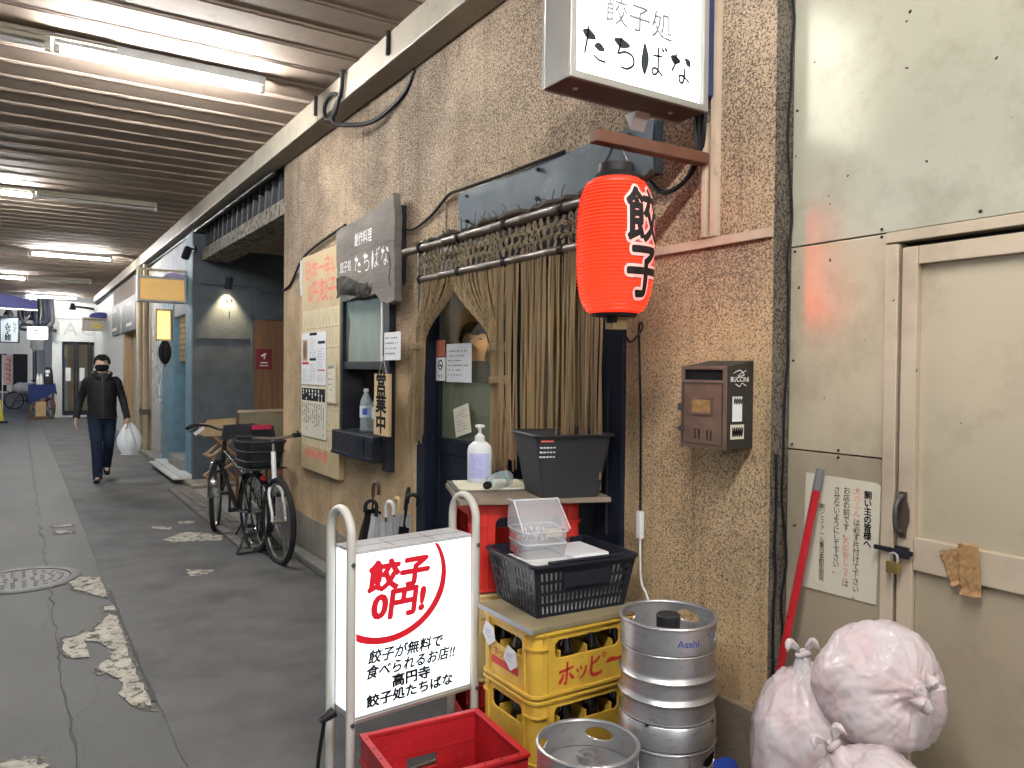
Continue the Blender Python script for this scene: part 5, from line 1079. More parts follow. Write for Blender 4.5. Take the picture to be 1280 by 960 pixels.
mb = MB(); mb.prism([(-2.03, 2.43), (-1.97, 2.43), (-2.0, 2.375)], (0, 1.74, 0), UX, UZ, UY, .06); mb.build('cover_flap', 'white_paint', lx)
ch_ = thing('wall_channel', 'pair of pale metal cable channels running up the pier beside the light box', 'channel', (-1.9, 2.02, 2.03), wp=True)
mb = MB(); mb.box(-1.925, -1.905, 2.0, W0+.002, 2.026, 2.42); mb.box(-1.89, -1.865, 2.005, W0+.002, 2.026, 3.37); mb.build('channel', 'trim_paint', ch_, bevel=.002)
mb = MB(); random.seed(4)
for i in range(3): mb.tube(cr([(-1.93+.012*i, 2.0+random.uniform(-.01, .01), 2.95), (-1.915+.01*i, 1.985, 2.6), (-1.93+.02*i, 1.975, 2.42), (-1.935, 1.985+.01*i, 2.32), (-2.0, 2.0, 2.24), (-2.12, 2.01, 2.22), (-2.2, 2.01, 2.28)], 5), .009, 6)
mb.build('cable', 'cable', ch_, True)
# ---- lantern on its arm
la = thing('timber_bracket', 'reddish brown timber arm carrying the red lantern', 'bracket', (-1.91, 1.76, 2.29), wp=True)
mb = MB(); mb.box(-1.932, -1.888, 1.51, 2.0, 2.272, 2.312); mb.build('arm', mat('arm_wood', (.105, .042, .026), .45, var=.25), la, bevel=.004)
def lantern_mat():
    m, N, L, b = node_mat('lantern_paper'); tc = _n(N, 'ShaderNodeTexCoord'); sx = _n(N, 'ShaderNodeSeparateXYZ'); L.new(tc.outputs['Object'], sx.inputs[0])
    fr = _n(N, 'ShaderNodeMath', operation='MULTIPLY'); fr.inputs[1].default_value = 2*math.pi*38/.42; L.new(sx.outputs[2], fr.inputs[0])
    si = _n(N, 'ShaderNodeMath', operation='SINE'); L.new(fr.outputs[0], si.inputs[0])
    rg = _n(N, 'ShaderNodeMapRange'); rg.inputs[1].default_value = .1; rg.inputs[2].default_value = .95; rg.inputs[3].default_value = 1.0; rg.inputs[4].default_value = .30; L.new(si.outputs[0], rg.inputs[0])  # dim bands put into the emission where hoops would block the light
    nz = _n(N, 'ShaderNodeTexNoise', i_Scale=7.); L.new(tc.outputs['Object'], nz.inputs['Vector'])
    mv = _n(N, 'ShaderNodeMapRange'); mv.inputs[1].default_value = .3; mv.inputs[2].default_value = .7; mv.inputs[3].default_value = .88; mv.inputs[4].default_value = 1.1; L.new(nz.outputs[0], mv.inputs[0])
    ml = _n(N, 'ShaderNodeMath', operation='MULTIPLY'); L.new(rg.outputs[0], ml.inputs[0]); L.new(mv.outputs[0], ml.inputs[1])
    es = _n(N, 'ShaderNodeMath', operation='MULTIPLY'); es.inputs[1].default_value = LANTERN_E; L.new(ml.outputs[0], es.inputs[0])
    b.inputs['Base Color'].default_value = (.45, .02, .012, 1); b.inputs['Roughness'].default_value = .45
    b.inputs['Emission Color'].default_value = (1.0, .030, .008, 1); L.new(es.outputs[0], b.inputs['Emission Strength'])
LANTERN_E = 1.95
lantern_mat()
ln = thing('red_lantern', 'glowing red paper lantern with bold black characters hanging by the door', 'lantern', (-1.925, 1.617, 1.745))
def lr(z):          # radius of the paper at height z above the foot
    h = .425; t = min(1, max(0, z/h)); return .074+.048*(1-abs(2*t-1)**3.2)**.55 if 0 < t < 1 else .074
prof = []
NR = 38
for i in range(NR*2+1):
    z = .425*i/(NR*2); prof.append((lr(z)+.0030*math.cos(2*math.pi*i/2), z))
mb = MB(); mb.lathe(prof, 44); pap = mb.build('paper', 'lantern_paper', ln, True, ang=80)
mb = MB(); mb.lathe([(.001, .42), (.075, .42), (.077, .424), (.062, .446), (.058, .448), (.058, .475), (.001, .475)], 40); mb.lathe([(.001, .002), (.075, .002), (.073, -.008), (.001, -.008)], 40); mb.pieces('hoop', 'cable', ln, smooth=True)
mb = MB(); mb.tube([(-.03, -.03, .47), (-.01, -.01, .53), (.0, 0, .56)], .004, 6); mb.tube([(.03, .03, .47), (.01, .01, .53), (0, 0, .545)], .004, 6); mb.build('hanger', 'iron', ln)
mb = MB(); mb.lathe([(.001, -.03), (.018, -.03), (.02, -.008)], 14, (.0, -.01, 0)); mb.build('lamp_holder', 'cable', ln, True)
def wrap(body, size, off, m, lift, phi0, zc, name, sub=.012, sx=1.):
    vs, fs = text_data(body, size, off)
    bm = bmesh.new(); vv = [bm.verts.new((p[0]*sx, p[1], p[2])) for p in vs]
    for f in fs:
        try: bm.faces.new([vv[i] for i in f])
        except ValueError: pass
    bmesh.ops.triangulate(bm, faces=bm.faces)
    for _ in range(5):
        es = [e for e in bm.edges if e.calc_length() > sub]
        if not es: break
        bmesh.ops.subdivide_edges(bm, edges=es, cuts=1); bmesh.ops.triangulate(bm, faces=[f for f in bm.faces if len(f.verts) > 3])
    bm.verts.index_update(); out = []
    for v in bm.verts:
        z = zc+v.co.y; r_ = lr(z)+.0026+lift+v.co.z; a = phi0+v.co.x/.122; out.append((r_*math.cos(a), r_*math.sin(a), z))
    me = bpy.data.meshes.new(name); me.from_pydata(out, [], [tuple(v.index for v in f.verts) for f in bm.faces]); bm.free(); me.materials.append(MATS[m])
    o = bpy.data.objects.new(name, me); COL.objects.link(o); o.parent = pap
mat('lantern_pink', (.8, .35, .33), .5, var=0, emit=(1., .34, .30), es=.55); mat('lantern_black', (.01, .008, .008), .5, var=0)
for ph in (.17, math.pi+.17):
    for ch, zc in (('餃', .285), ('子', .115)):
        wrap(ch, .175, .0175, 'lantern_black', .0004, ph, zc, 'lettering', sx=.84); wrap(ch, .175, .0145, 'lantern_pink', .0010, ph, zc, 'lettering', sx=.84); wrap(ch, .175, .0052, 'lantern_black', .0016, ph, zc, 'lettering', sx=.84)
lt = thing('lantern_tag', 'little cardboard tag and lamp foot below the red lantern', 'tag', (-1.93, 1.63, 1.70))
mb = MB(); mb.box(-.02, .02, -.03, .03, -.005, .035); mb.build('tag', 'card', lt, bevel=.002)
lc = thing('power_cord', 'black cord hanging down the wall to a white switch and lead', 'cord', (-2.2, 2.0, .7), wp=True)
mb = MB(); mb.tube(cr([(-1.93, 1.64, 1.73), (-2.0, 1.75, 1.66), (-2.16, 1.95, 1.72), (-2.235, 2.0, 1.72), (-2.225, 2.005, 1.4), (-2.215, 2.0, 1.03)], 6), .005, 6); mb.build('cord', 'cable', lc, True)
mb = MB(); mb.box(-2.222, -2.198, 1.985, 2.008, .925, 1.03); mb.build('switch', 'white_paint', lc, bevel=.004)
mb = MB(); mb.tube(cr([(-2.208, 1.995, .93), (-2.20, 1.99, .84), (-2.185, 1.985, .76), (-2.14, 1.98, .70), (-2.1, 1.98, .5)], 6), .0042, 6); mb.build('lead', 'white_paint', lc, True)
# ---- mail box on the pier
mat('mail_brown', (.125, .075, .055), .42, var=.3, vs=9, dirt=.35, dcol=(.24, .17, .12), ds=14); mat('mail_dark', (.03, .028, .024), .5, var=.3, dirt=.3, dcol=(.12, .11, .09))
ml_ = thing('mail_box', 'brown metal mailbox with stickers on its dark side, fixed to the pier', 'mailbox', (-1.80, 2.03, 1.31), wp=True)
mb = MB(); mb.prism([(1.905, 1.312), (2.03, 1.312), (2.03, 1.60), (1.905, 1.578)], (-1.903, 0, 0), UY, UZ, UX, .193); bod = mb.build('body', 'mail_dark', ml_, bevel=.003)
mb = MB(); mb.plate([(-1.905, 1.311), (-1.708, 1.311), (-1.708, 1.580), (-1.905, 1.580)], [[(-1.892, 1.534), (-1.722, 1.534), (-1.722, 1.568), (-1.892, 1.568)], [(-1.845, 1.337), (-1.835, 1.337), (-1.835, 1.372), (-1.845, 1.372)], [(-1.828, 1.337), (-1.818, 1.337), (-1.818, 1.372), (-1.828, 1.372)], [(-1.79, 1.335), (-1.782, 1.335), (-1.782, 1.37), (-1.79, 1.37)], [(-1.775, 1.335), (-1.767, 1.335), (-1.767, 1.37), (-1.775, 1.37)]], (0, 1.897, 0), UX, UZ, UY, .007); fr_ = mb.build('front', 'mail_brown', ml_, bevel=.0015)
mb = MB(); mb.box(-1.894, -1.72, 1.9045, 1.9055, 1.532, 1.57); mb.build('slot', 'ink', ml_)
mb = MB(); mb.plate([(-1.895, 1.322), (-1.72, 1.322), (-1.72, 1.525), (-1.895, 1.525)], [[(-1.892, 1.325), (-1.723, 1.325), (-1.723, 1.522), (-1.892, 1.522)]], (0, 1.8955, 0), UX, UZ, UY, .0016); mb.build('door_edge', 'mail_dark', fr_)
mb = MB(); mb.plate([(-1.858, 1.42), (-1.762, 1.42), (-1.762, 1.478), (-1.858, 1.478)], [[(-1.85, 1.428), (-1.77, 1.428), (-1.77, 1.47), (-1.85, 1.47)]], (0, 1.893, 0), UX, UZ, UY, .004); mb.build('card_holder', 'mail_brown', fr_)
mb = MB(); mb.box(-1.85, -1.77, 1.894, 1.8965, 1.428, 1.47); mb.build('card', mat('mail_card', (.30, .17, .06), .5, var=.3, vs=40), fr_)
mb = MB(); mb.box(-1.908, -1.893, 1.885, 1.897, 1.43, 1.455); mb.box(-1.908, -1.893, 1.888, 1.897, 1.36, 1.378); mb.cyl((-1.893, 1.888, 1.368), (-1.893, 1.897, 1.368), .007, None, 10); mb.pieces('latch', 'iron', fr_, bevel=.002)
for (y0_, y1_, z0_, z1_, m_) in ((1.93, 1.975, 1.402, 1.482, 'paper'), (1.922, 1.985, 1.345, 1.392, 'paper_cream')):
    mb = MB(); mb.box(-1.7095, -1.7085, y0_, y1_, z0_, z1_); mb.build('sticker', m_, bod)
vs, fs = brush([[(-.012+.008*i, .012, .003), (-.01+.008*i, -.01, .004), (-.006+.008*i, .008, .003)] for i in range(5)]); flat(vs, fs, 'ink', bod, (-1.7085, 1.948, 1.468), SIDEB, 'graffiti', .0006)
vs, fs = brush([[(-.022+.01*i, .015, .004), (-.02+.01*i, -.014, .007), (-.014+.01*i, .012, .005)] for i in range(5)]); flat(vs, fs, 'ink', bod, (-1.7085, 1.953, 1.369), SIDEB, 'graffiti', .0006)
text('BUCCINI', .022, 'white_ink', bod, (-1.71, 1.963, 1.537), SIDEB, .0003, .0008)
vs, fs = brush([[(-.03, .02, .002), (0, .03, .003), (.02, .015, .003), (-.01, .012, .002), (.03, .03, .002)], [(-.02, -.014, .003), (.0, -.022, .003), (.01, -.012, .002), (.03, -.02, .003)]]); flat(vs, fs, 'white_ink', bod, (-1.71, 1.963, 1.537), SIDEB, 'graffiti', .0008)
# ---- laminated dog notice, red pole, brown tape
nt_ = thing('dog_notice', 'laminated cream notice to dog owners on the metal wall', 'notice', (-1.44, 2.1, .88), wp=True)
mb = MB(); mb.prism([(-1.568, .882), (-1.318, .887), (-1.308, 1.232), (-1.322, 1.242), (-1.562, 1.245)], (0, DW-.004, 0), UX, UZ, UY, .003); mb.build('sheet', mat('lam_paper', (.62, .585, .47), .3, var=.07, vs=4), nt_)
ny = DW-.004
text('飼い主の皆様へ', .026, 'ink', nt_, (-1.348, ny, 1.13), offset=.0007, vertical=True, line=.92)
text('犬のふん', .024, 'pink_ink', nt_, (-1.383, ny, 1.175), vertical=True, line=.92)
text('は必ず片付けて下さい。', .024, 'ink', nt_, (-1.383, ny, 1.005), vertical=True, line=.92)
text('お店の前です。', .024, 'ink', nt_, (-1.417, ny, 1.14), vertical=True, line=.92)
text('犬のおしっこ', .024, 'pink_ink', nt_, (-1.417, ny, 1.0), vertical=True, line=.92)
text('は', .024, 'ink', nt_, (-1.417, ny, .925))
text('させないようにして下さい。', .024, 'ink', nt_, (-1.45, ny, 1.08), vertical=True, line=.86)
text('㈱ジェイアール東日本都市開発', .020, 'ink', nt_, (-1.50, ny, 1.035), vertical=True, line=.86)
rp = thing('red_pole', 'red broom pole with a grey cap leaning on the metal wall behind the bags', 'pole', (-1.66, 1.93, .06), wp=True)
mb = MB(); mb.cyl((-1.655, 1.96, .07), (-1.502, 2.078, 1.20), .0125, None, 14); mb.build('shaft', mat('red_gloss', (.40, .012, .018), .3, coat=.4), rp, True)
mb = MB(); mb.cyl((-1.502, 2.078, 1.20), (-1.494, 2.084, 1.265), .0135, .012, 14); mb.build('cap', mat('grey_cap', (.15, .15, .15), .5), rp, True)
tp = thing('packing_tape', 'crossed strips of brown packing tape stuck on the door rail', 'tape', (-1.07, 2.09, 1.0), wp=True)
mat('kraft', (.34, .20, .09), .4, var=.12, bump=.3, bs=60)
def strip(P, y, seed):
    P = [Vector(q) for q in P]; random.seed(seed)
    def fn(u, v):
        q = P[3].lerp(P[2], u).lerp(P[0].lerp(P[1], u), v); e = .006*(mnoise.noise((u*5, v*6, seed))) if v in (0., 1.) else 0
        return (q.x+.002*mnoise.noise((u*4, v*7, seed+5)), y-.0035-.004*mnoise.noise((u*3+v*4, v*9-u*5, seed))-.010*max(0, .12-v)*5, q.y+e)
    mb = MB(); mb.grid(fn, 16, 34); o = mb.build('strip', 'kraft', tp, True, ang=80); s_ = o.modifiers.new('s', 'SOLIDIFY'); s_.thickness = .0006
strip([(-1.132, 1.085), (-1.088, 1.10), (-1.05, 1.02), (-1.095, .995)], DW-.0115, 3); strip([(-1.082, 1.118), (-1.028, 1.118), (-1.018, .985), (-1.072, .98)], DW-.0165, 8)
# ---- umbrellas in a stand by the door
us = thing('umbrella_stand', 'low round dark umbrella bin at the wall left of the door', 'stand', (-4.4, 1.86, .06))
mb = MB(); mb.lathe([(.001, .0), (.15, .0), (.175, .40), (.18, .415), (.165, .41), (.14, .02), (.001, .02)], 32); mb.build('bin', 'mail_dark', us, True)
mb = MB(); mb.tube([(.178*math.cos(a*.19635), .178*math.sin(a*.19635), .415) for a in range(32)], .009, 8, closed=True); mb.build('rim', 'alu', us, True)
def umbrella(label, base, top, m, hm, hook, can=.55, flare=.035):
    t = thing('umbrella', label, 'umbrella', base); d = Vector(top)-Vector(base); L_ = d.length
    q = UZ.rotation_difference(d.normalized()); T = q.to_matrix()
    mb = MB(); mb.grid(lambda a, b: tuple(T @ Vector(((.008+flare*math.sin(min(1, b*1.1)*2.6)**.8)*(1+.28*math.sin(a*6.283*5+b*2))*math.cos(a*6.283), (.008+flare*math.sin(min(1, b*1.1)*2.6)**.8)*(1+.28*math.sin(a*6.283*5+b*2))*math.sin(a*6.283), .05+can*b))), 40, 14, True); mb.build('canopy', m, t, True)
    mb = MB(); mb.tube([(0, 0, 0), tuple(T @ Vector((0, 0, L_)))], .006, 8); mb.build('shaft', 'black_metal', t)
    e = T @ Vector((0, 0, L_)); r_ = .034; hv = Vector(hook).normalized()
    P = [e-d.normalized()*.06]+[e+d.normalized()*r_*math.sin(a)*1.1+hv*r_*(1-math.cos(a)) for a in [math.pi*i/10 for i in range(11)]]+[e+hv*2*r_-d.normalized()*.035]
    mb = MB(); mb.tube(P, .0115, 10); mb.build('handle', hm, t, True)
mat('clear_vinyl', (.75, .78, .80), .25, alpha=.55, var=.08)
umbrella('black umbrella leaning farthest left in the bin by the door', (-4.62, 1.88, .10), (-4.40, 1.82, .84), 'cable', 'dark_wood', (1, .1, 0), .56, .06)
umbrella('clear umbrella with a black hook in the bin', (-4.42, 1.82, .10), (-4.30, 1.80, .74), 'clear_vinyl', 'black_plastic', (-.6, -.8, 0))
umbrella('clear umbrella with a white hook in the bin', (-4.32, 1.86, .10), (-4.16, 1.80, .76), 'clear_vinyl', 'white_paint', (1, .3, 0))
umbrella('clear umbrella with a pale hook beside the white one', (-4.40, 1.92, .10), (-4.26, 1.90, .76), 'clear_vinyl', 'pale_wood', (1, 0, 0))
umbrella('black umbrella rightmost in the bin beside the door jamb', (-4.30, 1.93, .10), (-4.10, 1.90, .80), 'cable', 'black_plastic', (.5, .8, 0), .5, .03)
umbrella('clear umbrella with a dark hook against the wall in the bin', (-4.36, 1.95, .10), (-4.20, 1.96, .82), 'clear_vinyl', 'black_plastic', (.8, -.5, 0))
# ================================================================ standing light sign
mat('sign_glow', (1, 1, 1), .4, emit=(.84, .94, 1.0), es=1.06).cycles.emission_sampling = 'FRONT'
mat('red_print', (.62, .012, .03), .5, var=.04, emit=(.8, .01, .02), es=.12); mat('black_print', (.012, .012, .014), .5, var=0)
mat('grey_tile', (.52, .52, .53), .35, var=.15, dirt=.45, dcol=(.16, .11, .09), ds=9)
th = R(-3.48); SL = .46
st = thing('standing_light_sign', 'white illuminated standing sign with red and black print between arched metal posts', 'sign', (-2.468, .946, 0), R(6))
st.scale = (1, 1.109, .982)
mb = MB(); mb.box(-.148, -.006, .014, SL-.014, .385, .948); mb.build('light_panel', 'sign_glow', st)
mb = MB(); mb.box(-.151, -.003, .0135, SL-.0135, .949, .962); mb.build('top_panel', 'grey_tile', st, bevel=.002)
mb = MB()
for y_ in (.15, .30): mb.box(-.115, -.008, y_-.001, y_+.001, .9622, .9632)
mb.box(-.063, -.061, .02, SL-.02, .9622, .9632); mb.build('seam', 'ink_grey', st)
mb = MB(); mb.box(-.151, -.003, .0135, SL-.0135, .362, .384); mb.box(-.004, .002, .0135, SL-.0135, .364, .378); mb.build('bottom_rail', 'alu', st, bevel=.002)
for y_ in (-.002, SL+.002):
    P = [(0, y_, 0), (0, y_, .5), (0, y_, 1.015)]+[(-.0775+.0775*math.cos(a), y_, 1.015+.085*math.sin(a)) for a in [math.pi*i/12 for i in range(1, 12)]]+[(-.155, y_, 1.015), (-.155, y_, .5), (-.155, y_, 0)]
    mb = MB(); mb.tube(P, .0145, 12); mb.build('post', mat('post_alu', (.60, .58, .53), .4, metal=.1, var=.08), st, True)
    mb = MB()
    for z_ in (.37, .92): mb.lathe([(.001, .006), (.006, .005), (.008, 0)], 10); mb.v[-30:] = [(.0165+p[2], y_+p[0], z_+p[1]) for p in mb.v[-30:]]
    mb.build('bolt', 'iron', st)
mb = MB(); mb.box(-.118, -.110, .03, SL-.03, .12, .135); mb.box(-.012, -.004, .03, SL-.03, .12, .135); mb.pieces('stretcher', 'alu', st)
mb = MB(); mb.cyl((-.06, -.03, .40), (-.06, -.075, .38), .02, .012, 10); mb.tube(cr([(-.06, -.06, .385), (-.09, -.07, .2), (-.12, -.05, .02)], 5), .006, 6); mb.build('lead', 'cable', st, True)
B = (UY, UZ, UX); fx = -.0055
text('餃子', .112, 'red_print', st, (fx, .165, .852), B, .0056, .001, shear=.12)
text('0円!', .112, 'red_print', st, (fx, .165, .748), B, .0056, .001, shear=.12)
A = [(.128+.208*math.cos(R(a)), .838+.208*math.sin(R(a)), .010+.014*min(1, (38-a)/60)) for a in range(38, -128, -6)]
vs, fs = brush([A], 2); vs = [(min(max(p[0], .018), SL-.018), min(p[1], .947), 0) for p in vs]; flat(vs, fs, 'red_print', st, (fx, 0, 0), B, 'ring', .0006)
text('餃子が無料で', .050, 'black_print', st, (fx, .195, .577), B, .0016, .001, shear=.2, sx=.92); text('食べられるお店!!', .050, 'black_print', st, (fx, .215, .524), B, .0016, .001, shear=.2, sx=.88)
vs, fs = brush([[(.06, .552, .0015), (.33, .552, .0015)], [(.05, .497, .0015), (.39, .497, .0015)]], 2); flat(vs, fs, 'ink_grey', st, (fx, 0, 0), B, 'underline', .001)
text('高円寺', .048, 'black_print', st, (fx, .215, .472), B, .0022, .001); text('餃子処たちばな', .046, 'black_print', st, (fx, .215, .423), B, .0020, .001)
# ================================================================ crates
mat('crate_yellow', (.68, .42, .055), .45, var=.14, vs=6, dirt=.5, dcol=(.33, .20, .06), ds=22, dth=.57, streak=.25); mat('crate_cream', (.62, .47, .22), .45, var=.1)
mat('crate_red', (.48, .018, .024), .42, var=.18, dirt=.5, dcol=(.52, .20, .19), ds=34, dth=.63); mat('crate_orange_red', (.56, .03, .02), .4, var=.12)
mat('bottle_dark', (.012, .008, .006), .12, var=0, coat=.3)
def crate(label, loc, L_, W_, H_, m, rz=0, ribs=True, hole=None, dividers=(3, 4), floor=True, name='bottle_crate', cat='crate', group=None, flange=True):
    """bottle crate; origin at the base centre; W_ along x, L_ along y"""
    t = thing(name, label, cat, loc, rz, group); x, y = W_/2, L_/2; th_ = .009
    h0, h1 = hole or (.56, .84)
    def side(w_, o, u, n, nm='side'):
        hw = w_*.36; mb = MB()
        hl = rrect(w_/2-hw, w_/2+hw, H_*h0, H_*h1, H_*.085, 4)
        # upper corners of the opening cut wide, as on the real crate
        mb.plate([(0, 0), (w_, 0), (w_, H_), (0, H_)], [hl], o, u, UZ, n, th_)
        return mb.build(nm, m, t, bevel=.0018)
    rc = .034
    side(W_-2*rc, (-x+rc, -y, 0), UX, UY); side(W_-2*rc, (-x+rc, y-th_, 0), UX, UY); side(L_-2*rc, (-x, -y+rc, 0), UY, UX); side(L_-2*rc, (x-th_, -y+rc, 0), UY, UX)
    for cx_, cy_, a0 in ((x-rc, y-rc, 0), (-x+rc, y-rc, 90), (-x+rc, -y+rc, 180), (x-rc, -y+rc, 270)):
        arc_ = [R(a0+15*i) for i in range(7)]
        mb = MB(); mb.plate([(cx_+rc*math.cos(q), cy_+rc*math.sin(q)) for q in arc_]+[(cx_+(rc-th_)*math.cos(q), cy_+(rc-th_)*math.sin(q)) for q in reversed(arc_)], [], (0, 0, 0), UX, UY, UZ, H_); mb.build('corner', m, t, True)
    if flange:
        e = .008
        for za, zb in ((H_-.013, H_-.002), (.002, .014)):
            mb = MB(); mb.plate(rrect(-x-e, x+e, -y-e, y+e, rc+e, 5), [rrect(-x+.002, x-.002, -y+.002, y-.002, rc, 5)], (0, 0, za), UX, UY, UZ, zb-za); mb.build('flange', m, t, bevel=.002)
        for cx_, cy_, a0 in ((x-rc, y-rc, 0), (-x+rc, y-rc, 90), (-x+rc, -y+rc, 180), (x-rc, -y+rc, 270)):    # collars round the corners
            arc_ = [R(a0+15*i) for i in range(7)]; k0, k1 = arc_[0], arc_[-1]
            def tip(q, r_, s_): return (cx_+r_*math.cos(q)+s_*math.sin(q), cy_+r_*math.sin(q)-s_*math.cos(q))
            ou = [tip(k0, rc+e, .022)]+[tip(q, rc+e, 0) for q in arc_]+[tip(k1, rc+e, -.022)]; inn = [tip(k0, rc-.001, .022)]+[tip(q, rc-.001, 0) for q in arc_]+[tip(k1, rc-.001, -.022)]
            mb = MB(); mb.plate(ou+inn[::-1], [], (0, 0, H_*.735), UX, UY, UZ, H_*.03); mb.build('collar', m, t, True)
    if ribs:
        mb = MB()
        for sx_ in (-1, 1):
            for sy_ in (-1, 1):
                a, b = sx_*x, sx_*(x+.006); c, d = sy_*y, sy_*(y+.006)
                mb.box(min(a, b), max(a, b), c-(.062 if sy_ > 0 else -.055), c-(.055 if sy_ > 0 else -.062), .014, H_-.012); mb.box(a-(.055 if sx_ > 0 else -.048), a-(.048 if sx_ > 0 else -.055), min(c, d), max(c, d), .014, H_-.012)
        mb.pieces('rib', m, t)
    if floor: mb = MB(); mb.box(-x+th_, x-th_, -y+th_, y-th_, .004, .012); mb.build('floor', m, t)
    if dividers:
        mb = MB(); a, b = dividers
        for i in range(1, a): xx_ = -x+2*x*i/a; mb.box(xx_-.002, xx_+.002, -y+th_, y-th_, .013, H_*.62)
        for j in range(1, b): yy_ = -y+2*y*j/b; mb.box(-x+th_, x-th_, yy_-.0025, yy_+.0025, .0135, H_*.66)
        mb.build('divider', m, t)
    return t
YX, YY = -2.272, 1.668
CW, CL, CH = .335, .455, .224
for i in range(3):
    c = crate(('yellow bottle crate on the ground at the bottom of the stack', 'second yellow bottle crate of the stack, under the lettered one', 'top yellow bottle crate of the stack with red brush lettering')[i], (YX, YY, .004+.2285*i), CL, CW, CH, 'crate_yellow', group='yellow bottle crates')
    if i == 2:
        ho = [[(.0, .052, .010), (.03, .056, .009), (.062, .062, .006)], [(.036, .082, .008), (.034, .05, .010), (.03, .012, .008), (.02, .018, .004)], [(.02, .045, .006), (.012, .028, .011), (.002, .016, .012)], [(.044, .044, .006), (.055, .03, .011), (.064, .024, .010)]]
        tu = [[(.076, .052, .006), (.082, .04, .009)], [(.092, .058, .006), (.098, .046, .009)], [(.118, .056, .007), (.11, .034, .010), (.092, .016, .005)]]
        pi = [[(.142, .082, .008), (.14, .05, .011), (.138, .03, .012), (.15, .018, .012), (.178, .02, .010), (.186, .028, .004)], [(.142, .055, .006), (.162, .064, .009), (.178, .076, .006)]]
        ri = [[(.196+.007*math.cos(a*.7), .078+.007*math.sin(a*.7), .004) for a in range(10)]]
        ba = [[(.205, .048, .004), (.225, .056, .014), (.26, .054, .010), (.285, .058, .012), (.29, .05, .004)]]
        vs, fs = brush(ho+tu+pi+ri+ba, 6); flat(vs, fs, 'red_ink', c, (CW/2, -.125, .022), (UY, UZ, UX), 'lettering', .0016, 1., 1.05)
        mb = MB(); mb.box(-.10, .075, -CL/2-.0015, -CL/2-.0002, .052, .078); mb.build('red_label', 'red_ink', c)
        text('ホッピー', .036, 'red_ink', c, (-.015, -CL/2-.0002, .097), WALLB, .0005, .0012)
        for (a, b, dx1, dz) in ((-.10, .125, 0, .02), (.045, .105, .008, -.004)):
            mb = MB(); mb.prism([(-.045, .0), (.0, -.035), (.045, -.005), (.03, .04), (-.02, .05)], (a, -CL/2-.013, b+dz), UX, UZ, -UY, .0008); p_ = mb.build('stuck_paper', 'paper', c); scrib(p_, WALLB, (a-.025, -CL/2-.0138, b+dz-.005), .05, .03, 4, 'blue_ink', 61, .7, .4)
def bottle(label, loc, group):
    t = thing('beer_bottle', label, 'bottle', loc, group=group)
    mb = MB(); mb.lathe([(.001, 0), (.03, 0), (.032, .004), (.032, .10), (.026, .135), (.014, .165), (.0125, .185)], 16); mb.build('body', 'bottle_dark', t, True)
    mb = MB(); mb.lathe([(.0145, .183), (.0145, .195), (.012, .198), (.001, .199)], 14); mb.build('cap', 'iron', t, True)
    return t
for k_ in (1, 2):
    z_ = .004+.2285*k_+.013
    for i, (x_, y_) in enumerate([(CW/2-.053, -CL/2+.06+.112*j) for j in range(4)]+[(-CW/2+.055+.112*j, -CL/2+.055) for j in range(2)]):
        bottle('%s seen in the %s yellow crate' % (('dark bottle nearest the crate corner', 'second dark bottle from the corner', 'third dark bottle from the corner', 'dark bottle farthest from the corner, by the keg')[i] if i < 4 else ('far dark bottle behind the street-side handle', 'near dark bottle behind the street-side handle')[i-4], 'lettered top' if k_ == 2 else 'unlettered second'), (YX+x_, YY+y_, z_), 'bottles in the %s yellow crate' % ('top' if k_ == 2 else 'second'))
pk_ = thing('stack_board', 'grey edged wooden board lying on the yellow crate stack', 'board', (YX, YY, .6865))
mb = MB(); mb.box(-.178, .175, -.24, .245, 0, .018); mb.build('board', mat('old_board', (.25, .205, .12), .7, var=.3, vs=5, dirt=.4, ds=8), pk_, bevel=.002)
mb = MB(); mb.box(-.18, .177, -.2425, -.2402, 0.001, .017); mb.build('edge_band', mat('edge_grey', (.30, .31, .34), .4, metal=.4), pk_)
# red crates behind, carrying the table board
RX, RY = -2.70, 1.74; r2 = R(-14)
for i, (m_, lab) in enumerate((('crate_red', 'red crate at the bottom of the stack under the table board'), ('crate_cream', 'cream yellow crate in the middle of the stack behind the light sign'), ('crate_orange_red', 'red bottle crate directly under the table board'))):
    crate(lab, (RX, RY, .004+.3475*i), .45, .37, .343, m_, r2, hole=(.5, .84), dividers=None)
tb_ = thing('table_board', 'grey brown board used as a table top on the red crate stack', 'table', (-2.66, 1.765, 1.046), R(-21.5))
mb = MB(); mb.box(-.235, .225, -.30, .30, 0, .02); mb.build('board', mat('table_wood', (.21, .165, .12), .55, var=.2), tb_, bevel=.003)
mb = MB(); mb.box(-.238, -.235, -.30, .30, .002, .018); mb.build('edge', 'pale_wood', tb_)
ty = thing('tray_board', 'dark clipboard under the sanitizer bottle on the table board', 'board', (-2.83, 1.69, 1.0665), R(-21.5))
mb = MB(); mb.box(-.13, .16, -.16, .19, 0, .006); mb.build('board', mat('tray_dark', (.12, .12, .11), .5), ty)
mb = MB(); mb.box(-.10, .15, -.14, .15, .0062, .012); mb.build('paper_pad', 'paper_cream', ty)
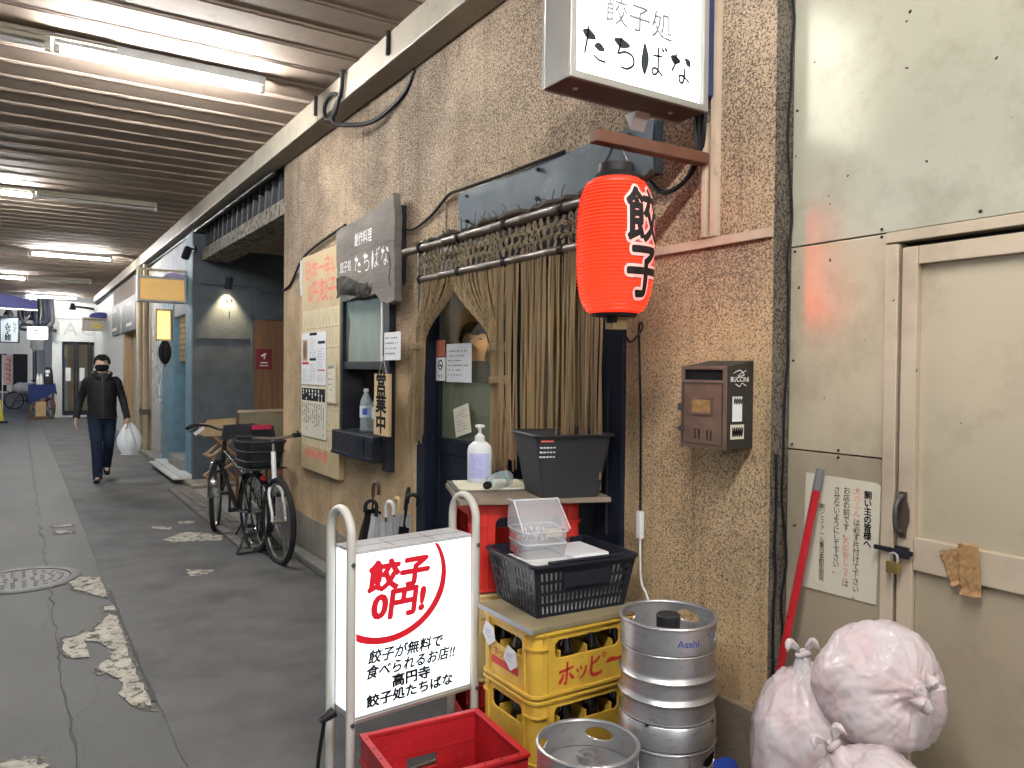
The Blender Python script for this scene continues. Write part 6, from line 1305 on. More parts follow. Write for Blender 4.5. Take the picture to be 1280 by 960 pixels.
# ---- pump bottle of sanitizer
mat('milky', (.72, .74, .76), .3, var=.03, sss=.15)
sz = thing('sanitizer_bottle', 'white pump bottle of hand sanitizer with a lilac label', 'bottle', (-2.875, 1.675, 1.0788), R(-35))
def oval(r, z, ex, n=28): return [(r*ex*math.cos(6.2832*i/n), r*math.sin(6.2832*i/n), z) for i in range(n)]
def loft(rings, cap=True):
    mb = MB(); n = len(rings[0]); vs = [p for r in rings for p in r]; fs = []
    for i in range(len(rings)-1):
        for j in range(n): fs.append((i*n+j, i*n+(j+1) % n, (i+1)*n+(j+1) % n, (i+1)*n+j))
    if cap: fs.append(tuple(range(n-1, -1, -1))); fs.append(tuple((len(rings)-1)*n+j for j in range(n)))
    return mb.add(vs, fs)
loft([oval(.050, 0, .8), oval(.053, .005, .8), oval(.053, .135, .8), oval(.048, .155, .82), oval(.030, .172, .9), oval(.018, .176, 1), oval(.018, .182, 1)]).build('body', 'milky', sz, True)
mb = MB(); mb.lathe([(.0215, .176), (.0215, .196), (.012, .204), (.010, .207), (.007, .21), (.007, .232), (.020, .234), (.021, .243), (.015, .246), (.001, .246)], 24); mb.tube([(0, 0, .239), (.03, 0, .239), (.046, 0, .232)], .006, 8); mb.build('pump', 'white_paint', sz, True)
mb = MB(); mb.grid(lambda a, b: (.8*.0536*math.cos(-.9+1.8*a), .0536*math.sin(-.9+1.8*a), .018+.108*b), 14, 2); lb2 = mb.build('label', mat('lilac_label', (.50, .52, .78), .5, var=.05), sz, True)
scrib(sz, (UY, UZ, UX), (.0434, -.028, .025), .056, .09, 12, 'blue_ink', 71, .7, .35)
# ---- empty clear bottle lying down
eb = thing('empty_bottle', 'empty clear plastic bottle lying on its side before the woven basket', 'bottle', (-2.70, 1.66, 1.1035), R(-52))
mb = MB(); mb.lathe([(.001, .0), (.034, .0), (.037, .006), (.035, .03), (.037, .05), (.034, .075), (.037, .10), (.034, .13), (.036, .15), (.016, .195), (.014, .2), (.014, .215)], 12); mb.v = [(p[2]-.1, p[0], p[1]) for p in mb.v]; mb.build('body', 'clear_plastic', eb, True)
mb = MB(); mb.lathe([(.0365, .05), (.0365, .1)], 12); mb.v = [(p[2]-.1, p[0], p[1]) for p in mb.v]; mb.build('wrapper', mat('teal_label', (.25, .5, .55), .5, alpha=.5), eb, True)
mb = MB(); mb.lathe([(.016, .205), (.016, .225), (.001, .226)], 12); mb.v = [(p[2]-.1, p[0], p[1]) for p in mb.v]; mb.build('cap', 'cable', eb, True)
# ---- woven charcoal basket
def weave_mat():
    m, N, L, b = node_mat('weave'); tc = _n(N, 'ShaderNodeTexCoord')
    br = _n(N, 'ShaderNodeTexBrick', i_Scale=1., i_5=.0) if False else _n(N, 'ShaderNodeTexBrick')
    br.inputs['Scale'].default_value = 38.; br.inputs['Mortar Size'].default_value = .035; br.inputs['Color1'].default_value = (1, 1, 1, 1); br.inputs['Color2'].default_value = (.8, .8, .8, 1); br.inputs['Mortar'].default_value = (0, 0, 0, 1)
    L.new(tc.outputs['UV'], br.inputs['Vector'])
    mx = _n(N, 'ShaderNodeMix', data_type='RGBA'); mx.inputs[6].default_value = (.010, .011, .013, 1); mx.inputs[7].default_value = (.043, .046, .054, 1); L.new(br.outputs[0], mx.inputs[0]); L.new(mx.outputs[2], b.inputs['Base Color'])
    bp = _n(N, 'ShaderNodeBump', i_Strength=.8, i_Distance=.004); L.new(br.outputs[0], bp.inputs['Height']); L.new(bp.outputs[0], b.inputs['Normal']); b.inputs['Roughness'].default_value = .5
weave_mat()
wk = thing('woven_basket', 'charcoal woven plastic basket standing on the table board', 'basket', (-2.515, 1.845, 1.0665), R(-14))
def rr_(a, hx, hy, e=.16):
    x_, y_ = math.cos(a*6.2832), math.sin(a*6.2832); x_ = math.copysign(abs(x_)**e, x_); y_ = math.copysign(abs(y_)**e, y_); return hx*x_, hy*y_
n_u, n_v = 96, 27
vs = []
for j in range(n_v):
    v_ = j/(n_v-1)
    for i in range(n_u): x_, y_ = rr_(i/n_u, .115+.036*v_, .118+.040*v_); k_ = 1+(.010 if j % 2 else 0); vs.append((x_*k_, y_*k_, .245*v_))
fs = [(j*n_u+i, j*n_u+(i+1) % n_u, (j+1)*n_u+(i+1) % n_u, (j+1)*n_u+i) for j in range(n_v-1) for i in range(n_u)]+[tuple(range(n_u-1, -1, -1))]
mb = MB(); mb.add(vs, fs); wv = mb.build('body', 'weave', wk, True, ang=30)
uv = wv.data.uv_layers.new(name='UVMap')
for p in wv.data.polygons:
    for li_ in p.loop_indices:
        co = wv.data.vertices[wv.data.loops[li_].vertex_index].co; a = math.atan2(co.y, co.x); uv.data[li_].uv = ((co.y if abs(co.x)/.14 > abs(co.y)/.14 else co.x)*1.0+.5, co.z*1.0)
mo = wv.modifiers.new('s', 'SOLIDIFY'); mo.thickness = .003; mo.offset = -1
mb = MB(); P = [(*rr_(i/96, .157, .163), .243) for i in range(96)]; mb.tube(P, .007, 6, closed=True); mb.build('rim', 'black_plastic', wk, True)
mb = MB()
for r_ in range(3):
    for i in range(5): mb.box(.1395-.0035*r_, .1515-.0035*r_, -.145+.013*i, -.137+.013*i, .198-.018*r_, .203-.018*r_)
mb.build('vent_hole', 'paper', wk)
mb = MB(); mb.box(.15, .156, -.145, -.095, .222, .229); mb.build('tag', mat('coral', (.55, .13, .10), .5), wk)
# ---- black shopping basket with slots
mat('basket_black', (.016, .018, .026), .32, var=.15)
kb = thing('shopping_basket', 'black slotted shopping basket on the yellow crate stack', 'basket', (-2.315, 1.70, .706), R(-4))
bw, bl, bh, fl = .145, .185, .185, .03
def slot_side(w0, w1, o, u, n, slots, blank=None, nm='side'):
    """tapered side with four rows of slots; o is the lower left corner, u along it"""
    up = (UZ*bh+n*fl).normalized(); hh = math.hypot(bh, fl); d = (w1-w0)/2; holes = []
    for r_ in range(4):
        z0, z1 = hh*(.06+.215*r_), hh*(.06+.215*r_+.155)
        for i in range(slots):
            t0 = .05+.9*(i+.22)/slots; t1 = .05+.9*(i+.72)/slots; tm = (t0+t1)/2
            if blank and blank[0] < tm < blank[1] and blank[2] <= r_ <= blank[3]: continue
            if slots == 12 and abs(tm-.5) < .06: continue
            def px(t, z): ww = w0+(w1-w0)*z/hh; return (-d*z/hh+ww*t, z)
            holes.append([px(t0, z0), px(t1, z0), px(t1, z1), px(t0, z1)])
    mb = MB(); mb.plate([(0, 0), (w0, 0), (w0+d, hh), (-d, hh)], holes, o, u, up, -n, .003); mb.build(nm, 'basket_black', kb)
slot_side(2*bl, 2*bl+2*fl, (bw, -bl, 0), UY, UX, 20, (.30, .78, 2, 3)); slot_side(2*bl, 2*bl+2*fl, (-bw, bl, 0), -UY, -UX, 20)
slot_side(2*bw, 2*bw+2*fl, (-bw, -bl, 0), UX, -UY, 12); slot_side(2*bw, 2*bw+2*fl, (bw, bl, 0), -UX, UY, 12)
mb = MB(); mb.box(-bw, bw, -bl, bl, 0, .004); mb.build('floor', 'basket_black', kb)
mb = MB(); a_, b_ = bw+fl, bl+fl
mb.plate(rrect(-a_-.014, a_+.014, -b_-.014, b_+.014, .03, 4), [rrect(-a_+.004, a_-.004, -b_+.004, b_-.004, .02, 4)], (0, 0, bh-.006), UX, UY, UZ, .012); mb.build('rim', 'basket_black', kb, bevel=.002)
mb = MB(); mb.prism([(-.09, .10), (.09, .10), (.095, .168), (-.095, .168)], (bw+.0185, 0, 0), UY, UZ, UX, .006); mb.build('blank_plate', 'basket_black', kb)
mb = MB(); mb.tube(cr([(a_-.01, -.15, bh+.008), (a_+.008, -.12, bh+.012), (a_+.008, .12, bh+.012), (a_-.01, .15, bh+.008)], 5), .006, 8); mb.build('handle', 'basket_black', kb, True)
wl = thing('white_liner', 'white plastic trays lying inside the black shopping basket', 'tray', (-2.315, 1.70, .712), R(-4))
mb = MB(); mb.box(-.1405, .1405, -.1805, .1805, 0, .155); mb.build('tray', 'white_paint', wl, bevel=.01)
mb = MB(); mb.box(-.14, .06, .02, .18, .1505, .172); mb.build('tray', 'paper', wl, bevel=.008)
# ---- clear food boxes on it
mat('frost', (.80, .81, .84), .3, alpha=.22, var=.03); mat('frost_edge', (.85, .86, .88), .3, alpha=.6, var=.03)
fb_ = thing('clear_food_box', 'stack of two clear plastic food boxes with a raised lid', 'box', (-2.40, 1.655, .866), R(-12))
def tub(z, hx, hy, h, nm):
    mb = MB(); rings = [rrect(-hx*.93, hx*.93, -hy*.93, hy*.93, .02, 3), rrect(-hx, hx, -hy, hy, .022, 3)]
    vs = [(p[0], p[1], z) for p in rings[0]]+[(p[0], p[1], z+h) for p in rings[1]]; n = len(rings[0])
    mb.add(vs, [(j, (j+1) % n, n+(j+1) % n, n+j) for j in range(n)]+[tuple(range(n-1, -1, -1))])
    o = mb.build(nm, 'frost', fb_, True); s = o.modifiers.new('s', 'SOLIDIFY'); s.thickness = .002
    mb = MB(); mb.tube([(p[0], p[1], z+h) for p in rings[1]], .0035, 6, closed=True); mb.build('rim', 'frost_edge', o, True)
tub(0, .085, .088, .055, 'tub'); tub(.045, .088, .092, .055, 'tub')
lid = MB(); lid.add([(-.09, -.094, .105), (-.09, .094, .105), (.088, .094, .108), (.088, -.094, .108), (-.085, -.09, .20), (-.085, .09, .20), (-.02, .09, .205), (-.02, -.09, .205)], [(0, 1, 5, 4), (4, 5, 6, 7), (7, 6, 2, 3), (0, 4, 7, 3), (1, 2, 6, 5)])
lo_ = lid.build('lid', 'frost', fb_, bevel=.01); s_ = lo_.modifiers.new('s', 'SOLIDIFY'); s_.thickness = .0015
mb = MB()
for e in (((-.085, -.09, .20), (-.02, -.09, .205)), ((-.02, -.09, .205), (.088, -.094, .108)), ((-.02, .09, .205), (.088, .094, .108)), ((-.085, .09, .20), (-.02, .09, .205)), ((-.02, -.09, .205), (-.02, .09, .205))): mb.tube(e, .003, 6)
mb.build('lid_edge', 'frost_edge', lo_, True)
mb = MB(); mb.box(-.05, .03, -.0925, -.090, .012, .04); mb.box(-.05, .02, -.0945, -.0925, .065, .085); mb.build('red_label', mat('faded_red', (.62, .20, .20), .5, var=.3), fb_)
mb = MB(); mb.box(.03, .055, .01, .075, .075, .102); mb.build('card_slip', 'paper_cream', fb_)
random.seed(6)
mb = MB(); 
for i in range(14): x_, y_ = random.uniform(-.05, .05), random.uniform(-.06, .04); mb.tube([(x_, y_, .06), (x_+random.uniform(-.03, .03), y_+random.uniform(-.03, .03), .095)], .003, 5)
mb.build('packets', 'paper', fb_)
# ---- red folding container in front
rc_ = thing('red_container', 'empty red folding container on the ground before the light sign', 'container', (-2.195, 1.152, .004), R(-3.5))
hx, hy, H = .182, .212, .342; t_ = .012
for nm, w_, o, u, n in (('side', 2*hy, (-hx, -hy, 0), UY, UX), ('side', 2*hy, (hx-t_, -hy, 0), UY, UX), ('end', 2*(hx-t_), (-hx+t_, -hy, 0), UX, UY), ('end', 2*(hx-t_), (-hx+t_, hy-t_, 0), UX, UY)):
    mb = MB(); c_ = w_/2; mb.plate([(0, 0), (w_, 0), (w_, H), (0, H)], [[(c_-.055, H*.56), (c_+.055, H*.56), (c_+.055, H*.70), (c_-.055, H*.70)]], o, u, UZ, n, t_); mb.build(nm, 'crate_red', rc_, bevel=.002)
mb = MB(); mb.plate([(-hx-.006, -hy-.006), (hx+.006, -hy-.006), (hx+.006, hy+.006), (-hx-.006, hy+.006)], [[(-hx+.016, -hy+.016), (hx-.016, -hy+.016), (hx-.016, hy-.016), (-hx+.016, hy-.016)]], (0, 0, H), UX, UY, UZ, .012); mb.build('rim', 'crate_red', rc_, bevel=.002)
mb = MB()
for z_ in (H*.78, H*.45, .03):
    mb.box(-hx-.005, hx+.005, -hy-.005, -hy, z_-.006, z_+.006); mb.box(-hx-.005, hx+.005, hy, hy+.005, z_-.006, z_+.006); mb.box(hx, hx+.005, -hy, hy, z_-.006, z_+.006); mb.box(-hx-.005, -hx, -hy, hy, z_-.006, z_+.006)
mb.box(-hx+t_, -hx+t_+.002, -hy+t_, hy-t_, H*.74, H*.752); mb.box(hx-t_-.12, hx-t_-.118, hy-t_-.002, hy-t_, .02, H*.74); mb.build('band', 'crate_red', rc_, bevel=.0015)
mb = MB(); mb.box(-hx+t_, hx-t_, -hy+t_, hy-t_, 0, .008); mb.build('floor', 'crate_red', rc_)
mb = MB()
for i in range(7): mb.cyl((hx-.004, -.18+.06*i, H+.0115), (hx-.004, -.18+.06*i, H+.0128), .0035, None, 8); 
for i in range(5): mb.cyl((-.14+.07*i, -hy+.004, H+.0115), (-.14+.07*i, -hy+.004, H+.0128), .0035, None, 8)
mb.build('rivet_hole', 'cable', rc_)
scrib(rc_, (UY, UZ, UX), (hx, .07, H*.84), .05, .03, 1, 'white_ink', 81, 1, .9, .0055)
# ================================================================ steel kegs
mat('keg_steel', (.68, .68, .69), .385, metal=.95, var=.12, vs=7, dirt=.45, dcol=(.28, .28, .30), ds=26, dth=.55, bump=.04, bs=14, stretch=(1, 1, 2.5)); mat('keg_bottom', (.42, .42, .44), .36, metal=.9, var=.15)
def keg(label, loc, H, R_=.149, rz=0, cap='black', text_=None):
    t = thing('beer_keg', label, 'keg', loc, rz)
    zt = H-.085; zb = .075
    def hole_top(q, i):        # two oval hand holes
        z_ = i/23.
        for c_ in (R(200), R(20), R(110)):
            d_ = (q-c_+math.pi) % (2*math.pi)-math.pi
            if (d_/.30)**2+((z_-.52)/.24)**2 < 1: return True
        return False
    P = [(R_-.001, zt+(H-.006-zt)*i/23) for i in range(24)]
    mb = MB(); mb.lathe(P, 240, fn=hole_top); ch = mb.build('top_chime', 'keg_steel', t, True); s = ch.modifiers.new('s', 'SOLIDIFY'); s.thickness = .004; s.offset = -1
    mb = MB(); mb.tube([(R_*math.cos(i*.0982)-.003*math.cos(i*.0982), (R_-.003)*math.sin(i*.0982), H-.005) for i in range(64)], .006, 8, closed=True); mb.build('top_roll', 'keg_steel', ch, True)
    body = [(R_-.014, zb-.01), (R_-.003, zb), (R_-.001, zb+.006)]
    n_ = 40; b0, b1 = zb+.006, zt-.006
    for i in range(n_+1):
        z_ = b0+(b1-b0)*i/n_; r_ = R_-.006
        for c_ in (.30, .62):
            r_ += .010*math.exp(-(((i/n_)-c_)/.035)**2)
        body.append((r_, z_))
    body += [(R_-.001, zt-.004), (R_-.003, zt), (R_-.014, zt+.004), (R_-.05, zt+.018), (.05, zt+.028), (.034, zt+.03)]
    mb = MB(); mb.lathe(body, 72); mb.build('shell', 'keg_steel', t, True, ang=60)
    mb = MB(); mb.lathe([(.034, zt+.028), (.034, zt+.05), (.026, zt+.052), (.026, zt+.042), (.012, zt+.04), (.012, zt+.046), (.001, zt+.046)], 28); mb.build('valve', 'keg_steel', t, True)
    if cap == 'black': mb = MB(); mb.lathe([(.036, zt+.03), (.037, zt+.080), (.033, zt+.084), (.001, zt+.083)], 28); mb.build('valve_cap', 'black_plastic', t, True)
    mb = MB(); mb.lathe([(R_-.004, 0), (R_, .004), (R_, zb-.006), (R_-.004, zb), (R_-.012, zb), (R_-.012, .0)], 72, fn=lambda q, i: i == 2 and (int(q/(2*math.pi)*72) % 18 == 4)); mb.build('foot_chime', 'keg_steel', t, True)
    if text_:
        for body_, sz_, z_, m_, ph in text_:
            vs, fs = text_data(body_, sz_, -.0004 if sz_ < .05 else 0)
            out = [((R_+.0008)*math.cos(ph+p[0]/R_), (R_+.0008)*math.sin(ph+p[0]/R_), z_+p[1]) for p in vs]
            me = bpy.data.meshes.new('lettering'); me.from_pydata(out, [], fs); me.materials.append(MATS[m_]); o = bpy.data.objects.new('lettering', me); COL.objects.link(o); o.parent = t
    return t
mat('keg_blue', (.05, .10, .38), .5, var=.3, vs=60)
keg('lower steel keg of the stack with stamped lettering', (-1.765, 1.715, .062), .37, rz=0, text_=[('Asahi', .06, .335, 'alu', -.55)])
keg('upper steel keg of the stack with a black valve cap and blue lettering', (-1.762, 1.713, .434), .372, text_=[('Asahi', .032, .325, 'keg_blue', -.35)])
keg('nearer steel keg with a bare valve beside the yellow crates', (-1.752, 1.392, .004), .485, .148, rz=.3, cap=None)
# ================================================================ rubbish bags
def bag_mat():
    m, N, L, b = node_mat('bag_film'); tc = _n(N, 'ShaderNodeTexCoord'); v = tc.outputs['Object']
    n1 = _n(N, 'ShaderNodeTexNoise', i_Scale=9., i_Detail=4.); L.new(v, n1.inputs['Vector'])
    rp_ = _n(N, 'ShaderNodeValToRGB'); rp_.color_ramp.elements[0].position = .3; rp_.color_ramp.elements[0].color = (.80, .66, .67, 1); rp_.color_ramp.elements[1].position = .68; rp_.color_ramp.elements[1].color = (.90, .87, .885, 1); L.new(n1.outputs[0], rp_.inputs[0])
    L.new(rp_.outputs[0], b.inputs['Base Color']); b.inputs['Roughness'].default_value = .2; b.inputs['Subsurface Weight'].default_value = .1; b.inputs['Subsurface Radius'].default_value = (.03, .02, .02)
    dn_ = _n(N, 'ShaderNodeTexNoise', i_Scale=5., i_Detail=2.); L.new(v, dn_.inputs['Vector'])
    ad = _n(N, 'ShaderNodeVectorMath', operation='MULTIPLY_ADD'); ad.inputs[1].default_value = (.12, .12, .12); L.new(dn_.outputs[1], ad.inputs[0]); L.new(v, ad.inputs[2])
    hsum = None
    for sc_, w_, wd in ((5.5, 1.0, .35), (13., .5, .3), (30., .12, .25)):     # creases between flat facets of film
        vo = _n(N, 'ShaderNodeTexVoronoi', feature='DISTANCE_TO_EDGE', i_Scale=sc_); L.new(ad.outputs[0], vo.inputs['Vector'])
        mr = _n(N, 'ShaderNodeMapRange', interpolation_type='SMOOTHSTEP'); mr.inputs[1].default_value = 0; mr.inputs[2].default_value = wd; mr.inputs[3].default_value = w_; mr.inputs[4].default_value = 0; L.new(vo.outputs[0], mr.inputs[0])
        if hsum is None: hsum = mr.outputs[0]
        else: q = _n(N, 'ShaderNodeMath', operation='ADD'); L.new(hsum, q.inputs[0]); L.new(mr.outputs[0], q.inputs[1]); hsum = q.outputs[0]
    bp = _n(N, 'ShaderNodeBump', i_Strength=.5, i_Distance=.007); L.new(hsum, bp.inputs['Height']); L.new(bp.outputs[0], b.inputs['Normal'])
    tl = _n(N, 'ShaderNodeBsdfTranslucent'); L.new(rp_.outputs[0], tl.inputs[0]); mxs = _n(N, 'ShaderNodeMixShader'); mxs.inputs[0].default_value = .3; b.inputs['Alpha'].default_value = .62; L.new(b.outputs[0], mxs.inputs[1]); L.new(tl.outputs[0], mxs.inputs[2]); L.new(mxs.outputs[0], N['Material Output'].inputs[0])
bag_mat()
def contents_mat():
    m, N, L, b = node_mat('bag_contents'); tc = _n(N, 'ShaderNodeTexCoord'); vo = _n(N, 'ShaderNodeTexVoronoi', i_Scale=22.); L.new(tc.outputs['Object'], vo.inputs['Vector'])
    sc = _n(N, 'ShaderNodeSeparateColor'); L.new(vo.outputs[1], sc.inputs[0]); cr_ = _n(N, 'ShaderNodeValToRGB'); L.new(sc.outputs[0], cr_.inputs[0])
    E = cr_.color_ramp.elements; E[0].position = 0; E[0].color = (.74, .52, .52, 1); E[1].position = 1; E[1].color = (.86, .82, .82, 1)
    for q, c in ((.3, (.80, .68, .68, 1)), (.5, (.66, .60, .60, 1)), (.7, (.84, .70, .70, 1)), (.88, (.62, .40, .38, 1))): e = E.new(q); e.color = c
    L.new(cr_.outputs[0], b.inputs['Base Color']); b.inputs['Roughness'].default_value = .7
contents_mat()
def rbag(label, loc, sx, sy, sz, knot, seed, stamp=False, ears=True):
    t = thing('rubbish_bag', label, 'rubbish bag', loc); off = Vector((seed*3.1, seed*1.7, seed*2.3)); K = Vector(knot).normalized()
    bm = bmesh.new(); bmesh.ops.create_icosphere(bm, subdivisions=6, radius=1)
    q = UZ.rotation_difference(K); qi = q.inverted()
    for v in bm.verts:
        d = v.co.normalized(); l = qi @ d; th_ = math.acos(max(-1, min(1, l.z))); ph = math.atan2(l.y, l.x)
        r = 1+.09*mnoise.noise(d*1.6+off)+.025*mnoise.noise(d*3.5+off*2)
        pl_ = math.exp(-(th_/.55)**2)
        pleat = abs(mnoise.noise(Vector((math.cos(ph)*4.2, math.sin(ph)*4.2, seed)))) + .5*abs(mnoise.noise(Vector((math.cos(ph)*9, math.sin(ph)*9, seed+4))))
        r += -.13*pl_*pleat-.035*pleat*math.exp(-(th_/1.3)**2)
        r += .20*math.exp(-(th_/.16)**2)-.05*math.exp(-((th_-.28)/.16)**2)
        wq = d*1.5+Vector((mnoise.noise(d*2.2+off), mnoise.noise(d*2.2+off*1.3), mnoise.noise(d*2.2+off*.7)))*.7
        F = mnoise.voronoi(wq+off)[0]; r += .030*math.exp(-(F[1]-F[0])/.25)
        F = mnoise.voronoi(wq*2.6+off*2)[0]; r += .006*math.exp(-(F[1]-F[0])/.2)
        w_ = d*4+Vector((mnoise.noise(d*3+off), mnoise.noise(d*3+off*1.3), mnoise.noise(d*3+off*.7)))*1.1
        r -= .016*(1-abs(mnoise.noise(w_+off)))**8
        r -= .010*(1-abs(mnoise.noise(w_*2.3+off)))**8
        z_ = d.z*r
        if z_ < -.62: z_ = -.62-.12*(1-math.exp((z_+.62)*2))       # it slumps on what carries it
        v.co = Vector((d.x*r*(1+.12*max(0, -d.z)), d.y*r*(1+.12*max(0, -d.z)), z_))
    zmin = min(v.co.z for v in bm.verts)
    for v in bm.verts: v.co = Vector((v.co.x*sx, v.co.y*sy, (v.co.z-zmin)*sz))
    me = bpy.data.meshes.new('film'); bm.to_mesh(me); bm.free(); me.materials.append(MATS['bag_film'])
    for p in me.polygons: p.use_smooth = True
    o = bpy.data.objects.new('film', me); COL.objects.link(o); o.parent = t
    me2 = me.copy(); me2.name = 'contents'; me2.materials.clear(); me2.materials.append(MATS['bag_contents'])      # the rubbish that shows through
    for v in me2.vertices:
        k_ = .945+.03*mnoise.noise(v.co*22+off)+.02*mnoise.noise(v.co*60+off); v.co = Vector((v.co.x*k_, v.co.y*k_, .006+v.co.z*(k_-.01)))
    o2_ = bpy.data.objects.new('contents', me2); COL.objects.link(o2_); o2_.parent = t
    c = Vector((K.x*sx*1.12, K.y*sy*1.12, (K.z-zmin)*sz+K.z*sz*.12)); random.seed(seed)
    if ears:
        mb = MB(); a = K.orthogonal().normalized(); b = K.cross(a)
        mb.tube([c+a*.014*math.cos(i*.7)+b*.014*math.sin(i*.7)+K*.004*math.sin(i) for i in range(9)], .008, 8, closed=True)
        for s in (-1, 1):
            e = a*s
            mb.grid(lambda u_, v_: tuple(c+e*(.008+.034*v_)+b*((u_-.5)*(.014+.034*v_))+K*(.01+.02*math.sin(v_*2.5)+.012*math.sin(u_*9+v_*3))), 9, 7)
        kn = mb.build('knot', 'bag_film', t, True, ang=80); s_ = kn.modifiers.new('s', 'SOLIDIFY'); s_.thickness = .0012
    return t
rbag('upper right pale pink rubbish bag on top of the heap', (-1.135, 1.835, .655), .150, .145, .165, (.75, -.35, .25), 1)
rbag('left pale pink rubbish bag leaning towards the tan pier corner', (-1.30, 1.79, .40), .160, .145, .225, (-.12, -.05, 1), 2)
rbag('lower pale pink rubbish bag at the front right of the heap', (-1.035, 1.665, .40), .155, .145, .175, (-.45, -.30, .85), 3)
rbag('rubbish bag at the bottom left of the heap under the others', (-1.36, 1.76, .055), .205, .20, .225, (.9, 0, .1), 5, ears=False)
rbag('rubbish bag at the bottom right of the heap by the service door', (-.96, 1.74, .055), .215, .20, .225, (.9, 0, .1), 6, ears=False)
bc = thing('blue_sheet', 'blue plastic sheet end poking out under the left rubbish bag', 'sheet', (-1.50, 1.72, .06))
mb = MB(); mb.grid(lambda a, b: (.16*a-.02, -.06+.03*math.sin(5*a), .40*b+.02*math.sin(7*a)), 10, 6); mb.build('sheet', mat('blue_sheet', (.02, .05, .30), .4, var=.2), bc, True)
# ================================================================ people
skin_m = mat('skin', (.60, .40, .30), .5, var=.06, sss=.08); hair_m = mat('hair', (.010, .009, .009), .5, var=.4, vs=60, bump=.6, bs=120)
leather = mat('leather', (.014, .014, .016), .5, var=.4, vs=9, bump=.8, bs=16); denim = mat('denim', (.014, .022, .045), .85, var=.25, bump=.2, bs=120)
def skin(name, pts, edges, m, parent, sub=2):
    me = bpy.data.meshes.new(name); me.from_pydata([p[0] for p in pts], edges, []); o = bpy.data.objects.new(name, me); COL.objects.link(o); o.parent = parent
    sk = o.modifiers.new('skin', 'SKIN'); sk.use_smooth_shade = True
    for i, p in enumerate(pts):
        r = p[1]; o.data.skin_vertices[0].data[i].radius = r if isinstance(r, tuple) else (r, r)
        o.data.skin_vertices[0].data[i].use_root = (i == 0)
    ss2 = o.modifiers.new('sub', 'SUBSURF'); ss2.levels = sub; ss2.render_levels = sub
    me.materials.append(m); return o
def chain(*idx): return [(idx[i], idx[i+1]) for i in range(len(idx)-1)]
def hand(w, d, side, pts, edges, root):
    """palm and five bent fingers growing from the wrist point"""
    w = Vector(w); d = Vector(d).normalized(); a = d.cross(Vector((1, 0, 0)) if abs(d.x) < .8 else Vector((0, 1, 0))).normalized()*side; f = a.cross(d)
    i0 = len(pts); pts.append((w+d*.045, (.022, .017))); edges.append((root, i0)); pts.append((w+d*.085, (.026, .016))); edges.append((i0, i0+1))
    for k, (off, ln_) in enumerate(((-.027, .052), (-.009, .066), (.009, .070), (.027, .062))):
        j = len(pts); b0 = w+d*.095+a*off if False else w+d*.095+f*off
        pts.append((b0, .009)); pts.append((b0+d*ln_*.55+a*.012, .0085)); pts.append((b0+d*ln_*.9+a*.034, .0075)); edges += [(i0+1, j), (j, j+1), (j+1, j+2)]
    j = len(pts); pts.append((w+d*.05+f*.034, .010)); pts.append((w+d*.085+f*.046+a*.015, .009)); edges += [(i0, j), (j, j+1)]
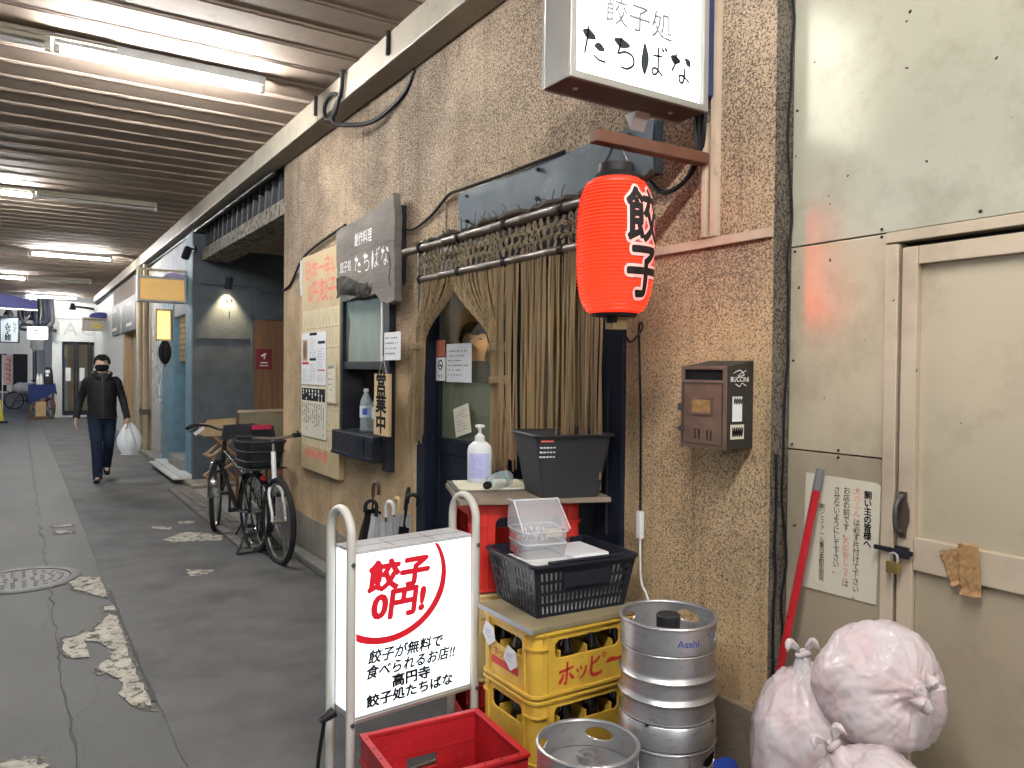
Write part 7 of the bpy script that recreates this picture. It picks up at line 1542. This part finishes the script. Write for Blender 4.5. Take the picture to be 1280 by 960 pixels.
def person(label, loc, rz, pose, top_m, leg_m, mask=True, scale=1.0):
    t = thing('person', label, 'person', loc, rz); t.scale = (scale,)*3
    J = pose
    pts = [((0, 0, .95), .09), ((0, 0, 1.15), .09), ((0, 0, 1.34), .085), ((.005, 0, 1.475), .056), ((.02, 0, 1.535), .062), ((.025, 0, 1.585), (.082, .078)), ((.018, 0, 1.65), (.084, .076)), ((.012, 0, 1.70), (.062, .058))]
    ed = chain(0, 1, 2, 3, 4, 5, 6, 7)
    def add(par, *chain_):
        for p, r in chain_: pts.append((Vector(p), r)); ed.append((par, len(pts)-1)); par = len(pts)-1
        return par
    ank = {}; wr = {}
    for s, k in ((1, 'L'), (-1, 'R')):
        h, kn, an, toe = J['leg'+k]; add(0, (h, .07), (Vector(h).lerp(Vector(kn), .5), .06), (kn, .045), (Vector(kn).lerp(Vector(an), .35), .045), (an, .034), (toe, .032))
        sh, el, w_ = J['arm'+k]; e_ = add(2, (sh, .045), (Vector(sh).lerp(Vector(el), .5), .038), (el, .034), (w_, .027)); hand(w_, J['hand'+k], s, pts, ed, e_)
    # nose and ears
    add(5, ((.112, 0, 1.59), .012))
    for s in (-1, 1): add(5, ((.012, .085*s, 1.60), (.016, .008)))
    skin('body', pts, ed, skin_m, t)
    # eyes
    for s in (-1, 1):
        mb = MB(); mb.lathe([(.001, .005), (.008, .004), (.011, 0), (.008, -.004), (.001, -.005)], 10, (.094, .032*s, 1.630)); mb.build('eye', 'ink', t, True)
    # jacket: lofted torso with sleeves grown out of the shoulders
    def ring(z, rx, ry, x0=0, n=24): return [(x0+rx*math.cos(6.2832*i/n)*(1+.03*math.sin(3*6.2832*i/n+z*20)), ry*math.sin(6.2832*i/n), z) for i in range(n)]
    jk = loft([ring(.86, .135, .175), ring(.90, .145, .185), ring(1.0, .135, .178), ring(1.12, .135, .182), ring(1.24, .138, .185), ring(1.34, .132, .195), ring(1.39, .118, .19), ring(1.43, .10, .15), ring(1.465, .085, .10), ring(1.49, .076, .080, .004)])
    for k in 'LR':
        sh, el, w_ = (Vector(q) for q in J['arm'+k]); s_ = 1 if k == 'L' else -1
        P = cr([tuple(q) for q in (sh+Vector((0, -.05*s_, .0)), sh+Vector((0, .0, -.005)), sh.lerp(el, .45), el, el.lerp(w_, .5), w_+(w_-el)*.03)], 5); n_ = len(P)
        rs_ = [(.050, .060, .057, .052, .047, .042)] ; rr__ = [c[0] for c in cr([(q,) for q in rs_[0]], 5)]
        rr__ = [q*(1+.05*math.sin(i*2.2)) for i, q in enumerate(rr__)]
        jk.tube(P, rr__, 14)
    jo = jk.build('jacket', top_m, t, True, ang=70)
    tr = loft([ring(.80, .10, .125), ring(.86, .108, .14), ring(.93, .11, .145), ring(.99, .105, .14)])
    for k in 'LR':
        h, kn, an, toe = (Vector(q) for q in J['leg'+k])
        P = cr([tuple(q) for q in (h+Vector((0, 0, .04)), h.lerp(kn, .45), kn, kn.lerp(an, .5), an+(kn-an)*-.07)], 5); rr__ = [c[0] for c in cr([(q,) for q in (.098, .088, .072, .066, .060)], 5)]
        tr.tube(P, [q*(1+.035*math.sin(i*2.6)) for i, q in enumerate(rr__)], 14)
    tr.build('trousers', leg_m, t, True, ang=70)
    for k in 'LR':
        h, kn, an, toe = (Vector(q) for q in J['leg'+k]); f = (toe-an); f.z = 0; f.normalize(); up_ = (toe.z-an.z)
        skin('shoe', [((an+Vector((0, 0, -.02)))-f*.04, (.045, .042)), (an.lerp(toe, .5)+Vector((0, 0, -.01)), (.048, .036)), (toe, (.046, .030)), (toe+f*.06, (.036, .024))], chain(0, 1, 2, 3), mat('shoe', (.012, .012, .013), .5), t)
    # hair: a cap of overlapping locks
    random.seed(31); mb = MB()
    mb.grid(lambda u, v: tuple(Vector((.008, 0, 1.632))+Vector((.099*math.sin(v*1.75)*math.cos(u*6.283), .090*math.sin(v*1.75)*math.sin(u*6.283), .098*math.cos(v*1.75)))*(1 if math.cos(u*6.283) < .45 or v < .55 else .86)), 32, 12, True)
    for i in range(260):
        a = random.uniform(0, 6.283); b = random.uniform(.05, 1.0)**.7*1.45
        d = Vector((math.sin(b)*math.cos(a), math.sin(b)*math.sin(a), math.cos(b)))
        if d.x > .1 and d.z < .58: continue
        p = Vector((.010, 0, 1.634))+Vector((d.x*.100, d.y*.091, d.z*.102)); tn = Vector((.55 if d.z > .5 else 0, .15, -1)); tn = (tn-d*tn.dot(d)).normalized()
        mb.tube([p, p+tn*.026+d*.004, p+tn*.05-d*.006], [.011, .010, .003], 5)
    mb.build('hair', hair_m, t, True)
    if mask:
        mb = MB(); mb.grid(lambda u, v: (.022+(.100-.03*(1-v)**2)*math.cos((u-.5)*2.3)+.016*math.exp(-((u-.5)*5)**2)*v, (.092-.022*(1-v)**2)*math.sin((u-.5)*2.3), 1.512+.095*v*(1-.35*abs(2*u-1)**2)+.012*abs(2*u-1)), 18, 8); mk = mb.build('mask', mat('mask_black', (.012, .012, .014), .8), t, True); s = mk.modifiers.new('s', 'SOLIDIFY'); s.thickness = .004
    return t
walk = dict(legL=((0, .09, .90), (.0, .08, .50), (-.33, .05, .19), (-.29, .055, .065)), legR=((0, -.09, .90), (.19, -.06, .51), (.24, -.045, .085), (.35, -.055, .035)),
            armL=((0, .175, 1.385), (-.03, .255, 1.12), (.06, .31, .87)), armR=((0, -.175, 1.385), (-.08, -.265, 1.12), (.03, -.31, .88)), handL=(.15, .05, -1), handR=(.35, -.1, -1))
pw = person('person in a black leather jacket, jeans and black mask walking with a white shopping bag', (-11.85, .97, 0), R(-6), walk, leather, denim, True, .985)
mb = MB(); mb.tube(cr([(.137, .012, .88), (.139, .012, 1.1), (.147, .012, 1.24), (.14, .012, 1.36), (.105, .012, 1.45)], 4), .006, 6); mb.build('zip', 'iron', pw)
mb = MB(); mb.tube(cr([(.105, .03, 1.40), (.09, .085, 1.45), (.0, .105, 1.485), (-.075, .06, 1.50), (-.085, 0, 1.505), (-.075, -.06, 1.50), (.0, -.105, 1.485), (.09, -.085, 1.45), (.105, -.03, 1.40)], 5), .030, 8); mb.build('collar', leather, pw, True)
mb = MB()
for s_ in (-1, 1): mb.prism([(.05*s_, 1.0), (.13*s_, 1.06), (.132*s_, 1.075), (.05*s_, 1.015)], (.128, 0, 0), UY, UZ, UX, .016)
mb.pieces('pocket_flap', leather, pw)
mb = MB(); mb.tube([(.142*math.cos(i*.2618), .182*math.sin(i*.2618), .875) for i in range(24)], .014, 6, closed=True); mb.build('hem', leather, pw, True)
sbg = thing('shopping_bag', 'white plastic shopping bag in the hand of the walking person', 'bag', (-11.80, 1.30, .35))
mat('white_film', (.78, .80, .82), .35, var=.05, sss=.1, bump=.3, bs=18)
def bagf(a, b):
    q = a*6.283; r = (.03+.115*math.sin(min(1, b*1.02+.02)*math.pi*.70+.62)**1.5)*(1+.20*math.sin(q*5+b*3)*(.25+b*.75)+.06*math.sin(q*11+b*9)) if b < .98 else .02
    return (r*.75*math.cos(q), r*math.sin(q), .44*b**1.05)
mb = MB(); mb.grid(bagf, 48, 18, True); mb.add([(.09*math.cos(i*.1309), .115*math.sin(i*.1309), .004) for i in range(48)], [tuple(range(48))]); mb.build('bag', 'white_film', sbg, True)
for s in (-1, 1):
    mb = MB(); mb.grid(lambda u, v: tuple(Vector((.02*s+(u-.5)*.03, -.01+.05*s*math.sin(v*3.14), .36+.12*math.sin(v*1.57)))), 5, 9); mb.build('handle', 'white_film', sbg, True)
stand_ = dict(legL=((0, .09, .90), (.01, .09, .49), (0, .09, .085), (.11, .10, .035)), legR=((0, -.09, .90), (.01, -.09, .49), (0, -.09, .085), (.11, -.10, .035)),
              armL=((0, .19, 1.395), (.02, .25, 1.12), (.16, .22, .93)), armR=((0, -.19, 1.395), (.02, -.25, 1.12), (.16, -.22, .93)), handL=(.6, -.1, -.6), handR=(.6, .1, -.6))
person('person in a dark shirt standing inside behind the door glass', (-4.57, 2.62, .07), R(-30), stand_, mat('shirt', (.03, .045, .06), .8, var=.2), denim, False, 1.04)
